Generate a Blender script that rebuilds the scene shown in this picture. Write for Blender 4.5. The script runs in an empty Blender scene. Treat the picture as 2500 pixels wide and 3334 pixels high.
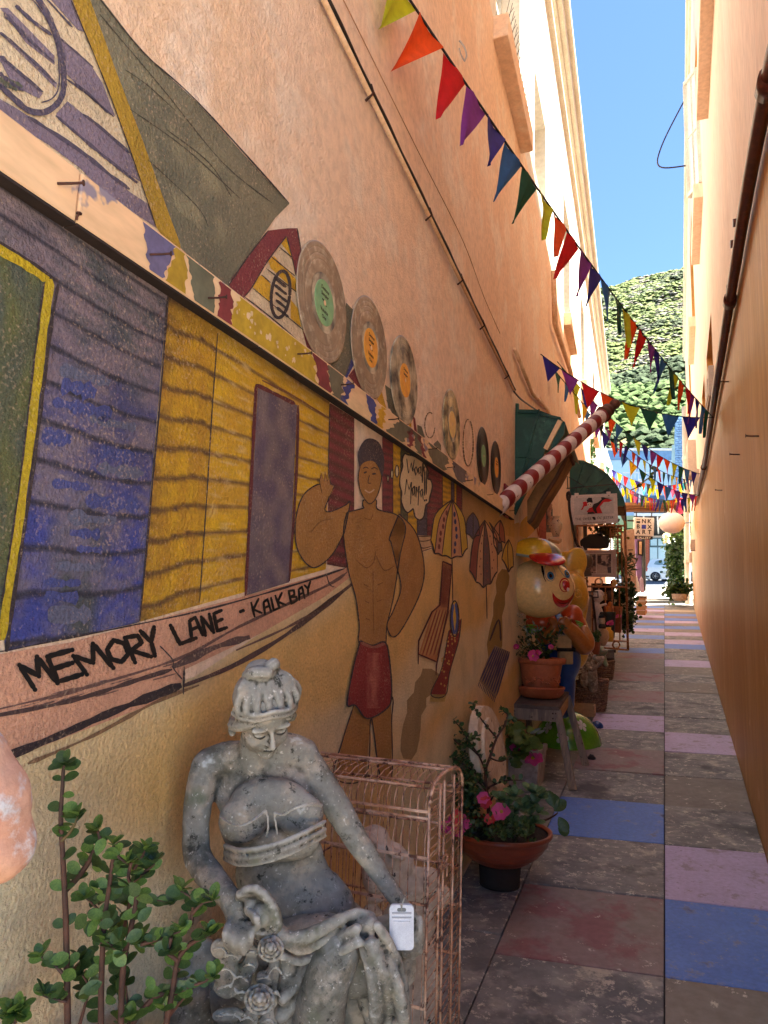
import bpy, math, random
import numpy as np
from mathutils import Vector, Matrix, noise, geometry
random.seed(7)
sc = bpy.context.scene
COL = sc.collection
# ------------------------------------------------------------------ camera
S = 1.50693; FPX = 2311 / S; CX, CY = 829.5, 1106.0
_u = Vector((490, -15000, 2311)).normalized()
_g = Vector(((2163 - 1250) / S, (1797 - 1667) / S, FPX)).normalized()
_y = _g - _u * _g.dot(_u); SL = _g.dot(_u) / _y.length; _y.normalize(); _x = _y.cross(_u)
CAMZ = 1.42; O = Vector((0, 0, CAMZ))
cam = bpy.data.objects.new('camera', bpy.data.cameras.new('camera')); COL.objects.link(cam)
_r = Matrix((_x, _y, _u))                      # rows: world axes in camera (x right, y down, z ahead)
cm = Matrix((( _r[0][0], -_r[0][1], -_r[0][2]), (_r[1][0], -_r[1][1], -_r[1][2]), (_r[2][0], -_r[2][1], -_r[2][2]))).to_4x4()
cam.matrix_world = Matrix.Translation(O) @ cm
cam.data.sensor_fit = 'VERTICAL'; cam.data.sensor_height = 36; cam.data.lens = 2311 / 3334 * 36
cam.data.clip_start = 0.02; cam.data.clip_end = 3000
sc.camera = cam
# ------------------------------------------------------------------ light
SUN = Vector((1.0, 0.30, 2.9)).normalized()
w = bpy.data.worlds.new('World'); sc.world = w; w.use_nodes = True
nt = w.node_tree; nt.nodes.clear()
sky = nt.nodes.new('ShaderNodeTexSky'); sky.sky_type = 'NISHITA'; sky.sun_disc = False
sky.sun_elevation = math.asin(SUN.z); sky.sun_rotation = math.atan2(SUN.x, SUN.y)
sky.altitude = 1500; sky.air_density = 0.75; sky.dust_density = 0.0; sky.ozone_density = 7.0
bg = nt.nodes.new('ShaderNodeBackground'); bg.inputs[1].default_value = 0.056
wo = nt.nodes.new('ShaderNodeOutputWorld')
nt.links.new(sky.outputs[0], bg.inputs[0]); nt.links.new(bg.outputs[0], wo.inputs[0])
sl = bpy.data.lights.new('sun', 'SUN'); sl.energy = 5.0; sl.angle = math.radians(0.55); sl.color = (1.0, 0.95, 0.86)
so = bpy.data.objects.new('sun', sl); COL.objects.link(so); so.rotation_euler = SUN.to_track_quat('Z', 'Y').to_euler()
sc.view_settings.view_transform = 'Standard'; sc.view_settings.look = 'None'
sc.view_settings.exposure = 3.2; sc.view_settings.gamma = 1.0
sc.view_settings.use_white_balance = True; sc.view_settings.white_balance_temperature = 6650; sc.view_settings.white_balance_tint = 8
sc.cycles.max_bounces = 10; sc.cycles.diffuse_bounces = 7; sc.cycles.transparent_max_bounces = 12
sc.cycles.use_denoising = True
# ------------------------------------------------------------------ geometry of the place
def ray(x, y):
    return _r @ Vector((x - CX, y - CY, FPX))
def P(x, y, d):                                # point seen at pixel (x, y), d metres ahead
    return O + ray(x, y) * (d / FPX)
def onpl(n, c, x, y):
    d = ray(x, y); return O + d * ((c - n.dot(O)) / n.dot(d))
NL = Vector((1, 0.0375, 0)); NR = Vector((1, -0.0164, 0))
def lw(x, y, o=0.0): return onpl(NL, -0.737 + o, x, y)
def rw(x, y, o=0.0): return onpl(NR, 0.3384 - o, x, y)
def gnd(x, y): return onpl(Vector((0, -SL, 1)), 0, x, y)
def XL(Y): return -0.737 - 0.0375 * Y
def XR(Y): return 0.3384 + 0.0164 * Y
def GZ(Y): return SL * Y
def atY(x, y, Y): return onpl(Vector((0, 1, 0)), Y, x, y)
def pxm(d): return FPX / d
def Z(x0, y0, k): return lambda x, y: ((x0 + x / k) / S, (y0 + y / k) / S)
ZA = Z(0, 0, 1.3272); ZB = Z(0, 700, 1.3008); ZC = Z(900, 900, 1.3825); ZD = Z(500, 2050, 1.659); ZE = Z(1600, 1150, 1.8433)
ZF = Z(1600, 0, 1.77); ZG = Z(1950, 1350, 3.16); ZH = Z(1600, 1700, 2.458); ZI = Z(1400, 2200, 2.765); ZJ = Z(1500, 2000, 1.658)
ZK = Z(0, 2350, 2.2486); ZL = Z(700, 750, 2.765); ZM = Z(1200, 1300, 3.16); ZN = Z(1650, 1250, 4.1475); ZO = Z(1850, 1700, 4.423)
ZP = Z(1050, 2450, 2.502); ZQ = Z(2050, 1450, 4.423); ZR = Z(1800, 1700, 3.16); ZS = Z(0, 0, 2.37); ZT = Z(2150, 900, 3.686)
def lin(r, g, b):
    f = lambda c: (c / 255) / 12.92 if c / 255 <= 0.04045 else ((c / 255 + 0.055) / 1.055) ** 2.4
    return (f(r), f(g), f(b))
# ------------------------------------------------------------------ materials
MATS = {}
def mat(name, c1, c2=None, c3=None, s1=4.0, s2=60.0, rough=0.8, bump=0.25, bs=90.0, bd=0.003, spots=None, metal=0.0, coat=0.0,
        stretch=None, vcol=False, spec=0.4, trans=0.0, thr=(0.35, 0.65), emit=None, extra=None):
    if name in MATS: return MATS[name]
    m = bpy.data.materials.new(name); m.use_nodes = True; n = m.node_tree.nodes; L = m.node_tree.links
    b = n['Principled BSDF']; tc = n.new('ShaderNodeTexCoord'); co = tc.outputs['Object']
    if stretch:
        mp = n.new('ShaderNodeMapping'); mp.inputs['Scale'].default_value = stretch; L.new(co, mp.inputs[0]); co2 = mp.outputs[0]
    else: co2 = co
    def nz(s, det=5, c=co2, rg=0.6):
        t = n.new('ShaderNodeTexNoise'); t.inputs['Scale'].default_value = s; t.inputs['Detail'].default_value = det
        t.inputs['Roughness'].default_value = rg; L.new(c, t.inputs['Vector']); return t.outputs['Fac']
    def ramp(fac, a, bb):
        r = n.new('ShaderNodeMapRange'); r.inputs[1].default_value = a; r.inputs[2].default_value = bb; r.clamp = True
        L.new(fac, r.inputs[0]); return r.outputs[0]
    def mix(f, a, bb, mode='MIX'):
        x = n.new('ShaderNodeMix'); x.data_type = 'RGBA'; x.blend_type = mode
        if hasattr(f, 'is_linked'): L.new(f, x.inputs[0])
        else: x.inputs[0].default_value = f
        for k, c in ((6, a), (7, bb)):
            if hasattr(c, 'is_linked'): L.new(c, x.inputs[k])
            else: x.inputs[k].default_value = (*c, 1)
        return x.outputs[2]
    if vcol:
        at = n.new('ShaderNodeAttribute'); at.attribute_name = 'Col'; col = at.outputs['Color']
        if c2: col = mix(ramp(nz(s1), *thr), col, c2)
        else:
            dk = mix(1.0, col, (0.72, 0.72, 0.72), 'MULTIPLY'); col = mix(ramp(nz(s1), *thr), col, dk)
    else:
        c2 = c2 or tuple(v * 0.75 for v in c1)
        col = mix(ramp(nz(s1), *thr), c1, c2)
        if c3: col = mix(ramp(nz(s1 * 2.7, 6), 0.52, 0.62), col, c3)
    col = mix(ramp(nz(s2, 3), 0.35, 0.7), col, mix(1.0, col, (0.8, 0.79, 0.78), 'MULTIPLY'))
    if spots:
        for (sc_, scale, a, bb, *dr) in spots:
            col = mix(ramp(nz(scale, *(dr[:1] or [4]), co, *(dr[1:] or [0.6])), a, bb), col, sc_)
    if extra: col = extra(n, L, mix, nz, ramp, co, col)
    L.new(col, b.inputs['Base Color'])
    b.inputs['Roughness'].default_value = rough; b.inputs['Metallic'].default_value = metal
    b.inputs['Specular IOR Level'].default_value = spec; b.inputs['Coat Weight'].default_value = coat
    b.inputs['Coat Roughness'].default_value = 0.12
    if trans: b.inputs['Transmission Weight'].default_value = trans
    if emit: b.inputs['Emission Color'].default_value = (*emit[0], 1); b.inputs['Emission Strength'].default_value = emit[1]
    if bump:
        bp = n.new('ShaderNodeBump'); bp.inputs['Strength'].default_value = bump; bp.inputs['Distance'].default_value = bd
        L.new(nz(bs, 6), bp.inputs['Height']); L.new(bp.outputs[0], b.inputs['Normal'])
    MATS[name] = m; return m
def leafmat(name, c1, c2, rough=0.35):
    m = mat(name, c1, c2, s1=8, s2=30, rough=rough, bump=0.1, bs=40)
    b = m.node_tree.nodes['Principled BSDF']; L = m.node_tree.links; n = m.node_tree.nodes
    tr = n.new('ShaderNodeBsdfTranslucent'); ms = n.new('ShaderNodeMixShader'); ms.inputs[0].default_value = 0.4 if name.startswith('flag') else 0.28
    L.new(b.inputs['Base Color'].links[0].from_socket, tr.inputs[0]); out = n['Material Output']
    L.new(b.outputs[0], ms.inputs[1]); L.new(tr.outputs[0], ms.inputs[2]); L.new(ms.outputs[0], out.inputs[0]); return m
# ------------------------------------------------------------------ objects
def wloc(o):
    v = Vector((0, 0, 0))
    while o: v = v + o.location; o = o.parent
    return v
def tag(o, label=None, cat=None, group=None, kind=None):
    if label: o['label'] = label
    if cat: o['category'] = cat
    if group: o['group'] = group
    if kind: o['kind'] = kind
    return o
def thing(name, label, cat, loc=(0, 0, 0), group=None):
    o = bpy.data.objects.new(name, None); COL.objects.link(o); o.location = loc; o.empty_display_size = 0.05
    return tag(o, label, cat, group)
def link(name, me, parent=None):
    o = bpy.data.objects.new(name, me); COL.objects.link(o)
    if parent: o.parent = parent
    return o
def copy_tree(o, parent=None):
    c = o.copy(); COL.objects.link(c)
    if parent: c.parent = parent
    for ch in [k for k in bpy.data.objects if k.parent == o and k != c]: copy_tree(ch, c)
    return c
def frame(d, up=Vector((0, 0, 1))):
    d = Vector(d).normalized(); a = d.cross(up)
    if a.length < 1e-4: a = d.cross(Vector((1, 0, 0)))
    a.normalize(); return a, a.cross(d)      # side, up-ish
class MB:
    def __init__(s): s.v = []; s.f = []; s.m = []; s.c = []; s.mi = 0; s.col = None
    def add(s, vs, fs, cols=None):
        b = len(s.v); s.v += [tuple(p) for p in vs]
        for f in fs: s.f.append([b + i for i in f]); s.m.append(s.mi)
        s.c += cols if cols else [s.col or (1, 1, 1)] * len(vs); return s
    def quad(s, a, b, c, d): return s.add([a, b, c, d], [(0, 1, 2, 3)])
    def hexa(s, b4, t4):
        return s.add(list(b4) + list(t4), [(3, 2, 1, 0), (4, 5, 6, 7), (0, 1, 5, 4), (1, 2, 6, 5), (2, 3, 7, 6), (3, 0, 4, 7)])
    def box(s, c, sz, rot=None):
        c = Vector(c); h = [x / 2 for x in sz]; R = rot or Matrix.Identity(3); q = []
        for z in (-1, 1):
            for x, y in ((-1, -1), (1, -1), (1, 1), (-1, 1)): q.append(c + R @ Vector((x * h[0], y * h[1], z * h[2])))
        return s.hexa(q[:4], q[4:])
    def bar(s, a, b, w_, h_, up=Vector((0, 0, 1)), w2=None, h2=None):
        a = Vector(a); b = Vector(b); x, y = frame(b - a, up); w2 = w2 or w_; h2 = h2 or h_
        r = lambda p, w1, h1: [p - x * w1 / 2 - y * h1 / 2, p + x * w1 / 2 - y * h1 / 2, p + x * w1 / 2 + y * h1 / 2, p - x * w1 / 2 + y * h1 / 2]
        return s.hexa(r(a, w_, h_), r(b, w2, h2))
    def tube(s, pts, r, n=8, caps=True, closed=False):
        pts = [Vector(p) for p in pts]; N = len(pts); rs = r if isinstance(r, (list, tuple)) else [r] * N; vs = []; a = None
        for i, p in enumerate(pts):
            d = (pts[(i + 1) % N] - pts[i - 1]) if closed else (pts[min(i + 1, N - 1)] - pts[max(i - 1, 0)])
            if d.length < 1e-9: d = Vector((0, 0, 1))
            d.normalize()
            if a is None: a, b = frame(d)
            a = (a - d * a.dot(d)); a.normalize(); b = d.cross(a)
            for k in range(n):
                t = 2 * math.pi * k / n; vs.append(p + (a * math.cos(t) + b * math.sin(t)) * rs[i])
        fs = []
        for i in range(N if closed else N - 1):
            j = (i + 1) % N
            for k in range(n): fs.append((i * n + k, i * n + (k + 1) % n, j * n + (k + 1) % n, j * n + k))
        if caps and not closed: fs.append(tuple(range(n))[::-1]); fs.append(tuple((N - 1) * n + k for k in range(n)))
        return s.add(vs, fs)
    def lathe(s, c, prof, n=24, R=None, wob=0.0, cap=True):
        c = Vector(c); R = R or Matrix.Identity(3); vs = []
        for (r, z) in prof:
            for k in range(n):
                t = 2 * math.pi * k / n; q = r * (1 + wob * math.sin(3 * t + z * 20)); vs.append(c + R @ Vector((q * math.cos(t), q * math.sin(t), z)))
        fs = []
        for i in range(len(prof) - 1):
            for k in range(n): fs.append((i * n + k, i * n + (k + 1) % n, (i + 1) * n + (k + 1) % n, (i + 1) * n + k))
        if cap:
            fs.append(tuple(range(n))[::-1]); fs.append(tuple((len(prof) - 1) * n + k for k in range(n)))
        return s.add(vs, fs)
    def ell(s, c, r, R=None, nu=16, nv=10):
        if not isinstance(r, (list, tuple, Vector)): r = (r, r, r)
        c = Vector(c); R = R or Matrix.Identity(3); vs = [c + R @ Vector((0, 0, -r[2]))]
        for i in range(1, nv):
            a = -math.pi / 2 + math.pi * i / nv
            for k in range(nu):
                t = 2 * math.pi * k / nu; vs.append(c + R @ Vector((r[0] * math.cos(a) * math.cos(t), r[1] * math.cos(a) * math.sin(t), r[2] * math.sin(a))))
        vs.append(c + R @ Vector((0, 0, r[2]))); fs = []; e = len(vs) - 1
        for k in range(nu):
            fs.append((0, 1 + (k + 1) % nu, 1 + k)); fs.append((e, e - nu + k, e - nu + (k + 1) % nu))
            for i in range(nv - 2):
                a = 1 + i * nu; fs.append((a + k, a + (k + 1) % nu, a + nu + (k + 1) % nu, a + nu + k))
        return s.add(vs, fs)
    def poly(s, pts, col=None):                  # flat, possibly concave outline
        pts = [Vector(p) for p in pts]; tri = geometry.tessellate_polygon([pts])
        return s.add(pts, [tuple(t) for t in tri], [col] * len(pts) if col else None)
    def prism(s, pts, vec):
        pts = [Vector(p) for p in pts]; vec = Vector(vec); n = len(pts); tri = geometry.tessellate_polygon([pts])
        s.add(pts + [p + vec for p in pts], [tuple(t) for t in tri] + [tuple(i + n for i in reversed(t)) for t in tri] + [(i, (i + 1) % n, (i + 1) % n + n, i + n) for i in range(n)])
        return s
    def build(s, name, m, parent=None, smooth=False, bevel=0.0, kind=None, label=None, sub=0):
        off = wloc(parent) if parent else Vector((0, 0, 0)); me = bpy.data.meshes.new(name)
        me.from_pydata([tuple(Vector(p) - off) for p in s.v], [], s.f)
        for mm in (m if isinstance(m, (list, tuple)) else [m]): me.materials.append(mm)
        if isinstance(m, (list, tuple)): me.polygons.foreach_set('material_index', s.m)
        if any(c != (1, 1, 1) for c in s.c):
            at = me.color_attributes.new('Col', 'FLOAT_COLOR', 'POINT'); at.data.foreach_set('color', [x for c in s.c for x in (c[0], c[1], c[2], 1)])
        me.polygons.foreach_set('use_smooth', [smooth] * len(s.f))
        me.validate(); me.update(); o = link(name, me, parent)
        if smooth and smooth != 'all':
            md = None
        if bevel: b = o.modifiers.new('b', 'BEVEL'); b.width = bevel; b.segments = 2; b.limit_method = 'ANGLE'; b.angle_limit = 0.6
        if sub: b = o.modifiers.new('s', 'SUBSURF'); b.levels = sub; b.render_levels = sub
        if kind: o['kind'] = kind
        if label: o['label'] = label
        return o
def sculpt(mb, name, m, parent=None, vox=0.005, smooth=4, disp=0.0, dsize=0.02, label=None, fac=0.6):
    o = mb.build(name + '_src', m); md = o.modifiers.new('r', 'REMESH'); md.mode = 'VOXEL'; md.voxel_size = vox; md.use_smooth_shade = True
    if smooth: q = o.modifiers.new('s', 'SMOOTH'); q.iterations = smooth; q.factor = fac
    if disp:
        tx = bpy.data.textures.new(name, 'CLOUDS'); tx.noise_scale = dsize; tx.noise_depth = 3
        d = o.modifiers.new('d', 'DISPLACE'); d.texture = tx; d.strength = disp; d.mid_level = 0.5; d.texture_coords = 'GLOBAL'
    dg = bpy.context.evaluated_depsgraph_get(); dg.update(); ev = o.evaluated_get(dg)
    me = bpy.data.meshes.new_from_object(ev); me.name = name; bpy.data.objects.remove(o)
    if parent: me.transform(Matrix.Translation(-wloc(parent)))
    me.polygons.foreach_set('use_smooth', [True] * len(me.polygons))
    if not me.materials: me.materials.append(m)
    r = link(name, me, parent)
    if label: r['label'] = label
    return r
def smoothline(pts, k=6):                         # Catmull-Rom through the points
    pts = [Vector(p) for p in pts]; out = []
    for i in range(len(pts) - 1):
        p0 = pts[max(i - 1, 0)]; p1 = pts[i]; p2 = pts[i + 1]; p3 = pts[min(i + 2, len(pts) - 1)]
        for j in range(k):
            t = j / k; out.append(0.5 * ((2 * p1) + (p2 - p0) * t + (2 * p0 - 5 * p1 + 4 * p2 - p3) * t * t + (3 * p1 - p0 - 3 * p2 + p3) * t ** 3))
    out.append(pts[-1]); return out
def sl2(pts, k=6): return [(v.x, v.y) for v in smoothline([Vector((p[0], p[1], 0)) for p in pts], k)]
def text(parent, name, s, size, loc, R, m, depth=0.0005, align='CENTER', shear=0.0, bold=0.0, space=1.0):
    c = bpy.data.curves.new(name, 'FONT'); c.body = s; c.size = size; c.align_x = align; c.align_y = 'CENTER'; c.extrude = depth
    c.offset = bold; c.shear = shear; c.space_character = space; c.resolution_u = 3; o = bpy.data.objects.new(name, c); COL.objects.link(o)
    dg = bpy.context.evaluated_depsgraph_get(); me = bpy.data.meshes.new_from_object(o.evaluated_get(dg)); bpy.data.objects.remove(o)
    me.transform(Matrix.Translation(Vector(loc) - (wloc(parent) if parent else Vector((0, 0, 0)))) @ R.to_4x4()); me.materials.clear(); me.materials.append(m)
    return link(name, me, parent)
# ================================================================== the setting
asphalt = mat('asphalt', lin(92, 96, 104), lin(75, 80, 88), s1=2, rough=0.9)
slate = [mat('slate_dark', lin(150, 148, 142), lin(108, 108, 110), lin(164, 160, 152), s1=3, s2=25, rough=0.6, bump=0.5, bs=22, bd=0.006,
             spots=[(lin(216, 208, 190), 24, 0.56, 0.60, 9, 0.80), (lin(190, 182, 164), 6, 0.56, 0.64, 9, 0.8), (lin(84, 80, 80), 3.5, 0.56, 0.68)], stretch=(1, 1.3, 1)),
         mat('slate_brown', lin(154, 146, 134), lin(134, 128, 120), s1=3, s2=25, rough=0.66, bump=0.45, bs=26, bd=0.005,
             spots=[(lin(214, 206, 188), 14, 0.60, 0.62, 9, .78)]),
         mat('slate_mauve', lin(156, 130, 128), lin(150, 138, 130), lin(150, 104, 106), s1=2, s2=30, rough=0.6, bump=0.4, bs=26, bd=0.004,
             spots=[(lin(206, 192, 178), 16, 0.62, 0.64, 9, .78)]),
         mat('slab_blue', lin(96, 134, 212), lin(108, 146, 220), s1=4, s2=60, rough=0.55, bump=0.35, bs=30, bd=0.004,
             spots=[(lin(150, 160, 190), 9, 0.56, 0.62, 9, .78), (lin(66, 78, 128), 9, 0.62, 0.72), (lin(150, 156, 176), 45, 0.68, 0.71)]),
         mat('slab_lilac', lin(204, 188, 222), lin(194, 178, 210), s1=4, s2=50, rough=0.6, bump=0.35, bs=30, bd=0.004,
             spots=[(lin(160, 146, 160), 8, 0.55, 0.60, 9, .78), (lin(120, 108, 128), 40, 0.67, 0.71)]),
         mat('slab_cream', lin(206, 198, 178), lin(184, 176, 160), s1=4, rough=0.7)]
g = MB(); n = 24
for i in range(n):
    y0 = -3 + i * 1.1; y1 = y0 + 1.1
    if y1 > 24: break
    g.quad((-3.5, y0, GZ(y0) - 0.03), (3.5, y0, GZ(y0) - 0.03), (3.5, y1, GZ(y1) - 0.03), (-3.5, y1, GZ(y1) - 0.03))
alley = g.build('alley_pavement', mat('grout', lin(84, 78, 70), rough=0.95)); tag(alley, kind='structure')
LC = 'D M D B D M D L D M D M D M M B D B D L B D M D B M L B C D M L B D'.split()   # left column, from Y 1.7 up
LC = ['D', 'D', 'M', 'D', 'B', 'D', 'M', 'D', 'L', 'D', 'M', 'D', 'M', 'N', 'N', 'M', 'B', 'D', 'D', 'B', 'D', 'L', 'B', 'N', 'B', 'M', 'L', 'D', 'M', 'L', 'M', 'B', 'D', 'D', 'D']
RC = ['D', 'N', 'B', 'L', 'D', 'N', 'D', 'L', 'D', 'D', 'D', 'N', 'D', 'N', 'L', 'D', 'D', 'B', 'L', 'D', 'L', 'N', 'B', 'N', 'L', 'B', 'M', 'B', 'N', 'C', 'D', 'D', 'D', 'D', 'D']
IX = dict(D=0, N=1, M=2, B=3, L=4, C=5)
def slab(x0, x1, y0, y1, m, h):
    sh = lambda x: 0.11 * x; b = MB(); e = 0.0018
    q = [(x0(y0) + e, y0 + sh(x0(y0)) + e), (x1(y0) - e, y0 + sh(x1(y0)) + e), (x1(y1) - e, y1 + sh(x1(y1)) - e), (x0(y1) + e, y1 + sh(x0(y1)) - e)]
    t = [random.uniform(-0.004, 0.004) for _ in q]
    b.hexa([(p[0], p[1], GZ(p[1]) - 0.035) for p in q], [(p[0], p[1], GZ(p[1]) + h + k) for p, k in zip(q, t)])
    return b.build('slab', m, alley, bevel=0.003)
for k in range(34):
    y0 = 1.607 + 0.5734 * k; y1 = y0 + 0.5734
    if y1 > 22.8: break
    xl = lambda Y: -0.598 - 0.012 * max(Y - 6, 0)
    slab(xl, lambda Y: -0.0367, y0, y1, slate[IX[LC[k]]], random.uniform(-.002, .002))
    slab(lambda Y: -0.0367, lambda Y: XR(Y) + 0.0, y0, y1, slate[IX[RC[k]]], random.uniform(-.002, .002))
    slab(lambda Y: XL(Y), xl, y0 + 0.13, y1 + 0.13, slate[0 if k % 3 else 1], random.uniform(-.002, .002))
# street, far pavement
def strip(name, y0, y1, dz, m, x0=-30, x1=30, kind='structure', th=0.15):
    b = MB(); b.hexa([(x0, y0, GZ(y0) - th), (x1, y0, GZ(y0) - th), (x1, y1, GZ(y1) - th), (x0, y1, GZ(y1) - th)],
                     [(x0, y0, GZ(y0) + dz), (x1, y0, GZ(y0) + dz), (x1, y1, GZ(y1) + dz), (x0, y1, GZ(y1) + dz)])
    return tag(b.build(name, m), kind=kind)
paving = mat('concrete_paving', lin(160, 156, 148), lin(146, 142, 134), s1=2, rough=0.85)
strip('near_pavement', 23.2, 30.5, 0.0, paving)
strip('kerb', 30.5, 30.7, 0.02, mat('kerbstone', lin(200, 198, 190), rough=0.8))
strip('street', 30.7, 42.2, -0.10, asphalt)
strip('far_pavement', 42.2, 46.5, 0.02, paving)
g = MB(); g.quad((-400, -30, -3.5), (400, -30, -3.5), (400, 46.5, 3.9), (-400, 46.5, 3.9)); tag(g.build('ground', mat('soil', lin(110, 100, 80), rough=1)), kind='structure')
strip('bounce_paving', -16, 1.6, -0.04, mat('pale_bounce_paving', lin(226, 214, 196), lin(214, 200, 182), rough=.9), -12, 12)  # unseen pale paving by the entrance, added to bounce sunlight into the alley
# hill
def hz(x, y):
    t = max(0.0, (y - 46.5)); h = 4.2 + t * 0.10
    if t > 20: h += 0.515 * (t - 20) * (1 - 0.0002 * (t - 20)) if t < 330 else 0.515 * 310 * 0.938
    if t > 330: h -= (t - 330) * 0.3
    h += 9 * noise.noise(Vector((x / 70, y / 70, 3))) * min(1, t / 60) + 3 * noise.noise(Vector((x / 17, y / 17, 9))) * min(1, t / 60)
    return h + 0.13 * (x - 12) * min(1, t / 150) - 0.00045 * (x - 22) ** 2 * min(1, t / 200)
g = MB(); nx, ny = 90, 130
vs = [(-220 + 440 * i / nx, 46.5 + 560 * j / ny, 0) for j in range(ny + 1) for i in range(nx + 1)]
vs = [(x, y, hz(x, y)) for x, y, _ in vs]
g.add(vs, [(j * (nx + 1) + i, j * (nx + 1) + i + 1, (j + 1) * (nx + 1) + i + 1, (j + 1) * (nx + 1) + i) for j in range(ny) for i in range(nx)])
tag(g.build('hill', mat('hill_grass', lin(88, 98, 46), lin(60, 74, 36), lin(118, 110, 72), s1=0.05, s2=0.8, rough=1, bump=0.6, bs=0.8, bd=0.5), smooth=True), kind='structure')
def lump(b, c, r, sq=0.8, col=None):
    c = Vector(c); vs = []; nn = 6
    vs.append(c + Vector((0, 0, r * sq)))
    for ring, (rr, zz) in enumerate(((0.75, 0.55), (1.0, 0.0))):
        for k in range(nn):
            t = 2 * math.pi * (k + ring * 0.5) / nn; q = random.uniform(0.7, 1.2); vs.append(c + Vector((r * rr * q * math.cos(t), r * rr * q * math.sin(t), r * sq * zz * random.uniform(.6, 1.3))))
    fs = [(0, 1 + k, 1 + (k + 1) % nn) for k in range(nn)]
    for k in range(nn): fs += [(1 + k, 7 + k, 1 + (k + 1) % nn), (1 + (k + 1) % nn, 7 + k, 7 + (k + 1) % nn)]
    b.add(vs, fs, [col] * len(vs) if col else None)
rnd = random.Random(5); random.seed(5)
bush = MB(); rock = MB(); cnt = 0
while cnt < 44000:
    Y = 60 + 330 * rnd.random() ** 0.8; fx = rnd.uniform(-0.18, 0.16); X = fx * Y
    d = noise.noise(Vector((X / 16, Y / 26, 0))); nr = noise.noise(Vector((X / 9, Y / 14, 7)))
    cnt += 1; z = hz(X, Y)
    if Y > 150 and nr > 0.02 and rnd.random() < 0.40:
        lump(rock, (X, Y, z), (0.4 + 1.5 * rnd.random() ** 2) * Y / 280, 0.5)
    elif rnd.random() < 0.75:
        k = rnd.random(); lo = Y < 150
        c = (lin(60, 74, 38) if d > 0.12 and k < .8 else lin(92, 108, 48) if k < 0.6 else lin(118, 128, 62)) if not lo else (lin(50, 70, 34) if d > 0 else lin(78, 102, 44))
        lump(bush, (X, Y, z), (0.3 + 1.3 * rnd.random() ** 2.5) * (Y / 260 if not lo else 0.95), 0.8, c)
tag(bush.build('hillside_scrub', mat('scrub', (1, 1, 1), vcol=True, s1=1.5, s2=9, rough=0.9, bump=0.8, bs=4, bd=0.3)), 'green and yellow scrub covering the mountain slope behind the town', 'scrub', kind='stuff')
tag(rock.build('hillside_rocks', mat('rock', lin(150, 144, 132), lin(110, 106, 98), s1=0.6, rough=0.9, bump=0.6, bs=3, bd=0.2)), 'pale grey rocks scattered over the upper mountain slope', 'rocks', kind='stuff')
# ================================================================== left building
dark0 = mat('black_cable', lin(44, 38, 36), rough=.5, bump=.1)
def streak(c, a=0.55, b=0.75, sx=9, sz=0.6, amt=1.0):
    def f(n, L, mix, nz, ramp, co, col):
        mp = n.new('ShaderNodeMapping'); mp.inputs['Scale'].default_value = (sx, sx, sz); L.new(co, mp.inputs[0])
        return mix(ramp(nz(1.0, 6, mp.outputs[0]), a, b), col, mix(amt, col, c))
    return f
PEACH = lin(247, 216, 186); PEACH2 = lin(243, 205, 168)
plaster = mat('peach_plaster', PEACH, PEACH2, lin(248, 224, 198), s1=1.3, s2=30, rough=0.85, bump=1.0, bs=110, bd=0.009, spots=[(lin(150, 92, 56), 42, 0.755, 0.775)],
              extra=streak(lin(228, 180, 136), 0.58, 0.8, 5, 0.4, 0.5))
cream = mat('white_wall_paint', lin(232, 226, 212), lin(222, 216, 202), s1=2, s2=20, rough=0.75, bump=0.25, bs=40)
LEND = 21.0; ZW = 5.04; ZTOP = 8.36
def LP(Y, z, o=0.0): return Vector((XL(Y) + o, Y, z))
lb = thing('left_building', 'long building with peach plaster below and sunlit white upper storey on the left', 'building', (XL(8), 8, GZ(8)))
def wall_holes(mb, P_, ys, ye, zs, ze, holes):
    Ys = sorted({ys, ye, *[h[i] for h in holes for i in (0, 1)]}); Zs = sorted({zs, ze, *[h[i] for h in holes for i in (2, 3)]})
    Ys = [y for y in Ys if ys <= y <= ye]; Zs = [z for z in Zs if zs <= z <= ze]
    for a, b in zip(Ys, Ys[1:]):
        for c, d in zip(Zs, Zs[1:]):
            ym, zm = (a + b) / 2, (c + d) / 2
            if any(h[0] < ym < h[1] and h[2] < zm < h[3] for h in holes): continue
            mb.quad(P_(a, c), P_(b, c), P_(b, d), P_(a, d))
# window openings in the white storey (y0, y1, z0, z1)
WU = [(3.8, 4.75, 5.06, 6.8), (5.6, 6.4, 5.3, 6.25), (8.25, 9.1, 5.12, 6.75), (11.2, 12.0, 5.3, 6.8), (14.6, 15.4, 5.4, 6.8), (17.6, 18.4, 5.4, 6.8)]
WD = [(9.35, 10.3, 2.2, 3.75), (11.2, 12.2, 1.15, 3.5), (16.5, 17.4, 1.7, 3.9)]
wb = MB(); wall_holes(wb, LP, 0.0, LEND, -0.6, ZW, WD); wb.build('lower_wall', plaster, lb)
wb = MB(); wall_holes(wb, lambda y, z: LP(y, z, -0.002 if z <= ZW + .001 else -0.002), 0.0, LEND, ZW, ZTOP, WU); wb.build('upper_wall', cream, lb)
wb = MB(); wb.quad(LP(LEND, -.6), LP(LEND, -.6, -4), LP(LEND, ZTOP, -4), LP(LEND, ZTOP)); wb.quad(LP(0.0, ZTOP), LP(LEND, ZTOP), LP(LEND, ZTOP, -4), LP(0.0, ZTOP, -4)); wb.build('end_wall', cream, lb)
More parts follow.
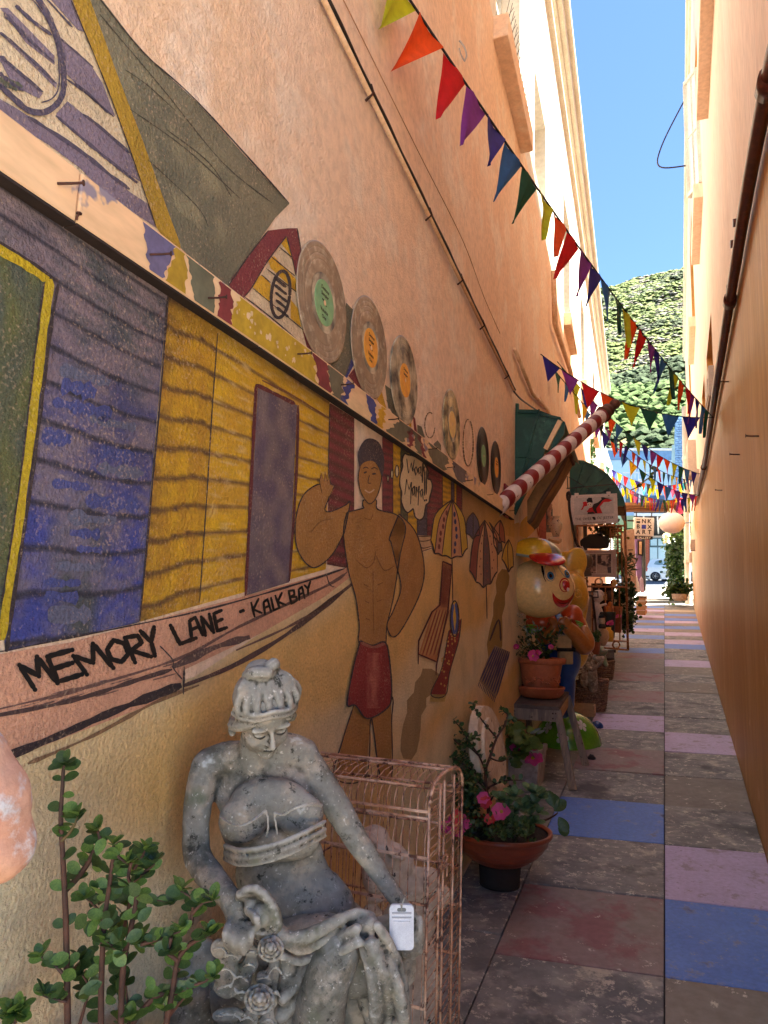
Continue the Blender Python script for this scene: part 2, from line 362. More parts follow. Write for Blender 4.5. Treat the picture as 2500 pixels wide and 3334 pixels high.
def reveal(mb, P_, h, dep):
    y0, y1, z0, z1 = h
    for a, b in (((y0, z0), (y1, z0)), ((y1, z0), (y1, z1)), ((y1, z1), (y0, z1)), ((y0, z1), (y0, z0))):
        mb.quad(P_(*a), P_(*b), P_(*b, dep), P_(*a, dep))
glass_dark = mat('window_glass', lin(60, 70, 76), lin(80, 90, 96), s1=1, rough=0.08, bump=0, spec=0.8)
frame_white = mat('window_frame_paint', lin(222, 220, 210), rough=0.5, bump=0.1)
LPo = lambda y, z, o=0.0: LP(y, z, o)
def add_window(parent, P_, h, dep, fm, sill=True, sgn=1, silm=None, spikes=False):
    y0, y1, z0, z1 = h; r = MB(); reveal(r, P_, h, -dep * sgn); w_ = r.build('window', cream if parent == lb else fm, parent)
    p = MB(); d = -(dep - .01) * sgn; p.quad(P_(y0, z0, d), P_(y1, z0, d), P_(y1, z1, d), P_(y0, z1, d)); p.build('pane', glass_dark, w_)
    f = MB(); ym = (y0 + y1) / 2; zm = (z0 + z1) / 2; d2 = -(dep - .035) * sgn
    for a, b in (((y0, z0), (y1, z0)), ((y0, z1), (y1, z1)), ((y0, z0), (y0, z1)), ((y1, z0), (y1, z1)), ((y0, zm), (y1, zm)), ((ym, z0), (ym, z1))):
        f.bar(P_(*a, d2), P_(*b, d2), 0.05, 0.05)
    f.build('frame', frame_white, w_)
    if sill:
        s_ = MB(); q = [P_(y0 - .08, 0, -0.02 * sgn), P_(y1 + .08, 0, -0.02 * sgn), P_(y1 + .08, 0, 0.09 * sgn), P_(y0 - .08, 0, 0.09 * sgn)]
        s_.hexa([(p.x, p.y, z0 - .16) for p in q], [(p.x, p.y, z0 - .002) for p in q]); s_.build('sill', silm or plaster, w_, bevel=.006)
    if spikes:
        s_ = MB()
        for i in range(16):
            yy = y0 + (y1 - y0) * i / 15
            for k in (-1, 1): s_.tube([P_(yy, z0, 0.05 * sgn), P_(yy + .05 * k, z0 + .14, 0.10 * sgn)], 0.0018, 4)
        s_.build('bird_spikes', mat('steel_wire', lin(90, 80, 70), rough=.4, metal=.8, bump=0), w_)['kind'] = 'stuff'
    return w_
for i, h in enumerate(WU): add_window(lb, LPo, h, 0.2, cream, spikes=i in (0, 2), sill=i != 1)
add_window(lb, LPo, WD[0], 0.22, plaster); add_window(lb, LPo, WD[2], 0.2, plaster)
# shop doorway (dark opening) under the first awnings
d_ = MB(); reveal(d_, LPo, WD[1], -0.25); h = WD[1]; d_.quad(*[LP(a, b, -0.25) for a, b in ((h[0], h[2]), (h[1], h[2]), (h[1], h[3]), (h[0], h[3]))]); d_.build('door', mat('dark_shop_door', lin(70, 52, 40), rough=.6), lb)
# cornice with mouldings
c_ = MB()
for (o, z0, z1) in ((0.05, ZTOP - .62, ZTOP - .55), (0.06, ZTOP - .30, ZTOP - .22), (0.12, ZTOP - .22, ZTOP - .06), (0.18, ZTOP - .06, ZTOP + .05)):
    q = [LP(0.0, 0, -.1), LP(LEND + .1, 0, -.1), LP(LEND + .1, 0, o), LP(0.0, 0, o)]; c_.hexa([(p.x, p.y, z0) for p in q], [(p.x, p.y, z1 - .002) for p in q])
c_.build('cornice', mat('cornice_paint', lin(222, 214, 196), lin(206, 196, 176), s1=3, rough=.8), lb, bevel=.008)
# neighbour beyond: white building running up to the street
def block(name, label, x0, x1, y0, y1, z0, z1, m, cat='building'):
    b = thing(name, label, cat, ((x0 + x1) / 2, y0, z0)); q = MB(); q.box(((x0 + x1) / 2, (y0 + y1) / 2, (z0 + z1) / 2), (x1 - x0, y1 - y0, z1 - z0)); q.build('wall', m, b); return b
# ================================================================== right building
tanw = mat('tan_plaster', lin(212, 160, 84), lin(200, 142, 68), lin(220, 174, 106), s1=1.1, s2=40, rough=0.45, bump=0.6, bs=60, bd=0.006, stretch=(1, 1, .16), spec=.3,
           spots=[(lin(130, 84, 44), 46, 0.75, 0.77), (lin(198, 146, 82), 1.3, .5, .66, 7, .7), (lin(240, 206, 150), 3.1, .62, .72, 8, .7)], extra=streak(lin(176, 120, 62), 0.44, 0.66, 26, 0.35, 0.8))
pinkw = mat('pink_tan_plaster', lin(244, 218, 198), lin(240, 208, 182), s1=1.1, s2=30, rough=0.6, bump=0.2, bs=40, bd=0.002, stretch=(1, 1, .3), spots=[(lin(150, 100, 70), 40, 0.775, 0.79)],
            extra=streak(lin(196, 140, 108), 0.55, 0.8, 8, 0.4, 0.5))
REND = 20.6; RTOP = 9.0
def RP(Y, z, o=0.0): return Vector((XR(Y) - o, Y, z))
rb = thing('right_building', 'tall tan plastered building with pink upper wall forming the right side of the alley', 'building', (XR(8), 8, GZ(8)))
pz = lambda Y: 3.20 + 0.043 * Y                      # line of the brown pipe
WR = [(4.7, 5.9, 5.85, 7.7), (7.4, 8.7, 5.95, 7.8), (11.0, 12.5, 6.05, 7.8), (6.7, 7.9, 3.62, 4.28), (8.6, 9.5, 3.95, 4.35), (15.0, 16.4, 6.1, 7.8)]
g = MB(); g.quad(RP(0.6, -.6), RP(REND, -.6), RP(REND, pz(REND)), RP(0.6, pz(0.6))); g.build('lower_wall', tanw, rb)
g = MB(); ZU = 4.4
g.quad(RP(0.6, pz(0.6)), RP(9.6, pz(9.6)), RP(9.6, 3.615), RP(0.6, 3.615)); g.quad(RP(9.6, pz(9.6)), RP(REND, pz(REND)), RP(REND, ZU), RP(9.6, ZU))
wall_holes(g, RP, 0.6, 9.6, 3.615, ZU, WR); wall_holes(g, RP, 0.6, REND, ZU, RTOP, WR)
g.build('upper_wall', pinkw, rb)
g = MB(); g.quad(RP(REND, -.6), RP(REND, -.6, -6), RP(REND, RTOP, -6), RP(REND, RTOP)); g.quad(RP(0.6, RTOP), RP(REND, RTOP), RP(REND, RTOP, -6), RP(0.6, RTOP, -6)); g.build('end_wall', pinkw, rb)
ochr = mat('ochre_reveal', lin(226, 160, 84), rough=.8)
for i, h in enumerate(WR): add_window(rb, lambda y, z, o=0.0: RP(y, z, o), h, 0.2, ochr, silm=pinkw, sill=i in (0, 1, 2, 5))
g = MB()
for (o, z0, z1) in ((0.03, RTOP - .12, RTOP), (0.06, RTOP, RTOP + .08)):
    q = [RP(0.6, 0, -.2), RP(REND + .05, 0, -.2), RP(REND + .05, 0, o), RP(0.6, 0, o)]; g.hexa([(p.x, p.y, z0 + .001) for p in q], [(p.x, p.y, z1) for p in q])
g.build('eave', mat('eave_paint', lin(220, 208, 186), rough=.7), rb, bevel=.006)

# white casement standing open
ct = thing('open_casement', 'white casement window standing open against the sky on the right wall', 'window', rw(*ZF(1200, 700)))
h0 = rw(*ZF(1188, 395)); h1 = rw(*ZF(1212, 1090)); o0 = onpl(Vector((0, 0, 1)), h0.z, *ZF(1115, 490)); zb = h1.z
pa, pb = Vector((h0.x - .01, h0.y, h0.z)), o0; pc, pd = Vector((o0.x, o0.y, zb)), Vector((h0.x - .01, h0.y, zb))
b = MB()
for u, v in ((pa, pb), (pb, pc), (pc, pd), (pd, pa)): b.bar(u, v, .05, .045)
m1, m2 = pa.lerp(pd, .5), pb.lerp(pc, .5); b.bar(m1, m2, .02, .02); m1, m2 = pa.lerp(pb, .5), pd.lerp(pc, .5); b.bar(m1, m2, .02, .02); b.build('frame', frame_white, ct)
b = MB(); b.quad(pa, pb, pc, pd); b.build('pane', mat('clear_pane', lin(214, 222, 224), lin(190, 200, 204), s1=1, rough=.1, bump=0, spec=.8), ct)
b = MB(); b.tube(smoothline([(pb + pc) / 2 + Vector((0, 0, .5)), (pb + pc) / 2 + Vector((-.25, 0, 0)), (pb + pc) / 2 + Vector((-.28, 0, -.25)), (pb + pc) / 2 + Vector((0, 0, -.3))], 8), .008, 5); t = thing('cable', 'black cable looping out beside the open casement window', 'cable', pb); b.build('wire', dark0, t)
# ================================================================== painted mural on the left wall
IL = (0.78, 0.70, 0.70)
def mc(r, g, b, k=1.0):                           # pigment colour from the colour it shows on the shaded wall
    c = lin(r, g, b); return tuple(min(0.85, c[i] / IL[i] * k) for i in range(3))
paint = mat('mural_paint', (1, 1, 1), vcol=True, c2=None, s1=7, s2=140, rough=0.82, bump=1.0, bs=150, bd=0.011, thr=(0.45, 0.8))
def _scum(m):
    n = m.node_tree.nodes; L = m.node_tree.links; b = n['Principled BSDF']; src = b.inputs['Base Color'].links[0].from_socket
    tc = n.new('ShaderNodeTexCoord'); t = n.new('ShaderNodeTexNoise'); t.inputs['Scale'].default_value = 190; t.inputs['Detail'].default_value = 4; L.new(tc.outputs['Object'], t.inputs['Vector'])
    t2 = n.new('ShaderNodeTexNoise'); t2.inputs['Scale'].default_value = 9; t2.inputs['Detail'].default_value = 5; L.new(tc.outputs['Object'], t2.inputs['Vector'])
    ad = n.new('ShaderNodeMath'); ad.operation = 'MULTIPLY_ADD'; ad.inputs[1].default_value = 0.35; L.new(t2.outputs['Fac'], ad.inputs[0]); L.new(t.outputs['Fac'], ad.inputs[2])
    r = n.new('ShaderNodeMapRange'); r.inputs[1].default_value = 0.76; r.inputs[2].default_value = 0.96; r.inputs[4].default_value = 0.42; L.new(ad.outputs[0], r.inputs[0])
    x = n.new('ShaderNodeMix'); x.data_type = 'RGBA'; L.new(r.outputs[0], x.inputs[0]); L.new(src, x.inputs[6]); x.inputs[7].default_value = (*lin(234, 196, 158), 1)
    L.new(x.outputs[2], b.inputs['Base Color'])
_scum(paint)
mural = thing('painted_mural', 'beach hut mural painted across the peach wall with striped huts, bather and parasols', 'mural', (XL(2), 2, GZ(2)))
def fill(mb, pts, col, o):
    q = [lw(x, y, o) for x, y in pts]; mb.poly(q, col)
def rib(mb, pts, w, col, o, jit=0.15, sm=True, proj=lw):
    pts = sl2(pts, 5) if sm and len(pts) > 2 else pts
    if len(pts) == 2: a, b = pts; pts = [(a[0] + (b[0] - a[0]) * t / 8, a[1] + (b[1] - a[1]) * t / 8) for t in range(9)]
    N = len(pts); vs = []
    for i, p in enumerate(pts):
        a = pts[max(i - 1, 0)]; b = pts[min(i + 1, N - 1)]; dx, dy = b[0] - a[0], b[1] - a[1]; l = math.hypot(dx, dy) or 1
        ww = (w[0] + (w[1] - w[0]) * i / (N - 1)) if isinstance(w, tuple) else w; ww *= 1 + random.uniform(-jit, jit)
        if i in (0, N - 1): ww *= 0.5
        nx_, ny_ = -dy / l * ww / 2, dx / l * ww / 2; vs += [proj(p[0] + nx_, p[1] + ny_, o), proj(p[0] - nx_, p[1] - ny_, o)]
    mb.add(vs, [(2 * i, 2 * i + 1, 2 * i + 3, 2 * i + 2) for i in range(N - 1)], [col] * len(vs))
def patch(mb, tl, tr, br, bl, nu, nv, cf, o, proj=lw):
    vs = []; cs = []
    A, B, C, D = [proj(*p, o) for p in (tl, tr, br, bl)]
    for j in range(nv + 1):
        for i in range(nu + 1):
            u, v = i / nu, j / nv; vs.append((A * (1 - u) + B * u) * (1 - v) + (D * (1 - u) + C * u) * v); cs.append(cf(u, v))
    mb.add(vs, [(j * (nu + 1) + i, j * (nu + 1) + i + 1, (j + 1) * (nu + 1) + i + 1, (j + 1) * (nu + 1) + i) for j in range(nv) for i in range(nu)], cs)
def mixc(a, b, t): t = max(0, min(1, t)); return tuple(a[i] * (1 - t) + b[i] * t for i in range(3))
def nn(x, y, s=0): return noise.noise(Vector((x, y, s)))
def zz(f, pts): return [f(*p) for p in pts]
def part(name, fn, m=None): b = MB(); fn(b); return b.build(name, m or paint, mural)
WHITE = mc(224, 180, 146); LIL = mc(128, 106, 118); LILD = mc(84, 70, 84); OLIVE = mc(108, 98, 78); DK = mc(62, 46, 44); YEL = mc(206, 150, 34); RED = mc(126, 50, 52); BLU = mc(64, 66, 124)
SAND = mc(196, 146, 84); OCH = mc(176, 122, 52)
# sandy beach, spread under everything
def _(b):
    def cf(u, v):
        t = nn(u * 5, v * 4, 2) * 1.6 + nn(u * 16, v * 14, 5) * .5; base = mixc(mc(224, 184, 146), mc(212, 160, 94), 0.42 + t * 1.3 - 0.35 * max(0, u - .45))
        return mixc(base, mc(214, 176, 140), max(0, (v - .55) * 1.0) + max(0, u - .75))
    A = lw(0, 1640, .001); 
    pts = [lw(-40, 1560, .001), lw(400, 1475, .001), lw(760, 1240, .001), lw(1122, 1128, .001), Vector((XL(6.6) + .001, 6.6, 1.6))]
    nu = 70; ys = [-0.1 + 6.6 * i / nu for i in range(nu + 1)]; vs = []; cs = []
    def topz(Y):
        k = [(p.y, p.z) for p in pts]
        if Y <= k[0][0]: return k[0][1]
        for a, c in zip(k, k[1:]):
            if a[0] <= Y <= c[0]: return a[1] + (c[1] - a[1]) * (Y - a[0]) / (c[0] - a[0])
        return k[-1][1]
    nv = 40
    for j in range(nv + 1):
        for i in range(nu + 1):
            Y = .05 + 6.5 * i / nu; zt = topz(Y); zb = GZ(Y) + .02; v = j / nv; vs.append(Vector((XL(Y) + .001, Y, zt + (zb - zt) * v))); cs.append(cf(i / nu, v))
    b.add(vs, [(j * (nu + 1) + i, j * (nu + 1) + i + 1, (j + 1) * (nu + 1) + i + 1, (j + 1) * (nu + 1) + i) for j in range(nv) for i in range(nu)], cs)
    for pts_, w_, c in (
                        ([(880, 1640), (900, 1520), (940, 1450)], 40, mc(150, 118, 78)), ([(1060, 1480), (1075, 1330), (1090, 1230)], 26, mc(150, 112, 56)), ([(1130, 1160), (1150, 1120), (1180, 1090)], 30, mc(206, 150, 56))):
        rib(b, pts_, w_, c, .0014, .3)
part('painted_sand', _)
# big striped gable, top left
def _(b):
    fill(b, zz(ZS, [(-80, -60), (540, -60), (780, 560), (1000, 1150), (1200, 1740), (1390, 2060), (1200, 2040), (590, 1560), (0, 1190), (-80, 1130)]), WHITE, .001)
    for q in ([(350, -50), (540, -50), (660, 250), (600, 230)], [(460, 280), (700, 500), (790, 640), (890, 900), (580, 640), (500, 560)],
              [(430, 880), (520, 780), (780, 990), (1010, 1200), (1080, 1400), (800, 1220)],
              [(-40, 740), (120, 830), (400, 1010), (700, 1210), (1000, 1480), (1170, 1590), (1210, 1760), (1000, 1620), (850, 1540), (620, 1300), (380, 1120), (150, 980), (-40, 860)],
              [(0, 60), (60, 60), (420, 430), (420, 500), (200, 330)], [(0, 260), (60, 300), (440, 640), (430, 680)], [(-20, 430), (60, 470), (330, 720), (300, 760), (100, 660)]):
        fill(b, zz(ZS, q), LIL, .0018)
    for q, w_ in (([(350, -20), (560, 210)], 4), ([(580, 640), (700, 740), (830, 870)], 5), ([(640, 880), (760, 970), (1000, 1180)], 6), ([(430, 890), (700, 1120), (1060, 1410)], 7), ([(220, 900), (600, 1150), (850, 1350), (1000, 1460)], 8),
                  ([(470, 300), (620, 430), (720, 520)], 4), ([(500, 600), (640, 700), (880, 900)], 4)):
        rib(b, zz(ZS, q), w_, LILD, .0022, .4)
part('painted_gable', _)
def _(b):
    q = zz(ZS, [(270, -40), (340, 60), (400, 180), (465, 370), (490, 560), (488, 700), (440, 800), (340, 865), (220, 850), (120, 770), (-20, 640)]); rib(b, q, 13, LILD, .003, .12)
    rib(b, zz(ZS, [(230, -30), (350, 130), (430, 330), (455, 520), (450, 680), (400, 760), (320, 790)]), 3, LILD, .003)
    for a in ([(120, 40), (250, 160), (400, 270)], [(30, 100), (200, 280), (420, 480)], [(0, 250), (160, 380), (430, 640)], [(0, 430), (150, 560), (330, 710)], [(-10, 560), (90, 640), (180, 700)]):
        rib(b, zz(ZS, a), (9, 5), LILD, .0026, .4)
    rib(b, zz(ZS, [(-20, 620), (60, 640), (170, 680)]), 22, mc(92, 88, 70), .0024, .4)
part('painted_round_window', _)
def _(b):
    fill(b, zz(ZS, [(535, -60), (675, -60), (900, 560), (1100, 1080), (1300, 1640), (1390, 1880), (1400, 2060), (1200, 1740), (1000, 1150), (780, 560)]), mc(172, 128, 34), .0024)
    rib(b, zz(ZS, [(540, -20), (780, 560), (1000, 1150), (1200, 1740)]), 2.5, DK, .0028, .4)
part('painted_bargeboard', _)
def _(b):
    def cf(u, v): return mixc(OLIVE, mc(136, 122, 94), .3 + nn(u * 4, v * 4, 8) * 1.3 + nn(u * 30, v * 3, 3) * .5)
    pts = zz(ZA, [(380, -30), (420, -30), (620, 230), (850, 440), (1050, 665), (1250, 880), (1190, 940), (1090, 1080), (990, 1220), (1000, 1262), (870, 1160), (780, 1070), (700, 900), (640, 680), (560, 470), (480, 250)])
    q = [lw(x, y, .0016) for x, y in pts]; tri = geometry.tessellate_polygon([q])
    b.add(q, [tuple(t) for t in tri], [mixc(OLIVE, mc(132, 118, 92), .5 + nn(i * 1.7, 2) * 1.4) for i in range(len(q))])
    patch(b, ZA(560, 300), ZA(1050, 760), ZA(960, 1080), ZA(760, 900), 20, 20, cf, .0021)
    for a in ([(430, 60), (700, 380), (960, 700), (1180, 880)], [(560, 470), (800, 640), (1040, 860)], [(640, 690), (850, 890), (900, 980)], [(540, 300), (640, 370), (760, 480)], [(720, 560), (900, 700), (1000, 850)]):
        rib(b, zz(ZA, a), 2.2, mc(74, 64, 50), .0026, .4)
    rib(b, zz(ZA, [(420, -20), (620, 226), (850, 436), (1250, 878)]), 3, mc(60, 50, 44), .0028, .3)
part('painted_roof', _)
def _(b):
    fill(b, zz(ZL, [(640, 60), (700, 270), (730, 420), (745, 560), (780, 850), (830, 1070), (560, 820), (300, 610), (340, 520)]), WHITE, .0015)
    for q in ([(590, 110), (640, 60), (690, 240)], [(480, 270), (530, 230), (610, 320), (740, 450), (745, 560), (640, 470), (500, 340)], [(370, 430), (420, 400), (500, 480), (490, 640), (340, 510)], [(680, 620), (745, 700), (775, 870), (680, 790)], [(660, 440), (740, 460), (745, 570), (690, 520)]):
        fill(b, zz(ZL, q), YEL, .002)
    for a in ([(580, 150), (690, 240)], [(500, 230), (720, 410)], [(460, 340), (740, 560)], [(420, 400), (500, 470)], [(340, 520), (560, 700), (800, 900)], [(270, 600), (560, 830), (830, 1070)]): rib(b, zz(ZL, a), 2.2, DK, .0026, .3)
    th = [2 * math.pi * k / 20 for k in range(21)]; rib(b, zz(ZL, [(590 + 82 * math.cos(t) - 22 * math.sin(t), 575 + 210 * math.sin(t) + 10 * math.cos(t)) for t in th]), 7, DK, .003, .1)
    for k in range(5): rib(b, zz(ZL, [(530 + k * 6, 420 + k * 68), (640 + k * 6, 510 + k * 68)]), 6, DK, .003, .2)
part('painted_gable', _)
def _(b):
    fill(b, zz(ZL, [(650, -20), (480, 0), (300, 230), (150, 430), (125, 490), (150, 540), (60, 690), (55, 790), (160, 880), (300, 660), (260, 600), (340, 500), (470, 280), (640, 50), (700, 270), (725, 400), (745, 440), (780, 240), (740, -20)]), RED, .0026)
    rib(b, zz(ZL, [(480, 0), (300, 230), (125, 490)]), 3, DK, .003); rib(b, zz(ZL, [(640, 55), (470, 280), (340, 500), (262, 600)]), 2.5, DK, .003); rib(b, zz(ZL, [(740, -20), (775, 200), (770, 330)]), 2.5, DK, .003); rib(b, zz(ZL, [(645, 50), (700, 270), (725, 400)]), 2, DK, .003)
    fill(b, zz(ZL, [(790, 900), (930, 1150), (1030, 1210), (1065, 1535), (985, 1475), (930, 1165), (830, 1070)]), RED, .0026)
part('painted_bargeboard', _)
# little row of huts continuing above the board
if 1:
    for q, c in (([(1180, 650), (1250, 720), (1240, 1150), (1180, 1300), (1060, 1500), (1030, 1240), (1120, 1050)], OLIVE), ([(1160, 1320), (1230, 1150), (1250, 1210), (1150, 1400), (1140, 1480), (1110, 1500)], BLU), ([(1200, 1310), (1260, 1230), (1360, 1480), (1280, 1400)], RED),
                 ([(1530, 1390), (1600, 1440), (1640, 1640), (1560, 1600)], OLIVE), ([(1460, 1520), (1500, 1450), (1545, 1610), (1500, 1590)], YEL)):
        b = MB(); fill(b, zz(ZL, q), c, .0016); b.build('painted_hut', paint, mural)
    for q, c in (([(180, 0), (260, 60), (350, 250), (260, 190)], OLIVE), ([(455, 160), (480, 200), (500, 350), (470, 330)], RED), ([(500, 260), (545, 280), (580, 390), (560, 400), (500, 350)], OLIVE), ([(410, 270), (440, 240), (440, 300)], YEL), ([(665, 460), (710, 420), (745, 470), (745, 560), (690, 500)], OLIVE), ([(745, 560), (800, 600), (880, 660), (830, 640)], RED)):
        b = MB(); fill(b, zz(ZM, q), c, .0016); b.build('painted_hut', paint, mural)
# scars of fallen records
for cx, cy, rx, ry, g1, g2 in ((630, 265, 52, 130, 0.2, 5.2), (1024, 445, 52, 240, -1.2, 4.9)):
    if 1:
        b = MB(); th = [g1 + (g2 - g1) * k / 40 for k in range(41)]; rib(b, zz(ZM, [(cx + rx * math.cos(t), cy + ry * math.sin(t)) for t in th]), 2.0, mc(120, 92, 66), .0016, .8); b.build('record_scar', paint, mural)
# olive door and the blue hut
def plank(u, v, rows, c1, c2, cl, seed, lw_=0.09):
    k = v * rows + 0.10 * math.sin(u * 5 + seed); f = k - math.floor(k); i = math.floor(k)
    t = .5 + nn(u * 4 + i * 3.3, v * 9, seed) * 1.2 + nn(u * 14, v * 60, seed + 3) * .7
    c = mixc(c1, c2, t); d = min(f, 1 - f)
    if d < lw_: c = mixc(cl, c, d / lw_ * (.55 + nn(u * 8, i, seed)))
    return mixc(c, cl, max(0, .35 - f) * .7 if f < .35 else 0)
def _(b):
    for (tl, tr, br, bl, c) in (((-30, 100), (250, 285), (30, 1850), (-60, 1860), 0),):
        patch(b, ZB(-60, 90), ZB(200, 270), ZB(10, 1800), ZB(-80, 1820), 14, 60, lambda u, v: mixc(mc(96, 92, 52), mc(78, 78, 64), .5 + nn(u * 3, v * 6, 4) * 1.5), .002)
    rib(b, zz(ZB, [(-60, 110), (100, 205), (205, 272)]), 20, mc(188, 150, 22), .003, .2); rib(b, zz(ZB, [(212, 270), (185, 480), (150, 760), (110, 1080), (70, 1380), (30, 1640), (8, 1800)]), (20, 19), mc(186, 150, 26), .003, .2)
    rib(b, zz(ZB, [(-60, 80), (120, 190), (248, 285)]), 6, DK, .0034, .3); rib(b, zz(ZB, [(246, 290), (215, 480), (180, 760), (140, 1080), (95, 1380), (55, 1640), (28, 1850)]), 8, DK, .0034, .3)
    rib(b, zz(ZB, [(188, 285), (160, 480), (128, 760), (90, 1080), (45, 1400), (5, 1650)]), 4, DK, .0034, .3)
part('painted_door', _)
def _(b):
    A, B_, C, D = ZB(-60, -245), ZB(712, 300), ZB(590, 1725), ZB(20, 1850)
    def cf(u, v):
        base1 = mixc(mc(86, 74, 82), mc(62, 64, 128), (v - .12) * 1.5); base2 = mixc(mc(134, 108, 108), mc(104, 92, 112), v)
        lo = mixc(base1, mc(78, 76, 76), max(0, nn(u * 3, v * 3, 11) * 2)); return plank(u, v ** .8, 12, lo, base2, mc(52, 44, 52), 1.0)
    patch(b, A, B_, C, D, 46, 190, cf, .0012)
    random.seed(21)
    for k in range(16):
        v = .22 + .74 * k / 16; uu = random.uniform(.02, .55)
        xl, xr = 248 - 215 * v, 708 - 118 * v; x0 = xl + (xr - xl) * uu; y0 = 300 + 1500 * v + 20; sl = .42 * (1 - v) ** 1.3 - .02
        L_ = random.uniform(110, 260); x1 = min(x0 + L_, xr - 8); rib(b, zz(ZB, [(x0, y0), ((x0 + x1) / 2, y0 + sl * (x1 - x0) / 2 + random.uniform(-6, 6)), (x1, y0 + sl * (x1 - x0))]), random.uniform(14, 34), mc(72, 72, 120) if k % 3 else mc(98, 92, 110), .0017, .5)
    rib(b, zz(ZB, [(712, 330), (680, 760), (640, 1200), (592, 1720)]), 4, DK, .003, .3)
part('painted_hut', _)
# yellow hut
def _(b):
    def cf(u, v):
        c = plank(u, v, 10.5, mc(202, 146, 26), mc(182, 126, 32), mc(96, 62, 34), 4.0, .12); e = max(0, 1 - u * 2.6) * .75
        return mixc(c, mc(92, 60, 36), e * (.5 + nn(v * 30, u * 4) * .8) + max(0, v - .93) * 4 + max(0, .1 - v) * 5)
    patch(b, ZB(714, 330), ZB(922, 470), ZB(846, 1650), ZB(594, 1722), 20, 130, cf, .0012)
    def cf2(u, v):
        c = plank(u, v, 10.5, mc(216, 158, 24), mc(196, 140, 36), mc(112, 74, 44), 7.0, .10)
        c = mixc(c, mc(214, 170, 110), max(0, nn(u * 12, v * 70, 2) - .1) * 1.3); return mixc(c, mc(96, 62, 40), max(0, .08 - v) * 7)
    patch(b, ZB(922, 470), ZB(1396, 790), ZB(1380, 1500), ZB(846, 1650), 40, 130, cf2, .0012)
    rib(b, zz(ZB, [(922, 500), (900, 800), (875, 1200), (845, 1640)]), 2.5, DK, .002, .3); rib(b, zz(ZB, [(1396, 800), (1390, 1100)]), 2.5, DK, .002)
    rib(b, zz(ZB, [(1110, 700), (1250, 770), (1390, 860)]), 4, mc(120, 70, 40), .002, .4)
part('painted_hut', _)
def _(b):
    patch(b, ZB(1092, 720), ZB(1258, 805), ZB(1225, 1555), ZB(1045, 1610), 14, 50, lambda u, v: mixc(mc(122, 98, 96), mc(96, 76, 88), .5 + nn(u * 4, v * 9, 9) * 1.4), .0022)
    rib(b, zz(ZB, [(1085, 715), (1075, 900), (1058, 1250), (1040, 1612)]), 7, mc(98, 38, 36), .003, .2)
    rib(b, zz(ZB, [(1085, 718), (1170, 760), (1250, 800)]), 8, mc(98, 38, 36), .003, .2); rib(b, zz(ZB, [(1262, 805), (1255, 1100), (1225, 1550)]), 6, mc(94, 44, 40), .003, .2)
part('painted_door', _)
# promenade steps with the lettering band
def _(b):
    PK = mc(204, 142, 112); PK2 = mc(190, 130, 106)
    fill(b, [(-30, 1418), (150, 1388), (330, 1340), (520, 1290), (700, 1240), (762, 1222), (768, 1238), (700, 1290), (560, 1370), (400, 1446), (385, 1500), (200, 1570), (-30, 1660)], PK, .0016)
    for a, w_, c in (([(-20, 1412), (230, 1362), (440, 1318), (640, 1262), (745, 1228)], 4, DK), ([(-20, 1536), (160, 1492), (380, 1425), (520, 1352), (700, 1268), (750, 1236)], 5, mc(110, 74, 64)), ([(-20, 1548), (150, 1515), (300, 1468), (372, 1446)], 8, mc(78, 52, 46)),
                     ([(372, 1442), (460, 1400), (540, 1376)], 16, mc(96, 68, 60)), ([(398, 1440), (396, 1500)], 4, DK), ([(-20, 1648), (120, 1592), (250, 1535), (392, 1480)], 17, mc(52, 34, 32)), ([(60, 1650), (200, 1590), (330, 1520), (430, 1480)], 7, mc(130, 92, 62)),
                     ([(395, 1482), (500, 1440), (620, 1370), (760, 1262)], 9, mc(86, 58, 50)), ([(510, 1405), (640, 1345), (752, 1270)], 5, mc(110, 76, 64)), ([(345, 1395), (372, 1424), (375, 1444), (394, 1468)], 3, DK), ([(705, 1240), (712, 1262), (722, 1268)], 2, DK)):
        rib(b, a, w_, c, .0026, .45)
    for k in range(30):
        x = random.uniform(-10, 380); y = 1532 - .27 * x + random.uniform(-6, 30); rib(b, [(x, y), (x + 50, y - 14)], random.uniform(1, 3), mc(120, 84, 72), .0024, .5)
part('painted_steps', _)
GL = dict(M=[[(0, 1), (.05, 0), (.5, .6), (.95, 0), (1, 1)]], E=[[(.95, .02), (0, 0), (.05, 1), (1, .96)], [(0, .5), (.8, .47)]], O=[[(.5, 0), (.05, .3), (.08, .75), (.5, 1), (.92, .75), (.95, .3), (.5, 0)]], R=[[(0, 1), (0, 0), (.8, .1), (.85, .4), (.05, .52), (1, 1)]],
          Y=[[(0, 0), (.5, .5)], [(1, 0), (.5, .5), (.45, 1)]], L=[[(0, 0), (.05, 1), (1, .95)]], A=[[(0, 1), (.12, .1), (.85, 0), (1, 1)], [(.08, .55), (.9, .52)]], N=[[(0, 1), (0, 0), (1, 1), (1, 0)]], K=[[(0, 0), (.05, 1)], [(.95, 0), (.08, .5), (1, 1)]], B=[[(0, 1), (0, 0), (.75, .1), (.7, .42), (.05, .5), (.9, .62), (.85, .92), (0, 1)]])
INKM = mat('black_lettering', (1, 1, 1), vcol=True, rough=.5, bump=.4, bs=150, bd=.002)
INK = (0.012, 0.01, 0.01)
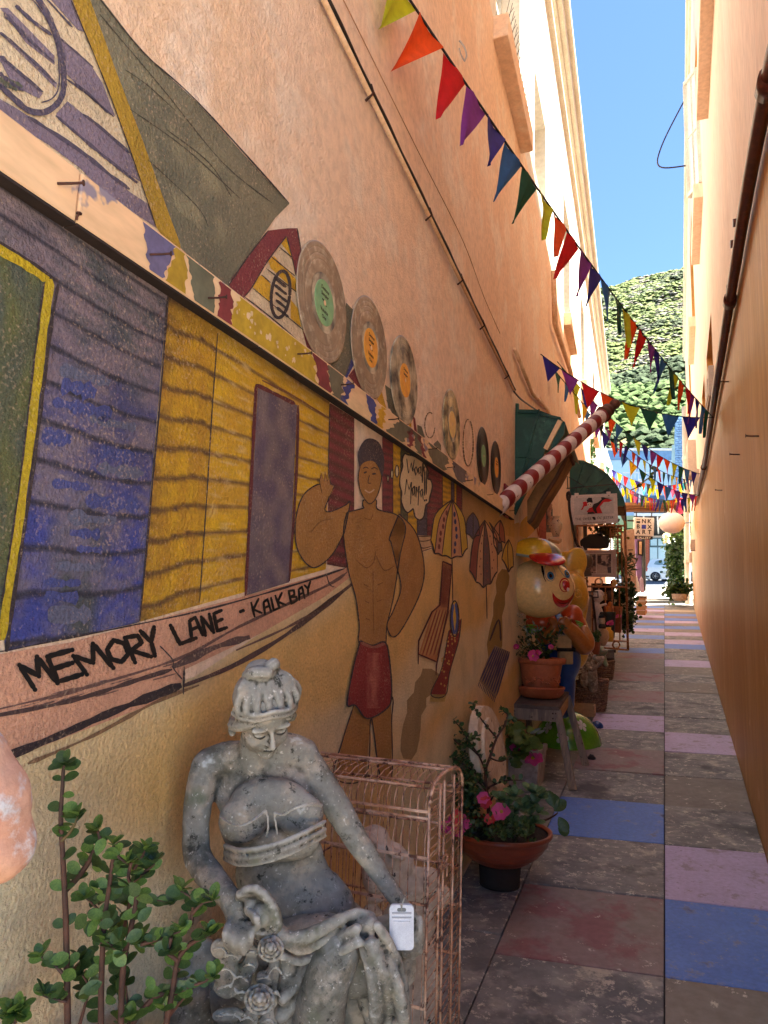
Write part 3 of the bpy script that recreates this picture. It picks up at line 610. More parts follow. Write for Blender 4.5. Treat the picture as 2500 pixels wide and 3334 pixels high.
for ch, q, w_ in (('M', [(78, 1908), (160, 1868), (243, 1982), (148, 2010)], 15), ('E', [(200, 1870), (310, 1838), (348, 1950), (240, 1978)], 15), ('M', [(305, 1870), (398, 1812), (480, 1918), (368, 1946)], 14), ('O', [(440, 1815), (520, 1785), (560, 1880), (470, 1905)], 14), ('R', [(528, 1790), (590, 1765), (640, 1870), (572, 1895)], 13), ('Y', [(595, 1762), (652, 1745), (676, 1862), (640, 1870)], 13),
                  ('L', [(722, 1738), (780, 1725), (832, 1795), (758, 1818)], 12), ('A', [(796, 1712), (832, 1702), (858, 1778), (812, 1795)], 10), ('N', [(852, 1702), (886, 1690), (905, 1768), (870, 1780)], 10), ('E', [(905, 1688), (938, 1672), (960, 1750), (918, 1762)], 10),
                  ('K', [(1064, 1642), (1096, 1625), (1108, 1685), (1076, 1700)], 6.5), ('A', [(1112, 1636), (1136, 1625), (1148, 1680), (1122, 1690)], 6.5), ('L', [(1148, 1622), (1165, 1618), (1178, 1668), (1158, 1674)], 6.5), ('K', [(1166, 1612), (1194, 1600), (1210, 1652), (1182, 1664)], 6.5),
                  ('B', [(1222, 1592), (1250, 1580), (1262, 1636), (1234, 1646)], 6.5), ('A', [(1262, 1582), (1282, 1572), (1290, 1622), (1268, 1630)], 6), ('Y', [(1290, 1568), (1314, 1552), (1312, 1600), (1300, 1610)], 6)):
    tl, tr, br, bl = q; b = MB()
    for st in GL[ch]:
        pts = [ZB(*[(tl[i] * (1 - u) + tr[i] * u) * (1 - v) + (bl[i] * (1 - u) + br[i] * u) * v for i in (0, 1)]) for u, v in st]
        for a, c in zip(pts, pts[1:]): rib(b, [a, c], w_ * .78, INK, .0034 + random.uniform(0, .0006), .14, False)
        for p in pts: fill(b, [(p[0] + w_ * .36 * math.cos(t * .785), p[1] + w_ * .36 * math.sin(t * .785)) for t in range(8)], INK, .0031)
    b.build('painted_letter', INKM, mural)
b = MB(); rib(b, zz(ZB, [(1012, 1682), (1036, 1672)]), 7, INK, .0032); b.build('painted_letter', INKM, mural)
# words in the bubble
for st in ([(392, 610), (410, 760), (440, 650), (452, 740), (470, 620)], [(490, 690), (470, 720), (485, 780), (505, 740), (490, 690)], [(535, 690), (512, 710), (520, 770), (538, 740), (537, 690), (540, 790)], [(560, 640), (552, 860)], [(553, 720), (575, 690), (545, 800)],
           [(372, 980), (392, 820), (418, 930), (440, 850), (432, 1080)], [(470, 890), (448, 920), (458, 990), (475, 950), (470, 890), (478, 1000)], [(488, 1010), (492, 900), (505, 960), (520, 890), (508, 1090)], [(550, 920), (530, 950), (540, 1010), (556, 960), (550, 920), (562, 1030)], [(578, 720), (574, 990)], [(597, 715), (592, 980)], [(574, 1030), (576, 1050)], [(593, 1025), (594, 1048)]):
    b = MB(); rib(b, zz(ZM, st), 3.0, (0.03, .02, .02), .0036, .2, False); b.build('painted_letter', INKM, mural)
# little huts behind the bather
if 1:
    zt = lambda x: 265 + (x - 0) * .62 + 30
    for x0, x1, y1, c in ((140, 250, 1290, RED), (250, 330, 1300, YEL), (330, 400, 1400, mc(96, 88, 60)), (400, 500, 1400, YEL), (500, 600, 1402, mc(92, 74, 84)), (600, 760, 1400, RED), (760, 850, 1420, YEL), (850, 880, 1300, mc(92, 74, 84)), (880, 905, 1200, YEL), (905, 960, 1200, RED)):
        b = MB(); patch(b, ZM(x0, zt(x0)), ZM(x1, zt(x1)), ZM(x1, y1), ZM(x0, y1), 4, 60, (lambda c, x0: lambda u, v: mixc(c, DK, .28 + .5 * math.sin(v * 75 + u * 2) * (.5 if c != RED else .9) + nn(u * 3, v * 20, x0) * .5 - .15))(c, x0), .0016)
        rib(b, zz(ZM, [(x1, zt(x1)), (x1, y1)]), 1.6, DK, .0022); b.build('painted_hut', paint, mural)
    b = MB(); patch(b, ZB(1397, 795), ZB(1500, 860), ZB(1500, 1500), ZB(1385, 1480), 8, 60, lambda u, v: mixc(RED, mc(90, 50, 38), .4 + .5 * math.sin(v * 90)), .0014); b.build('painted_hut', paint, mural)
    b = MB(); patch(b, ZM(960, 880), ZM(1500, 1240), ZM(1500, 1420), ZM(960, 1300), 20, 10, lambda u, v: mixc(mc(150, 112, 76), mc(204, 150, 74), u * .7 + v * .3), .0013); b.build('painted_sand', paint, mural); b = MB()
    fill(b, zz(ZM, [(400, 1400), (640, 1400), (660, 1480), (600, 1540), (480, 1580), (420, 1430)]), mc(206, 160, 120), .0018)
    for a in ([(400, 1400), (520, 1410), (650, 1405)], [(440, 1440), (560, 1460), (650, 1440)], [(470, 1500), (560, 1530), (650, 1510)], [(510, 1410), (520, 1460), (535, 1540)], [(480, 1580), (560, 1560), (650, 1530)]): rib(b, zz(ZM, a), 2.2, mc(110, 80, 60), .0024, .4)
    b.build('painted_steps', paint, mural)
def _(b):
    q = [(400, 570), (370, 560), (345, 620), (350, 690), (325, 780), (320, 880), (340, 960), (335, 1040), (360, 1120), (400, 1165), (440, 1140), (460, 1130), (480, 1210), (530, 1240), (570, 1200), (588, 1095), (620, 1060), (632, 1000), (655, 900), (640, 830), (610, 815), (612, 740), (590, 690), (560, 640), (500, 600), (440, 575)]
    fill(b, zz(ZM, q), mc(224, 178, 138), .0026); rib(b, zz(ZM, q + q[:1]), 3.2, DK, .003, .2)
    for cx, cy, rx, ry in ((292, 740, 18, 60), (240, 770, 12, 45), (199, 815, 9, 32)):
        e = [(cx + rx * math.cos(t * .5236), cy + ry * math.sin(t * .5236)) for t in range(13)]; fill(b, zz(ZM, e[:-1]), mc(226, 190, 150), .0028); rib(b, zz(ZM, e), 2.2, DK, .0032)
part('painted_speech_bubble', _)
# plain bather in red trunks
def _(b):
    SK = mc(166, 112, 56); SK2 = mc(132, 84, 42); o = .0032
    def limb(q, c=SK, w_=2.6, oo=o): fill(b, q, c, oo); rib(b, q + q[:1], w_, DK, oo + .0006, .2)
    limb([(762, 1530), (740, 1600), (722, 1680), (790, 1680), (800, 1560), (806, 1570), (822, 1680), (846, 1680), (846, 1560), (844, 1500), (780, 1500)])
    limb(sl2([(744, 1150), (716, 1200), (676, 1226), (644, 1190), (638, 1130), (654, 1072), (690, 1046), (712, 1066), (702, 1100), (718, 1104), (756, 1086)], 4))   # raised arm
    limb(sl2([(862, 1110), (898, 1150), (916, 1220), (908, 1280), (870, 1356), (848, 1376), (836, 1350), (850, 1318), (866, 1270), (856, 1220), (842, 1160)], 4))
    limb(sl2([(750, 1106), (742, 1150), (752, 1230), (768, 1290), (776, 1350), (778, 1392), (828, 1400), (836, 1350), (850, 1290), (864, 1200), (876, 1140), (856, 1112), (816, 1100), (812, 1080), (786, 1080), (784, 1098)], 3))
    limb(sl2([(780, 1000), (774, 1030), (780, 1064), (798, 1088), (814, 1072), (824, 1036), (822, 1000), (802, 978), (780, 1000)], 4)[:-1], SK, 2.2, o + .0012)
    fill(b, sl2([(776, 1010), (774, 975), (792, 948), (818, 955), (830, 990), (826, 1030), (818, 1010), (806, 996), (788, 998), (776, 1010)], 4)[:-1], mc(70, 56, 62), o + .0024)
    for q in ([(786, 1022), (792, 1019)], [(804, 1024), (812, 1023)]): rib(b, q, 3.5, DK, o + .003)
    rib(b, [(784, 1012), (790, 1009), (796, 1012)], 2, DK, o + .003); rib(b, [(802, 1013), (809, 1010), (816, 1014)], 2, DK, o + .003); rib(b, [(798, 1026), (795, 1042), (801, 1044)], 1.8, DK, o + .003); rib(b, [(788, 1058), (798, 1064), (809, 1057)], 3.2, mc(200, 160, 130), o + .003)
    fill(b, sl2([(696, 1066), (690, 1040), (694, 1022), (700, 1040), (702, 1018), (707, 1040), (711, 1022), (714, 1046), (722, 1050), (712, 1072), (696, 1066)], 2)[:-1], SK, o + .001)
    rib(b, [(696, 1066), (690, 1040), (694, 1022), (700, 1040), (702, 1018), (707, 1040), (711, 1022), (714, 1046), (722, 1050), (712, 1072)], 1.6, DK, o + .0016, .1, False)
    for q, w_ in (([(768, 1208), (790, 1226), (806, 1216), (812, 1190)], 2), ([(812, 1200), (830, 1232), (852, 1222)], 2), ([(806, 1230), (806, 1300), (808, 1370)], 1.6), ([(786, 1262), (796, 1268)], 2), ([(814, 1264), (828, 1258)], 2), ([(788, 1298), (798, 1303)], 2), ([(814, 1300), (826, 1295)], 2), ([(806, 1110), (800, 1122), (786, 1118)], 1.6), ([(790, 1336), (800, 1340)], 2), ([(672, 1150), (690, 1128), (720, 1120)], 1.6)): rib(b, q, w_, SK2, o + .002)
    limb(sl2([(778, 1384), (764, 1440), (750, 1520), (768, 1524), (794, 1552), (836, 1530), (846, 1500), (842, 1430), (832, 1388), (804, 1394), (778, 1384)], 4)[:-1], mc(138, 40, 36), 3.4, o + .003)
    patch(b, (790, 1410), (826, 1410), (818, 1530), (790, 1530), 6, 12, lambda u, v: mixc(mc(138, 40, 36), mc(176, 92, 74), 1 - abs(u - .5) * 2 + nn(u * 5, v * 5)), o + .0036)
    rib(b, [(780, 1388), (806, 1398), (832, 1390)], 6, mc(150, 84, 66), o + .004)
part('painted_bather', _)
def parasol(top, ribs, cols, mast, dots=None, oo=.0026):
    def _(b):
        n = len(ribs) - 1; tx, ty = top
        for i in range(n):
            (x0, y0, bx0, by0), (x1, y1, bx1, by1) = ribs[i], ribs[i + 1]
            q = sl2([(tx, ty), (bx0, by0), (x0, y0)], 5) + [((x0 + x1) / 2, (y0 + y1) / 2 - 16)] + sl2([(x1, y1), (bx1, by1), (tx, ty)], 5)[:-1]
            fill(b, zz(ZM, q), cols[i % len(cols)], oo); rib(b, zz(ZM, [(tx, ty), (bx1, by1), (x1, y1)]), 2.0, DK, oo + .0008)
            rib(b, zz(ZM, [(x0, y0), ((x0 + x1) / 2, (y0 + y1) / 2 - 16), (x1, y1)]), 3, DK, oo + .0008)
            if dots:
                for k in range(6):
                    u = .5 + random.uniform(-.2, .2); v = .3 + .62 * k / 5; px = (bx0 * (1 - u) + bx1 * u) * (1 - abs(2 * v - 1)) + (tx * (1 - v) + (x0 * (1 - u) + x1 * u) * v) * abs(2 * v - 1); py = ty + (y0 - ty) * v - 30
                    if v < .5: px = tx + (bx0 * (1 - u) + bx1 * u - tx) * v * 2; 
                    else: px = (bx0 * (1 - u) + bx1 * u) + ((x0 * (1 - u) + x1 * u) - (bx0 * (1 - u) + bx1 * u)) * (v - .5) * 2
                    r_ = dots[1]; c = dots[0][i % len(dots[0])]
                    if c: fill(b, zz(ZM, [(px + r_ * math.cos(t), py + 2.2 * r_ * math.sin(t)) for t in [k2 * .785 for k2 in range(8)]]), c, oo + .0007)
        rib(b, zz(ZM, [(ribs[0][0], ribs[0][1]), (ribs[0][2], ribs[0][3]), (tx, ty)]), 2.6, DK, oo + .0008)
        if mast: rib(b, zz(ZM, mast), 2.2, DK, oo - .0006)
    part('painted_parasol', _)
NV = mc(60, 56, 96); PKN = mc(196, 138, 104)
parasol((860, 1030), [(640, 1450, 690, 1180), (680, 1590, 730, 1240), (755, 1610, 800, 1250), (850, 1640, 858, 1280), (960, 1620, 930, 1260), (1020, 1530, 980, 1210)], [mc(200, 154, 54), mc(190, 128, 96), mc(202, 160, 60), PKN, mc(200, 154, 54)], [(858, 1640), (862, 1800), (866, 2080)], ([None, mc(120, 60, 50), None, NV, None], 13))
parasol((1195, 1240), [(1038, 1760, 1080, 1440), (1105, 1880, 1130, 1520), (1180, 1940, 1180, 1560), (1255, 1900, 1240, 1540), (1325, 1770, 1310, 1460)], [mc(140, 70, 58), mc(206, 150, 112), mc(108, 74, 74), mc(206, 150, 112)], [(1210, 1900), (1214, 2050), (1218, 2260)], ([None, mc(120, 60, 46), mc(150, 70, 60), mc(120, 60, 46)], 5))
parasol((1075, 1160), [(1000, 1380, 1015, 1240), (1075, 1440, 1075, 1260), (1140, 1400, 1130, 1260)], [mc(80, 70, 96), mc(92, 80, 100)], None)
parasol((1355, 1240), [(1280, 1420, 1300, 1310), (1345, 1480, 1345, 1330), (1405, 1480, 1390, 1330)], [mc(196, 130, 94), mc(160, 84, 62)], None)
parasol((1440, 1440), [(1370, 1640, 1395, 1530), (1440, 1780, 1430, 1560), (1490, 1720, 1480, 1540)], [mc(206, 158, 60), mc(214, 166, 76)], None)
parasol((1240, 1260), [(1290, 1500, 1275, 1350), (1330, 1600, 1320, 1420), (1375, 1560, 1350, 1420)], [mc(176, 96, 76), mc(96, 84, 92)], None, None, .002)
def _(b):
    fill(b, zz(ZC, [(748, 1285), (790, 1300), (770, 1500), (725, 1740), (640, 1700), (700, 1510), (735, 1470)]), mc(190, 118, 72), .0026)
    for k in range(8): rib(b, zz(ZC, [(752 + k * 5, 1295), (740 + k * 4.5, 1490)]), 1.6, mc(120, 44, 34), .0032)
    for k in range(10): rib(b, zz(ZC, [(715 + k * 7, 1500), (648 + k * 8.5, 1705)]), 2.0, mc(122, 44, 34) if k % 2 else mc(196, 150, 90), .0032)
    for a in ([(748, 1282), (790, 1300)], [(748, 1282), (735, 1480), (700, 1510), (640, 1640), (638, 1745)], [(790, 1300), (772, 1500), (720, 1750), (718, 1795)], [(640, 1700), (722, 1735)]): rib(b, zz(ZC, a), 3.4, mc(84, 30, 26), .0036, .1, False)
part('painted_deck_chair', _)
def _(b):
    fill(b, zz(ZC, [(775, 1595), (832, 1540), (820, 1640), (780, 1780), (760, 1885), (695, 1880), (745, 1760)]), mc(134, 40, 28), .0026)
    for k in range(34):
        u, v = random.random(), random.random(); x = 775 + (825 - 775) * u - v * 70; y = 1600 + 270 * v - u * 20; fill(b, zz(ZC, [(x - 4, y), (x, y - 6), (x + 5, y), (x, y + 6)]), mc(200, 150, 76), .0032)
    for k in range(14): rib(b, zz(ZC, [(697 + k * 5, 1880), (690 + k * 5, 1915)]), 1.5, mc(180, 140, 60), .003)
    rib(b, zz(ZC, [(775, 1595), (745, 1760), (695, 1880), (760, 1885), (780, 1780), (820, 1640), (832, 1540)]), 2, DK, .0034)
part('painted_towel', _)
def _(b):
    e = [(802 + 19 * math.cos(t * .5236), 1540 + 80 * math.sin(t * .5236)) for t in range(13)]; fill(b, zz(ZC, e[:-1]), mc(206, 160, 60), .0028); rib(b, zz(ZC, e), 3, DK, .0034)
    rib(b, zz(ZC, [(796, 1475), (790, 1540), (800, 1610)]), 5, mc(74, 84, 140), .0032); rib(b, zz(ZC, [(806, 1470), (814, 1540), (806, 1610)]), 5, mc(74, 84, 140), .0032)
part('painted_beach_ball', _)
def _(b):
    fill(b, zz(ZC, [(985, 1660), (1050, 1690), (1000, 1870), (985, 1900), (912, 1820), (950, 1720)]), mc(150, 120, 96), .0026)
    for k in range(9): rib(b, zz(ZC, [(985 + k * 8, 1665 + k * 3), (918 + k * 9, 1815 + k * 9)]), 3.4, mc(62, 56, 90), .0032, .3)
    for k in range(12): rib(b, zz(ZC, [(914 + k * 6.5, 1825 + k * 6), (908 + k * 6.5, 1845 + k * 6.5)]), 1.4, NV, .003)
    rib(b, zz(ZC, [(960, 1640), (1000, 1545), (1010, 1640)]), 4, DK, .003)
part('painted_towel', _)
def _(b):  # hearts and hands on the far end
    for x, y in ((1155, 1105), (1163, 1120), (1170, 1100)): rib(b, [(x, y + 40), (x - 5, y), (x, y - 8), (x + 4, y), (x, y + 40)], 2.2, mc(176, 84, 50), .002)
    fill(b, [(1178, 1150), (1176, 1100), (1184, 1080), (1194, 1100), (1194, 1150)], mc(70, 60, 54), .002)
part('painted_heart', _)
# ================================================================== board, pipes and records on the left wall
boardm = mat('weathered_board_paint', mc(226, 178, 138), mc(214, 164, 124), s1=3, s2=40, rough=.75, bump=.3, bs=30, bd=.002, stretch=(1, .25, 1), spots=[(mc(126, 108, 116), 9, .64, .67), (mc(120, 78, 44), 30, .74, .77)])
T = 0.024
bt = thing('board', 'long flaking cream board nailed along the wall beneath the painted gables', 'board', lw(500, 700))
def bseg(x0, x1, dark=0.0):
    b = MB(); A = lw(x0, 252 + .705 * x0 if x0 < 400 else 0) if 0 else None
    def ends(x):
        yb = 368 + (1122 - 368) * x / 1111; B_ = lw(x, yb, T); Tt = Vector((B_.x, B_.y, B_.z + .076)); return B_, Tt
    (B0, T0), (B1, T1) = ends(x0), ends(x1); nrm = NL.normalized() * T
    e = Vector((0, .0015, 0)); b.hexa([B0 - nrm + e, B1 - nrm - e, B1 - e, B0 + e], [T0 - nrm + e, T1 - nrm - e, T1 - e, T0 + e]); o_ = b.build('board_length', boardm, bt, bevel=.003); d_ = MB(); dz_ = Vector((0, 0, -.004)); d_.hexa([B0 - nrm + e + dz_, B1 - nrm - e + dz_, B1 - e + dz_ - nrm * .02, B0 + e + dz_ - nrm * .02], [B0 - nrm + e, B1 - nrm - e, B1 - e - nrm * .02, B0 + e - nrm * .02]); d_.build('dark_lower_edge', mat('shade_grime_edge', lin(58, 44, 40), lin(40, 32, 30), rough=.9), o_); return o_  # strip under the board coloured dark for the shade and grime there
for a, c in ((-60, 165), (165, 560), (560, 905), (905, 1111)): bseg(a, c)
def bp(x, v):                                     # point on the face of the board, v 0 bottom .. 1 top
    yb = 368 + (1122 - 368) * x / 1111; q = lw(x, yb, T + .0012); q.z += .004 + v * .068; return q
pm = mat('board_flaking_paint', (1, 1, 1), vcol=True, s1=20, s2=60, rough=.7, bump=.35, bs=40, bd=.002)
def _pf(x0, x1, x2, x3, col, seed):               # bottom x0..x1, top x2..x3, ragged ends
    b = MB(); rr = random.Random(seed); n = 14
    jt = lambda k, o_: 9 * noise.noise(Vector((k * .45, seed * 3.7, o_))) + 3 * noise.noise(Vector((k * 1.3, seed, o_)))
    L_ = [bp(x0 + (x2 - x0) * k / n + jt(k, 0), k / n) for k in range(n + 1)]; R_ = [bp(x1 + (x3 - x1) * k / n + jt(k, 9), k / n) for k in range(n + 1)]
    b.add(L_ + R_, [(k, n + 1 + k, n + 2 + k, k + 1) for k in range(n)], [col] * (2 * n + 2)); return b
allp = MB()
for a in ((322, 352, 300, 372, mc(104, 92, 122), 1), (354, 400, 374, 394, mc(172, 132, 40), 2), (420, 462, 398, 458, mc(104, 98, 78), 3), (470, 500, 470, 496, RED, 4), (500, 688, 512, 672, mc(186, 146, 44), 5), (688, 716, 674, 706, RED, 6),
          (716, 740, 706, 740, OLIVE, 7), (740, 750, 745, 762, BLU, 8), (800, 812, 790, 806, BLU, 9), (812, 826, 822, 832, YEL, 10), (835, 872, 860, 890, OLIVE, 11), (880, 890, 886, 898, RED, 12), (898, 912, 892, 906, OLIVE, 13), (914, 920, 900, 908, RED, 14), (932, 960, 925, 968, OLIVE, 15), (985, 1004, 975, 1010, mc(110, 96, 96), 16)):
    _pf(*a).build('paint_flake', pm, bt)
rr = random.Random(3)
for k in range(26):                               # flakes missing from the yellow stretch
    x = rr.uniform(505, 685); v = rr.uniform(.1, .9); p = bp(x, v); s_ = rr.uniform(.002, .008); allp.add([p + Vector((.0008, s_ * math.cos(t * 1.05) * rr.uniform(.5, 1.4), s_ * math.sin(t * 1.05) * rr.uniform(.5, 1.3))) for t in range(6)], [tuple(range(6))], [mc(222, 176, 138)] * 6)
allp.build('paint_chips', pm, bt, kind='stuff')
rust = mat('rusty_iron', lin(84, 46, 30), lin(52, 32, 26), s1=30, rough=.8, bump=.4, bs=200)
def nail(parent, p, d, L_=.03, r=.0018):
    b = MB(); q = p + d * L_; b.tube([p, p + d * L_ * .6 + Vector((0, 0, .002)), q + Vector((0, .003, .006))], r, 6); b.tube([q + Vector((0, .003, .006)), q + d * .002 + Vector((0, .003, .006))], r * 2.2, 6); return b.build('nail', rust, parent)
for i, (x, v) in enumerate(((118, .45), (320, .35), (447, .3), (640, .55), (735, .6), (838, .6), (925, .6), (965, .3), (1005, .3), (1052, .4), (1100, .4))): nail(bt, bp(x, v), NL.normalized() + Vector((0, .5, 0)), .026)
nail(bt, bp(165, .0), Vector((0, 0, 1)), .004)
# conduit across the wall
dark = mat('black_cable', lin(44, 38, 36), rough=.5, bump=.1); pipe_p = mat('painted_pipe', lin(232, 196, 158), lin(206, 160, 118), s1=9, rough=.6, bump=.2, spots=[(lin(140, 90, 56), 30, .68, .72)])
cd = thing('conduit', 'thin cream conduit with a black cable running high along the peach wall', 'conduit', lw(875, 350))
a, c = lw(690, -20, .016), lw(1112, 848, .016); b = MB(); b.tube([a, (a + c) / 2, c], .008, 8); b.build('pipe', pipe_p, cd, True)
b = MB(); pts = [a + (c - a) * t / 24 + Vector((.002, 0, .017 + .004 * math.sin(t * 2.1))) for t in range(25)]; b.tube(pts, .008, 6); b.build('cable', dark, cd, True)
for t in (.12, .33, .5, .66, .9):
    p = a + (c - a) * t; b = MB(); b.tube([p + Vector((-.012, -.01, -.02)), p + Vector((.014, -.01, 0)), p + Vector((.004, -.01, .03))], .004, 6); b.build('clip', rust, cd)
cd2 = thing('cable', 'black cable drooping from the conduit down to the green awning', 'cable', lw(1140, 860)); b = MB(); b.tube(smoothline([lw(1110, 845, .02), lw(1125, 862, .04), lw(1150, 880, .03), lw(1180, 900, .06)], 5), .006, 6); b.build('wire', dark, cd2, True)
for q, lab in (([(1112, 755), (1150, 850), (1185, 888)], 'short rusty pipe on the peach wall above the green awning'), ([(1166, 862), (1190, 900), (1200, 915)], 'stub of painted pipe just behind the green awning')):
    t = thing('conduit', lab, 'conduit', lw(*q[0])); b = MB(); b.tube([lw(*p, .02) for p in q], .014, 8); b.build('pipe', pipe_p, t, True)
t = thing('downpipe', 'painted drainpipe bending down the left wall from the white storey', 'drainpipe', lw(1196, 600)); b = MB(); b.tube([lw(1196, 585, .05), lw(1199, 700, .05), lw(1204, 716, .05), lw(1232, 800, .05), lw(1252, 900, .05)], .026, 10); b.build('pipe', pipe_p, t, True)
# hairline crack and small holes
t = thing('wall_cable', 'thin wire stretched loosely over the upper peach wall', 'cable', lw(900, 300)); b = MB(); b.tube(smoothline([lw(742, 0, .006), lw(900, 320, .006), lw(1000, 520, .006), lw(1045, 640, .006), lw(1080, 720, .006)], 6), .0016, 5); b.build('wire', mat('faded_wire', lin(190, 140, 100)), t)
# records
def vinyl(name, c1, c2, c3=None): return mat(name, c1, c2, c3, s1=14, s2=50, rough=.42, bump=.1, bs=40)
vg = vinyl('faded_vinyl', mc(152, 124, 102), mc(134, 110, 92), mc(170, 146, 124)); vd = vinyl('worn_vinyl', mc(70, 62, 58), mc(188, 166, 140)); vw = vinyl('peeling_vinyl', mc(216, 186, 142), mc(60, 54, 52)); vk = vinyl('black_vinyl', lin(52, 50, 50), lin(34, 34, 36))
RW = Matrix((NL.normalized(), Vector((-0.0375, 1, 0)).normalized(), (0, 0, 1))).transposed()   # columns: out of the wall, along it, up
RT = Matrix((Vector((-0.0375, 1, 0)).normalized(), Vector((0, 0, 1)), NL.normalized())).transposed()   # text facing out of the wall: x along, y up
def record(px, py, m, lm, label, txt=None, R=.152, hole=mc(230, 190, 150)):
    c = lw(px, py, .004); t = thing('vinyl_record', label, 'record', c, 'old records glued to the peach wall'); Q = RT
    b = MB(); prof = [(.010, .0), (R * .99, 0), (R, .0015), (R * .97, .004)]
    rr = .96
    while rr > .50: prof += [(R * rr, .0034), (R * (rr - .012), .0044 if int(rr * 50) % 5 else .0030)]; rr -= .024
    prof += [(R * .40, .0036), (.010, .0036)]; b.lathe(c, prof, 56, Q, cap=False); b.build('disc', m, t, True)
    b = MB(); b.lathe(c, [(.0, .0038), (R * .50, .0046)], 40, Q, cap=False); b.build('dead_wax', vd if m is not vk else vk, t)
    b = MB(); b.lathe(c, [(.006, .0056), (R * .38, .0056), (R * .385, .0036)], 40, Q, cap=False); lb_ = b.build('label', lm, t)
    b = MB(); b.lathe(c, [(0, .0064), (.007, .0064)], 16, Q, cap=False); b.build('spindle_hole', boardm, t)
    if txt:
        for s_, y, sz in txt: text(t, 'label_text', s_, sz, c + Q @ Vector((0, y * 1.1, .0059)), Q, mat('label_ink', lin(60, 54, 40), rough=.7), .0001, bold=.0003)
    return t
gl = mat('green_label', mc(126, 158, 108), mc(112, 150, 110), s1=20, rough=.6, bump=.1); ol = mat('orange_label', mc(226, 146, 44), mc(214, 136, 50), s1=20, rough=.6, bump=.1); cl_ = mat('cream_label', mc(226, 176, 104), mc(214, 168, 110), s1=20, rough=.6, bump=.1)
TX = [('Devious', .032, .0145), ('Sampler', .018, .0135), ('STEREO          ', .004, .005), ('          Side A', -.004, .005), ('Volume', -.020, .0145), ('One', -.035, .0145)]
record(697, 655, vg, gl, 'largest looking faded vinyl record with a green label', TX); record(798, 752, vg, ol, 'faded grey vinyl record with an orange label beside the green labelled one', TX)
record(872.5, 822, vd, ol, 'scratched shiny black and silver record peeling over the board', TX[:2]); record(975, 917, vw, cl_, 'peeled white and gold record nearly worn away'); record(1043, 985, vk, gl, 'black record with dark green label, second from the striped pole'); record(1071, 1010, vk, ol, 'black record with small orange label nearest the striped pole', TX[:2])
# ================================================================== things along the left side
CR = (_r @ Vector((1, 0, 0))); CD = (_r @ Vector((0, 1, 0))); CF = (_r @ Vector((0, 0, 1)))
RC3 = Matrix((CR, CF, -CD)).transposed()           # columns: right, ahead, up as the photographer saw them
def ellC(mb, p, d, rx, ry, rd=None, ang=0.0, nu=20, nv=14):
    k = d / FPX; rd = rx if rd is None else rd; R = RC3 @ Matrix.Rotation(math.radians(ang), 3, 'Y'); mb.ell(P(p[0], p[1], d), (rx * k, rd * k, ry * k), R, nu, nv)
def capC(mb, pts, n=12, sm=True):                   # pts (x, y, d, r px)
    q = [(P(x, y, d), r * d / FPX) for x, y, d, r in pts]
    if sm and len(q) > 2:
        ps = smoothline([a for a, _ in q], 5); rs = []
        for i in range(len(q) - 1): rs += [q[i][1] + (q[i + 1][1] - q[i][1]) * j / 5 for j in range(5)]
        rs.append(q[-1][1])
    else: ps = [a for a, _ in q]; rs = [r for _, r in q]
    mb.tube(ps, rs, n); mb.ell(ps[0], rs[0] * .995, nu=n, nv=8); mb.ell(ps[-1], rs[-1] * .995, nu=n, nv=8)
def onz(x, y, z): return onpl(Vector((0, 0, 1)), z, x, y)
def ong(x, y, h): return onpl(Vector((0, -SL, 1)), h, x, y)
def onX(x, y, X): return onpl(Vector((1, 0, 0)), X, x, y)
# ---- leaves: one shared mesh per shape, many leaf objects
def leafmesh(name, m, w_=.62, tip=0.0, cup=.18, n=7, lobed=False):
    me = bpy.data.meshes.new(name); vs = [(0, 0, 0)]; fs = []; prof = []
    for i in range(n + 1):
        t = i / n; ww = w_ / 2 * (math.sin(math.pi * min(1, (t * .97 + .01) ** 1.25)) ** .55 if tip == 0 else math.sin(math.pi * min(1, t ** .8 + .02)) ** .9)
        if lobed: ww *= 1 + .22 * math.sin(t * 16)
        prof.append((t, max(ww, .012)))
    vs = []
    for t, ww in prof:
        z = -.12 * t * t + .05; vs += [(t, -ww, z + cup * ww), (t, 0, z - cup * ww * .5), (t, ww, z + cup * ww)]
    for i in range(n): a = 3 * i; fs += [(a, a + 3, a + 4, a + 1), (a + 1, a + 4, a + 5, a + 2)]
    me.from_pydata(vs, [], fs); me.materials.append(m); me.polygons.foreach_set('use_smooth', [True] * len(fs)); return me
def leafat(parent, me, p, d, up, size, name='leaf'):
    d = Vector(d).normalized(); x, y = frame(d, up); o = link(name, me, parent)
    R = Matrix((d, x, y)).transposed() if False else Matrix(((d.x, x.x, y.x), (d.y, x.y, y.y), (d.z, x.z, y.z)))
    o.matrix_local = Matrix.Translation(Vector(p) - (wloc(parent))) @ R.to_4x4() @ Matrix.Scale(size, 4); return o
def leafadd(mb, me, p, d, up, size, wf=1.0):
    d = Vector(d).normalized(); x, y = frame(d, up); b = len(mb.v); p = Vector(p)
    mb.add([p + (d * v.co.x + x * v.co.y * wf + y * v.co.z) * size for v in me.vertices], [tuple(f.vertices) for f in me.polygons])
def rv(): return Vector((random.uniform(-1, 1), random.uniform(-1, 1), random.uniform(-1, 1)))
L_jade = leafmesh('jade_leaf', leafmat('jade_green', lin(120, 146, 66), lin(90, 118, 52)), .66); L_jade2 = leafmesh('jade_leaf_dark', leafmat('jade_dark', lin(84, 106, 54), lin(60, 82, 42)), .7)
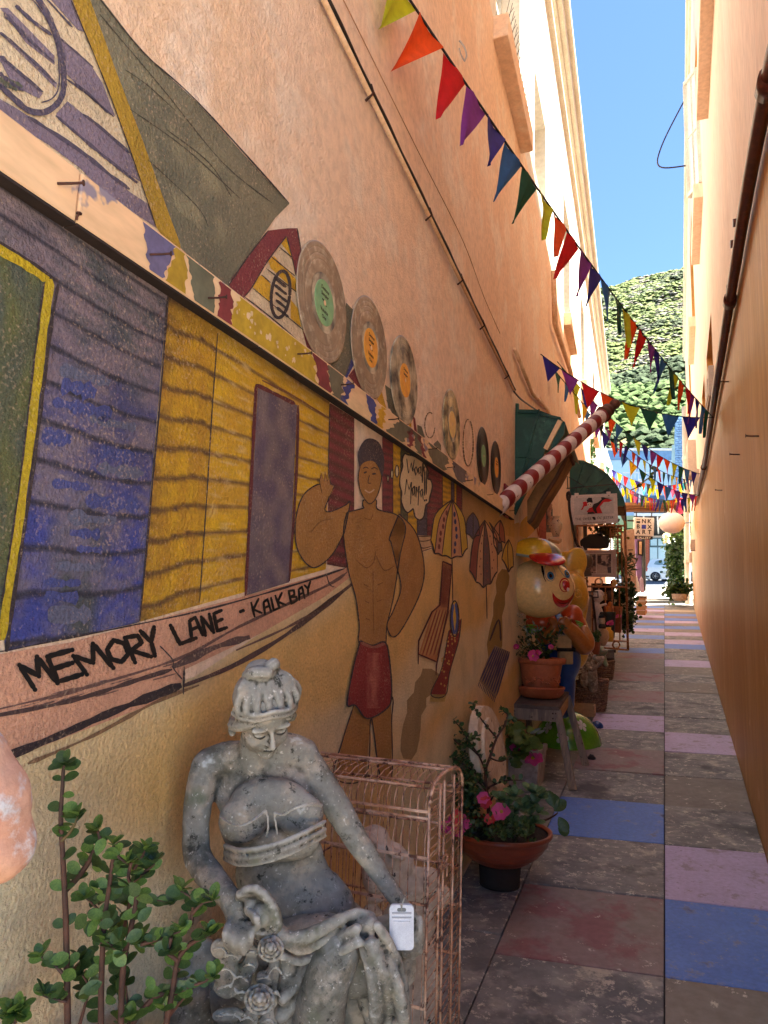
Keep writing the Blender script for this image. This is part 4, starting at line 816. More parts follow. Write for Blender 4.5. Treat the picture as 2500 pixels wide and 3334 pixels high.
L_suc = leafmesh('succulent_leaf', leafmat('succulent_green', lin(122, 148, 100), lin(86, 116, 74)), .6); L_ger = leafmesh('geranium_leaf', leafmat('geranium_green', lin(118, 138, 66), lin(92, 116, 52)), 1.1, lobed=True, cup=.3)
L_long = leafmesh('long_leaf', leafmat('strap_green', lin(78, 98, 50), lin(56, 76, 40)), .14, 1, .1); L_purp = leafmesh('dark_leaf', leafmat('purple_leaf', lin(58, 40, 44), lin(40, 46, 34)), .6); L_ivy = leafmesh('ivy_leaf', leafmat('ivy_green', lin(62, 90, 40), lin(36, 58, 28)), .8)
L_silver = leafmesh('silver_leaf', leafmat('silver_green', lin(150, 160, 146), lin(120, 136, 120)), .3, 1)
bark = mat('plant_stem', lin(92, 58, 44), lin(60, 40, 32), s1=30, rough=.7, bump=.3, bs=200); greenstem = mat('green_stem', lin(86, 100, 48), lin(100, 70, 44), s1=20, rough=.6)
soil = mat('potting_soil', lin(60, 46, 36), lin(40, 32, 26), s1=40, rough=1, bump=1, bs=120, bd=.006)
pink = leafmat('pink_petal', lin(226, 74, 140), lin(236, 110, 168), .5); redp = leafmat('coral_petal', lin(222, 84, 78), lin(214, 60, 70), .5); whitep = leafmat('white_petal', lin(232, 228, 206), lin(220, 214, 180), .6); yelc = mat('stamen', lin(226, 180, 60), rough=.8)
L_petal = leafmesh('petal', pink, .95, 0, .35, 5); L_rpetal = leafmesh('red_petal', redp, .8, 0, .3, 4); L_wpetal = leafmesh('white_petal', whitep, .6, 0, .2, 3)
def flower(parent, c, axis, r, me=None, n=6, name='flower', open_=.35):
    axis = Vector(axis) + rv() * .35
    b = MB(); me = me or L_petal; a, bb = frame(axis); axis = Vector(axis).normalized()
    for k in range(n):
        t = 2 * math.pi * k / n + random.uniform(-.15, .15); d = a * math.cos(t) + bb * math.sin(t) + axis * open_ * random.uniform(.7, 1.3); leafadd(b, me, Vector(c), d, axis, r * random.uniform(.9, 1.1))
    o = b.build(name, me.materials[0], parent, True)
    if r > .012: b = MB(); b.ell(Vector(c) + axis * r * .12, r * .17, nu=8, nv=5); b.build('stamens', yelc, o, True)
    return o
def rosette(parent, me, p, axis, size, n=6, add=None, spread=.9):
    a, bb = frame(axis); axis = Vector(axis).normalized(); t0 = random.random() * 6
    for k in range(n):
        t = t0 + k * 2.4; q = .35 + .65 * k / n; d = (a * math.cos(t) + bb * math.sin(t)) * spread * q + axis * (1.1 - q * .9) + rv() * .15
        if add is not None: leafadd(add, me, p, d, axis, size * random.uniform(.75, 1.15))
        else: leafat(parent, me, p, d, axis, size * random.uniform(.75, 1.15))
terra = mat('terracotta', lin(196, 110, 68), lin(176, 92, 56), s1=6, s2=40, rough=.6, bump=.12, bs=60, spots=[(lin(210, 160, 130), 12, .68, .76)])
terrad = mat('glazed_terracotta', lin(170, 84, 54), lin(140, 64, 44), s1=5, rough=.35, bump=.1, coat=.2)
# ---- stool with flower pot
greyw = mat('weathered_grey_wood', lin(146, 128, 110), lin(116, 100, 88), lin(160, 140, 116), s1=14, s2=80, rough=.85, bump=.5, bs=60, bd=.002, stretch=(1, 1, .15), spots=[(lin(80, 66, 56), 24, .62, .7)])
toww = mat('worn_wood_top', lin(112, 96, 84), lin(86, 74, 68), s1=10, s2=60, rough=.85, bump=.6, bs=50, bd=.002, stretch=(1, .2, 1))
paleW = mat('pale_wood', lin(200, 160, 112), lin(176, 136, 94), s1=10, rough=.8, bump=.3, bs=60, stretch=(1, .2, 1))
fr = gnd(1238, 1707); SH = .462
A = ong(1098, 1520, SH); B = ong(1208, 1527, SH); C = ong(1229, 1494, SH); D = A + C - B; bk = gnd(1266, 1655)
st = thing('stool', 'small weathered wooden stool carrying the terracotta flower pot', 'stool', ((A + C) / 2).xyz * 1.0)
st.location.z = fr.z
for k in range(3):
    u0, u1 = k / 3 + .004, (k + 1) / 3 - .004; b = MB(); q = [A.lerp(D, u0), B.lerp(C, u0), B.lerp(C, u1), A.lerp(D, u1)]; b.hexa([v - Vector((0, 0, .024)) for v in q], q); b.build('seat_plank', toww, st, bevel=.003)
dn = Vector((0, 0, -.06)); ce = (A + C) / 2
ins = lambda v, t=.06: v.lerp(ce, t)
for a, c, m in ((A, B, greyw), (B, C, paleW), (C, D, greyw), (D, A, greyw)): b = MB(); b.bar(ins(a) + dn, ins(c) + dn, .018, .07); b.build('apron', m, st, bevel=.002)
for v, f in ((B, fr), (C, bk), (A, Vector((2 * A.x - ce.x * 1 + (A.x - ce.x) * -.4, A.y - .04, 0))), (D, Vector((D.x - .02, D.y + .1, 0)))):
    f = Vector((max(f.x, XL(f.y) + .04), f.y, GZ(f.y))); b = MB(); b.bar(ins(v, .08) + Vector((0, 0, -.026)), f, .045, .03, Vector((0, 1, 0))); b.build('leg', greyw, st, bevel=.003)
for t in (.04, .1, .9, .96):
    for z in (-.045, -.075): p = ins(A).lerp(ins(B), t) + Vector((0, -.0095, z)); b = MB(); b.tube([p, p + Vector((0, -.004, 0))], .005, 8); b.build('nail_head', rust, st)
def potshape(name, c, rs, m, label, cat, parent=None, wob=0):
    t = thing(name, label, cat, c); b = MB(); b.lathe(c, rs, 40, wob=wob); b.build('bowl' if 'bowl' in name else 'pot', m, t, True); return t
pc = ong(1168, 1506, SH); pc.z += .002; pr = 108 / 2 * proj_d(pc) / FPX if False else .152
t = thing('saucer', 'round terracotta saucer on the stool under the flower pot', 'saucer', pc); b = MB(); b.lathe(pc, [(.0, 0), (pr * .8, 0), (pr * .96, .03), (pr, .055), (pr * 1.03, .058), (pr * 1.03, .07), (pr * .97, .07), (pr * .92, .05), (pr * .8, .012), (0, .012)], 40, cap=False); b.build('dish', terra, t, True)
p0 = pc + Vector((0, 0, .014)); fp = thing('flower_pot', 'terracotta flower pot with moulded garland on the stool, full of pink flowers and herbs', 'flower pot', p0)
b = MB(); b.lathe(p0, [(0, 0), (.098, 0), (.102, .01), (.142, .205), (.142, .207)], 44, cap=False); b.build('pot', terra, fp, True)
b = MB(); rim = []
for k in range(88): pass
b.lathe(p0, [(.142, .200), (.157, .203), (.165, .212), (.166, .232), (.160, .240), (.15, .238), (.142, .215)], 88, cap=False)
for i, v in enumerate(b.v):
    if i // 88 in (2, 3) and i % 2: d = Vector(v) - p0; d.z = 0; b.v[i] = tuple(Vector(v) - d.normalized() * .006)
b.build('rim', terra, fp, True)
b = MB()
for k in range(46):
    t = 2 * math.pi * k / 46; z = .10 + .018 * math.sin(t * 7); r_ = .102 + (z - .01) / .195 * .04; b.ell(p0 + Vector((r_ * math.cos(t), r_ * math.sin(t), z)), (.008, .008, .007), nu=6, nv=4)
    if k % 3 == 0:
        for q in range(5): b.ell(p0 + Vector(((r_ + .002) * math.cos(t + .05 * math.cos(q * 1.25)), (r_ + .002) * math.sin(t + .05 * math.cos(q * 1.25)), z + .014 * math.sin(q * 1.25))), .006, nu=5, nv=4)
b.build('moulded_garland', terra, fp, True, kind='stuff'); b = MB(); b.lathe(p0, [(0, .2), (.14, .2)], 24, cap=False); b.build('soil', soil, fp)
pt = p0 + Vector((0, 0, .2)); PD = (pc - O).dot(CF)
random.seed(11)
def sprig(parent, base, tip, me, m, n=10, ls=.02, r=.002, add=None, bend=.03):
    mid = (base + tip) / 2 + rv() * bend; pts = smoothline([base, mid, tip], 5); b = MB(); b.tube(pts, [r * (1 - .6 * i / len(pts)) for i in range(len(pts))], 5); b.build('stem', m, parent, True)
    for k in range(n):
        i = int(2 + (len(pts) - 3) * k / n); d = (pts[i + 1] - pts[i]).normalized() * .4 + rv()
        if add is None: leafat(parent, me, pts[i], d, Vector((0, 0, 1)) + rv() * .4, ls * random.uniform(.6, 1.2))
        else: leafadd(add, me, pts[i], d, Vector((0, 0, 1)) + rv() * .4, ls * random.uniform(.6, 1.2))
lf = MB(); lf2 = MB()
for (x, y) in ((1110, 1365), (1125, 1342), (1150, 1360), (1075, 1375), (1080, 1350), (1190, 1370), (1215, 1350), (1160, 1380), (1140, 1390), (1200, 1392), (1095, 1395), (1180, 1345)):
    for j_ in range(2): sprig(fp, pt + rv() * .05, P(x + random.uniform(-9, 9), y + random.uniform(-8, 10), PD + random.uniform(-.14, .04)), L_jade2, greenstem, 22, .026, add=lf)
for (x, y) in ((1110, 1345), (1125, 1330), (1138, 1338), (1120, 1350), (1105, 1335)):
    for k in range(16): p = P(x + random.uniform(-10, 10), y + random.uniform(-5, 5), PD - .05 + random.uniform(-.03, .03)); flower(fp, p, rv() + Vector((0, -1, .8)), .006, L_wpetal, 5, 'blossom') if k < 4 else leafadd(lf2, L_wpetal, p, rv(), rv(), .009)
for k in range(26): p = P(1150 + random.uniform(-14, 16), 1375 + random.uniform(-26, 24), PD - .08); leafadd(lf2, L_silver, p, rv() + Vector((0, 0, .6)), rv(), .045)
b = MB()
for a in range(9): t = a * .7; leafadd(b, L_long, P(1182, 1385, PD - .1), Vector((math.cos(t), math.sin(t) * .6 - .2, .45)), Vector((0, 0, 1)), .13)
b.build('spider_plant', L_long.materials[0], fp, True)
for (x, y, r_) in ((1114, 1400, .034), (1151, 1418, .042), (1160, 1414, .034), (1189, 1401, .032)): flower(fp, P(x, y, PD - .17), Vector((.1, -1, .35)), r_, L_petal, 7, open_=1.6 if r_ < .04 else .5)
lf.build('foliage', L_jade2.materials[0], fp, True, kind='stuff'); lf2.build('silver_foliage', L_silver.materials[0], fp, True, kind='stuff')
# ---- bowl planter near the cage
bd_ = 3.05
bc = P(1080, 1832, bd_); by = bc.y; sup = thing('shadow_stand', 'dark foot added as the shadow beneath the wide planted bowl', 'pot', (bc.x, bc.y, GZ(by)))
b = MB(); b.lathe((bc.x, bc.y, GZ(by)), [(.085, 0), (.085, .02), (.09, bc.z - GZ(by) - .06), (0, bc.z - GZ(by) - .06)], 24); b.build('pot', mat('stand_shadow_dark', lin(60, 48, 44), rough=.9), sup, True)  # added stand, its near-black colour stands for the shadow below the bowl
R_ = 108 * bd_ / FPX; b0 = Vector((bc.x, bc.y, bc.z - .055)); pl_ = thing('planter_bowl', 'wide glazed terracotta bowl with ribbed side, planted with jade and pink flowers', 'planter', b0)
prof = [(0, 0), (R_ * .45, 0)]
for k in range(15): t = k / 14; prof.append((R_ * (.45 + .53 * math.sin(t * 1.45)) + .003 * math.sin(t * 34), .115 * t ** 1.2))
prof += [(R_ * 1.03, .12), (R_ * 1.03, .134), (R_ * .98, .137), (R_ * .94, .128)]
b = MB(); b.lathe(b0, prof, 52, cap=False); b.build('bowl', terrad, pl_, True); b = MB(); b.lathe(b0, [(0, .122), (R_ * .96, .122)], 30, cap=False); b.build('soil', soil, pl_)
bt0 = b0 + Vector((0, 0, .122)); bd2 = bd_
def stemC(parent, pts, r, m=bark, name='stem'):
    q = [P(*ZI(x, y), d) for x, y, d in pts]; sp = smoothline(q, 5); b = MB(); b.tube(sp, [r * (1 - .65 * i / len(sp)) for i in range(len(sp))], 6); b.build(name, m, parent, True); return sp
random.seed(4)
D0 = 3.0
stems = [[(530, 1240, D0), (510, 1050, D0), (500, 860, D0), (540, 730, D0), (600, 560, D0 + .05), (690, 430, D0 + .1), (740, 380, D0 + .1)], [(500, 860, D0), (440, 720, D0), (350, 590, D0), (280, 480, D0), (215, 400, D0)], [(510, 1010, D0), (430, 900, D0), (340, 820, D0 - .05), (220, 740, D0 - .05), (130, 720, D0)], [(440, 720, D0), (350, 640, D0), (240, 600, D0), (120, 440, D0), (80, 430, D0)],
         [(600, 560, D0), (500, 440, D0), (420, 330, D0), (385, 240, D0 + .02)], [(515, 1010, D0), (600, 970, D0), (700, 940, D0 - .05), (830, 940, D0 - .1)], [(540, 1130, D0), (600, 1060, D0 - .05), (740, 1045, D0 - .1)], [(520, 1060, D0), (440, 960, D0), (360, 960, D0)], [(540, 740, D0), (640, 770, D0), (720, 720, D0)], [(660, 460, D0), (700, 360, D0), (660, 320, D0)], [(300, 520, D0), (360, 560, D0), (410, 570, D0)]]
for i, s_ in enumerate(stems):
    sp = stemC(pl_, s_, .009 if i == 0 else .0045)
    for k in range(4 if i else 6, len(sp), 2):
        p = sp[k]; m_ = L_jade2 if i not in (5, 6, 10) or k % 3 else L_jade
        for q in range(3 if i else 2):
            d = rv() + Vector((0, 0, .5)); leafat(pl_, m_, p, d, rv() + Vector((0, -.5, 1)), random.uniform(.016, .028))
        if k % 5 == 0: rosette(pl_, m_, p + rv() * .02, Vector((0, -.3, 1)) + rv() * .4, .022, 4)
lf = MB()
for k in range(560):                              # dense small foliage on the left and around
    x, y = random.gauss(330, 60), random.gauss(1080, 120); leafadd(lf, L_jade2, P(*ZI(x, y), D0 - random.uniform(-.1, .12)), rv() + Vector((0, 0, .5)), rv(), random.uniform(.012, .024))
for k in range(130): x, y = random.gauss(250, 60), random.gauss(740, 60); leafadd(lf, L_jade, P(*ZI(x, y), D0 + random.uniform(-.08, .08)), rv() + Vector((0, 0, .5)), rv(), random.uniform(.012, .02))
for k in range(500): x, y = random.uniform(280, 940), random.gauss(1370, 50); leafadd(lf, L_jade2 if k % 3 else L_suc, P(*ZI(x, y), D0 - random.uniform(0, .3)), rv() + Vector((0, 0, .6)), rv() + Vector((0, -.5, .5)), random.uniform(.012, .026))
lf.build('small_foliage', L_jade2.materials[0], pl_, True, kind='stuff')
for (x, y, n, s_) in ((760, 1090, 7, .05), (850, 1180, 7, .05), (930, 1060, 8, .05), (920, 1160, 7, .045), (770, 1220, 6, .042), (850, 1340, 7, .04), (940, 1330, 6, .04), (1000, 1110, 6, .045), (640, 1130, 7, .045), (700, 1180, 6, .045), (760, 1350, 6, .04), (820, 1400, 6, .03), (700, 1300, 6, .036), (900, 1260, 6, .04), (980, 1240, 6, .04), (650, 1460, 5, .028), (700, 1430, 6, .03), (860, 1440, 5, .03)):
    rosette(pl_, L_suc, P(*ZI(x, y), D0 - .18 - (y - 1200) * .0002), Vector((.1, -.5, 1)), s_ * 1.05, n)
for (x, y) in ((500, 1420), (480, 1370), (540, 1340), (460, 1450)): rosette(pl_, L_purp, P(*ZI(x, y), D0 - .22), Vector((0, -.7, .8)), .04, 6)
sp = stemC(pl_, [(1000, 1310, D0 - .1), (1060, 1290, D0 - .1), (1130, 1250, D0 - .15), (1150, 1230, D0 - .15)], .005)
for x, y, a in ((1140, 1210, (-.2, 0, 1)), (1120, 1215, (.5, 0, .5)), (1160, 1270, (.6, -.2, -.9)), (1110, 1180, (-.3, 0, .9)), (1180, 1300, (.3, 0, -1))): leafat(pl_, L_jade2, P(*ZI(x, y), D0 - .15), Vector(a), Vector((0, -1, .3)), .062)
for (x, y, r_) in ((645, 1225, .042), (240, 1360, .05), (270, 1350, .045), (480, 1110, .03), (150, 1370, .03)): flower(pl_, P(*ZI(x, y), D0 - .25), Vector((.1, -1, .5)), r_, L_petal, 6, open_=.6)
for (x, y, r_) in ((545, 1290, .026), (500, 1140, .026), (240, 1270, .03)): flower(pl_, P(*ZI(x, y), D0 - .26), Vector((.1, -1, .5)), r_, L_rpetal, 8)
# ---- pale oval stone slab leaning on the wall
limew = mat('flaking_limewash', lin(226, 208, 180), lin(206, 186, 156), lin(232, 220, 200), s1=8, s2=50, rough=.9, bump=.7, bs=30, bd=.004, spots=[(lin(120, 100, 84), 26, .66, .70)])
ov = thing('oval_stone', 'pale oval slab with flaking white surface leaning upright against the wall', 'stone slab', P(*ZI(480, 1050), 3.75)); b = MB()
pts = []
for k in range(30): t_ = 2 * math.pi * k / 30; pts.append(lw(*ZI(482 + 128 * math.cos(t_) + 45 * math.sin(t_), 690 + 425 * math.sin(t_)), .035 + .05 * (math.sin(t_) * .5 + .5)))
b.prism(pts, Vector((.035, .01, 0))); ce_ = sum(pts, Vector()) / 30; b.prism([p.lerp(ce_, .25) + Vector((.036, .01, 0)) for p in pts], Vector((.012, .003, 0)))
b.build('slab', limew, ov, bevel=.012)
# ---- square concrete planter
conc = mat('pale_concrete', lin(196, 184, 170), lin(168, 154, 142), lin(206, 196, 182), s1=5, s2=40, rough=.9, bump=.6, bs=40, bd=.004, spots=[(lin(90, 74, 62), 22, .68, .74)])
q0 = gnd(*ZI(1010, 1070)); q0 = Vector((q0.x - .02, q0.y, GZ(q0.y))); cw, cdp, chh = .26, .30, .245; sp_ = thing('square_planter', 'square pale concrete planter with scratched sides, holding geranium and pink flower', 'planter', (q0.x - cw / 2, q0.y + cdp / 2, q0.z))
x1, y0_, z0_ = q0.x, q0.y, q0.z; g4 = lambda s_, z: [(x1 - cw / 2 - cw / 2 * s_, y0_ + cdp / 2 - cdp / 2 * s_, z), (x1 - cw / 2 + cw / 2 * s_, y0_ + cdp / 2 - cdp / 2 * s_, z), (x1 - cw / 2 + cw / 2 * s_, y0_ + cdp / 2 + cdp / 2 * s_, z), (x1 - cw / 2 - cw / 2 * s_, y0_ + cdp / 2 + cdp / 2 * s_, z)]
b = MB(); b.hexa(g4(.86, z0_), g4(1.0, z0_ + chh - .04)); b.hexa(g4(1.04, z0_ + chh - .04), g4(1.05, z0_ + chh)); b.build('box', conc, sp_, bevel=.008); b = MB(); b.quad(*[Vector(v) + Vector((0, 0, .004)) for v in g4(.9, z0_ + chh)]); b.build('soil', soil, sp_)
PG = (Vector((x1 - cw / 2, y0_, z0_ + chh)) - O).dot(CF)
for (x, y) in ((560, 420), (520, 540), (600, 600), (700, 500), (760, 590), (840, 560), (880, 600), (660, 640), (740, 640), (820, 680), (600, 480), (680, 560), (500, 480), (880, 640), (780, 520)):
    p = P(*ZI(x, y), PG + random.uniform(-.1, .1)); b = MB(); b.tube([Vector((x1 - cw / 2, y0_ + .1, z0_ + chh)), (p + Vector((x1 - cw / 2, y0_ + .1, z0_ + chh))) / 2 + rv() * .02, p], .002, 5); b.build('stem', greenstem, sp_)
    for k in range(6): leafat(sp_, L_ger, p + rv() * .035, rv() + Vector((0, -.3, 0)), Vector((.2, -.8, 1)), random.uniform(.055, .08))
for (x, y, r_, o_) in ((925, 748, .062, .25), (950, 665, .034, 1.8), (760, 670, .04, 1.2)): flower(sp_, P(*ZI(x, y), PG - .06), Vector((.1, -.8, .6)), r_, L_petal, 7, open_=o_)
for (x, y) in ((930, 500), (960, 520), (900, 520)): leafat(sp_, L_silver, P(*ZI(x, y), PG), Vector((.8, -.2, .4)), Vector((0, -1, 0)), .06)
# ---- green ladybird ride
grn = mat('green_fibreglass', lin(112, 176, 44), lin(88, 156, 36), s1=3, rough=.22, bump=.03, coat=.6, spots=[(lin(60, 96, 30), 9, .66, .72)])
lc = P(1226, 1612, 5.32); lz = lc.z; gl_ = thing('toadstool_ride', 'green fibreglass dome painted with white flowers on a black base, behind the stool', 'play figure', (lc.x, lc.y, GZ(lc.y)))
rx = .25
b = MB(); b.lathe((lc.x, lc.y, lz), [(rx * math.cos(t * math.pi / 2 / 10), rx * 1.05 * math.sin(t * math.pi / 2 / 10)) for t in range(11)], 40, cap=False); b.lathe((lc.x, lc.y, lz), [(rx, 0), (rx * .97, -.015), (rx * .8, -.01)], 40, cap=False); b.build('dome', grn, gl_, True)
wpm = mat('white_enamel', lin(226, 226, 216), rough=.3, bump=.02)
def domepoint(a, e, r_=1.006): return Vector((lc.x + rx * r_ * math.cos(e) * math.cos(a), lc.y + rx * r_ * math.cos(e) * math.sin(a), lz + rx * 1.05 * r_ * math.sin(e)))
for (a, e) in ((-.85, .75), (-2.2, .6), (-1.6, .35), (.1, .5)):
    b = MB()
    for k in range(5):
        t = k * 1.2566; c1, c2 = a + .13 * math.cos(t), e + .13 * math.sin(t); b.add([domepoint(a, e)] + [domepoint(c1 + .07 * math.cos(u), c2 + .07 * math.sin(u)) for u in [j * .785 for j in range(8)]], [(0, j, j % 8 + 1) for j in range(1, 9)])
    b.build('painted_flower', wpm, gl_)
b = MB(); b.lathe((lc.x, lc.y, GZ(lc.y)), [(rx * .62, .0), (rx * .7, .03), (rx * .7, lz - GZ(lc.y) - .012)], 30); b.build('base', mat('black_paint', lin(34, 32, 34), rough=.5), gl_, True)
f_ = gnd(1278, 1640); b = MB(); b.tube([Vector((f_.x - .01, f_.y, lz)), Vector((f_.x, f_.y, GZ(f_.y) + .03))], .012, 8); b.lathe((f_.x, f_.y, GZ(f_.y)), [(.028, 0), (.028, .012), (.012, .03)], 12); b.build('foot', MATS['black_paint'], gl_, True)
b = MB(); b.lathe((lc.x - .02, lc.y - .05, lz + rx * .7), [(.055, 0), (.075, .04), (.07, .09), (.04, .115)], 20); b.build('knob', mat('orange_enamel', lin(206, 90, 44), lin(186, 70, 36), rough=.3, coat=.4, bump=.03), gl_, True)
t = thing('ball', 'small dark blue ball half hidden behind the green dome', 'ball', P(*ZH(850, 1640), 5.75)); b = MB(); b.ell(P(*ZH(845, 1640), 5.75), .05); b.build('ball_shell', mat('blue_enamel', lin(36, 84, 150), lin(28, 62, 120), s1=3, rough=.3, coat=.4, bump=.03), t, True)
# ---- the big clown figure
cf = mat('cream_fibreglass', lin(246, 206, 140), lin(238, 192, 122), s1=2, rough=.25, bump=.03, coat=.5, spots=[(lin(160, 110, 70), 26, .73, .745)])
red_e = mat('red_enamel', lin(196, 32, 30), lin(176, 26, 26), s1=3, rough=.25, coat=.5, bump=.02); yel_e = mat('yellow_enamel', lin(226, 180, 40), lin(210, 160, 40), s1=3, rough=.25, coat=.5, bump=.02)
gry_e = mat('grey_enamel', lin(140, 146, 142), rough=.3, coat=.4, bump=.02); brn_e = mat('tan_enamel', lin(182, 110, 50), lin(164, 92, 44), s1=3, rough=.28, coat=.5, bump=.03); org_e = MATS['orange_enamel']; blu_e = MATS['blue_enamel']; lime_e = mat('lime_enamel', lin(128, 188, 56), lin(110, 170, 48), rough=.28, coat=.4, bump=.02); eyeb = mat('eye_blue', lin(60, 120, 160), rough=.2, bump=0); blk_e = mat('black_enamel', lin(26, 24, 26), rough=.25, bump=0)
cdh = 4.78; HC = ZH(390, 530); cl = thing('clown_figure', 'large fibreglass clown with cream ball head, red grin and yellow and green cap', 'play figure', Vector((P(*HC, cdh).x + .05, 4.75, GZ(4.75))))
b = MB(); ellC(b, HC, cdh, 73, 63, 62, nu=40, nv=28); b.build('head', cf, cl, True)
HCW = P(*HC, cdh); hk = cdh / FPX; hr = (73 * hk, 62 * hk, 63 * hk)
def hs(x, y, o=1.0):                              # point on the front of the head seen at ZH pixel
    px, py = ZH(x, y); u, v = (px - HC[0]) / 73, (py - HC[1]) / 63; w_ = math.sqrt(max(.0, 1 - u * u - v * v)); return HCW + (CR * u * hr[0] + CD * v * hr[2] - CF * w_ * hr[1]) * o
def hpatch(name, m, outline, o=1.006, rings=6):   # decal following the head's curve
    cx = sum(p[0] for p in outline) / len(outline); cy = sum(p[1] for p in outline) / len(outline); b = MB(); n = len(outline); vs = [hs(cx, cy, o)]
    for r_ in range(1, rings + 1): vs += [hs(cx + (x - cx) * r_ / rings, cy + (y - cy) * r_ / rings, o) for x, y in outline]
    fs = [(0, 1 + k, 1 + (k + 1) % n) for k in range(n)] + [(1 + (r_ - 1) * n + k, 1 + r_ * n + k, 1 + r_ * n + (k + 1) % n, 1 + (r_ - 1) * n + (k + 1) % n) for r_ in range(1, rings) for k in range(n)]
    b.add(vs, fs); return b.build(name, m, cl, True)
def hel(cx, cy, rx, ry, ang=0, n=28): a = math.radians(ang); return [(cx + rx * math.cos(t) * math.cos(a) - ry * math.sin(t) * math.sin(a), cy + rx * math.cos(t) * math.sin(a) + ry * math.sin(t) * math.cos(a)) for t in [2 * math.pi * k / n for k in range(n)]]
for (cx, cy, rx, ry, an, bx, by_) in ((424, 390, 40, 58, 4, 2, 22), (558, 376, 36, 66, -34, 16, 28)):
    hpatch('eye_outline', gry_e, hel(cx, cy, rx + 5, ry + 5, an), 1.005); hpatch('eye', cf, hel(cx, cy, rx, ry, an), 1.010); hpatch('iris', eyeb, hel(cx + bx, cy + by_, 27, 30, an), 1.014); hpatch('pupil', blk_e, hel(cx + bx, cy + by_, 13, 15, an), 1.018)
# mouth: a crescent built strip by strip
b = MB(); n = 26; vs = []
for k in range(n + 1):
    t = math.pi * (.02 + .96 * k / n); vs.append(hs(536 - 103 * math.cos(t) + 5, 545 + 60 * math.sin(t) * 1.0 - 0 * k - 8 * math.cos(t), 1.008)); vs.append(hs(536 - 103 * math.cos(t) + 5 + (12 * math.cos(t)), 545 + 122 * math.sin(t) ** .8 - 8 * math.cos(t) - 18, 1.012))
vs = []
for k in range(n + 1):
    u = k / n; x = 433 + 208 * u; top = 537 + 4 * math.sin(u * 3) + 62 * (4 * u * (1 - u)) ** .9 - 6 * u + (0 if .1 < u < .9 else -4); bot = 560 + 108 * (4 * u * (1 - u)) ** .55 - 14 * u
    vs += [hs(x, top, 1.008), hs(x, (top + bot) / 2, 1.014), hs(x, bot, 1.008)]
b.add(vs, [(3 * k + j, 3 * k + 3 + j, 3 * k + 4 + j, 3 * k + 1 + j) for k in range(n) for j in (0, 1)]); b.build('mouth', red_e, cl, True)
b = MB(); b.tube([hs(470 + 150 * u, 600 + 34 * (4 * u * (1 - u)) - 10 * u, 1.018) for u in [k / 14 for k in range(15)]], .0016, 5); b.build('smile_line', blk_e, cl)
hpatch('nose_ring', red_e, hel(538, 484, 48, 54), 1.008); hpatch('nose_border', cf, hel(538, 486, 40, 45), 1.014); b = MB(); nc = hs(540, 488, 1.0); b.ell(nc, (36 * .2698 * hk, 20 * .27 * hk, 42 * .27 * hk), RC3, 20, 14); b.build('nose', red_e, cl, True)
hpatch('nose_glint', mat('white_gloss', lin(240, 226, 214), rough=.2), hel(547, 516, 11, 15), 1.085)
b = MB(); b.add([hs(x, y, 1.008) for x, y in ((368, 338), (382, 340), (380, 380), (388, 460), (372, 430), (362, 380))], [(0, 1, 2, 5), (2, 3, 4, 5)]); b.build('eyelash', blk_e, cl); b = MB(); b.add([hs(x, y, 1.008) for x, y in ((505, 325), (530, 322), (560, 350), (575, 372), (540, 355))], [(0, 1, 2, 4), (2, 3, 4)]); b.build('eyelash', blk_e, cl)
# cap
cc = ZH(355, 275); ccw = P(*cc, cdh); b = MB(); capR = RC3 @ Matrix.Rotation(math.radians(8), 3, 'Y'); nu = 36
for j, (m, a0, a1) in enumerate(((yel_e, 3.3, 5.15), (gry_e, 5.15, 5.45), (yel_e, 1.3, 3.1), (gry_e, 3.1, 3.3), (mat('teal_enamel', lin(84, 120, 104), rough=.3, coat=.4, bump=.02), 5.45, 7.0), (gry_e, 7.0, 7.58))):
    b = MB(); vs = []; na, ne = 8, 10
    for q in range(ne + 1):
        e = (math.pi / 2) * q / ne
        for p_ in range(na + 1):
            a = a0 + (a1 - a0) * p_ / na; vs.append(ccw + capR @ Vector((57 * 1.0 * hk * math.cos(e) * math.cos(a), 52 * hk * math.cos(e) * math.sin(a), 41 * hk * math.sin(e))))
    b.add(vs, [(q * (na + 1) + p_, q * (na + 1) + p_ + 1, (q + 1) * (na + 1) + p_ + 1, (q + 1) * (na + 1) + p_) for q in range(ne) for p_ in range(na)]); b.build('cap_panel', m, cl, True)
bc_ = P(*ZH(445, 285), cdh - .17); b = MB(); b.ell(bc_, (38 * hk, 46 * hk, 8.5 * hk), RC3 @ Matrix.Rotation(math.radians(3), 3, 'Y') @ Matrix.Rotation(.25, 3, 'X'), 28, 12); b.build('cap_peak', red_e, cl, True)
b = MB(); b.tube([ccw + capR @ Vector((58 * hk * math.cos(a), 53 * hk * math.sin(a), 0)) for a in [3.2 + 3.2 * k / 24 for k in range(25)]], .008, 8); b.build('cap_band', gry_e, cl, True)
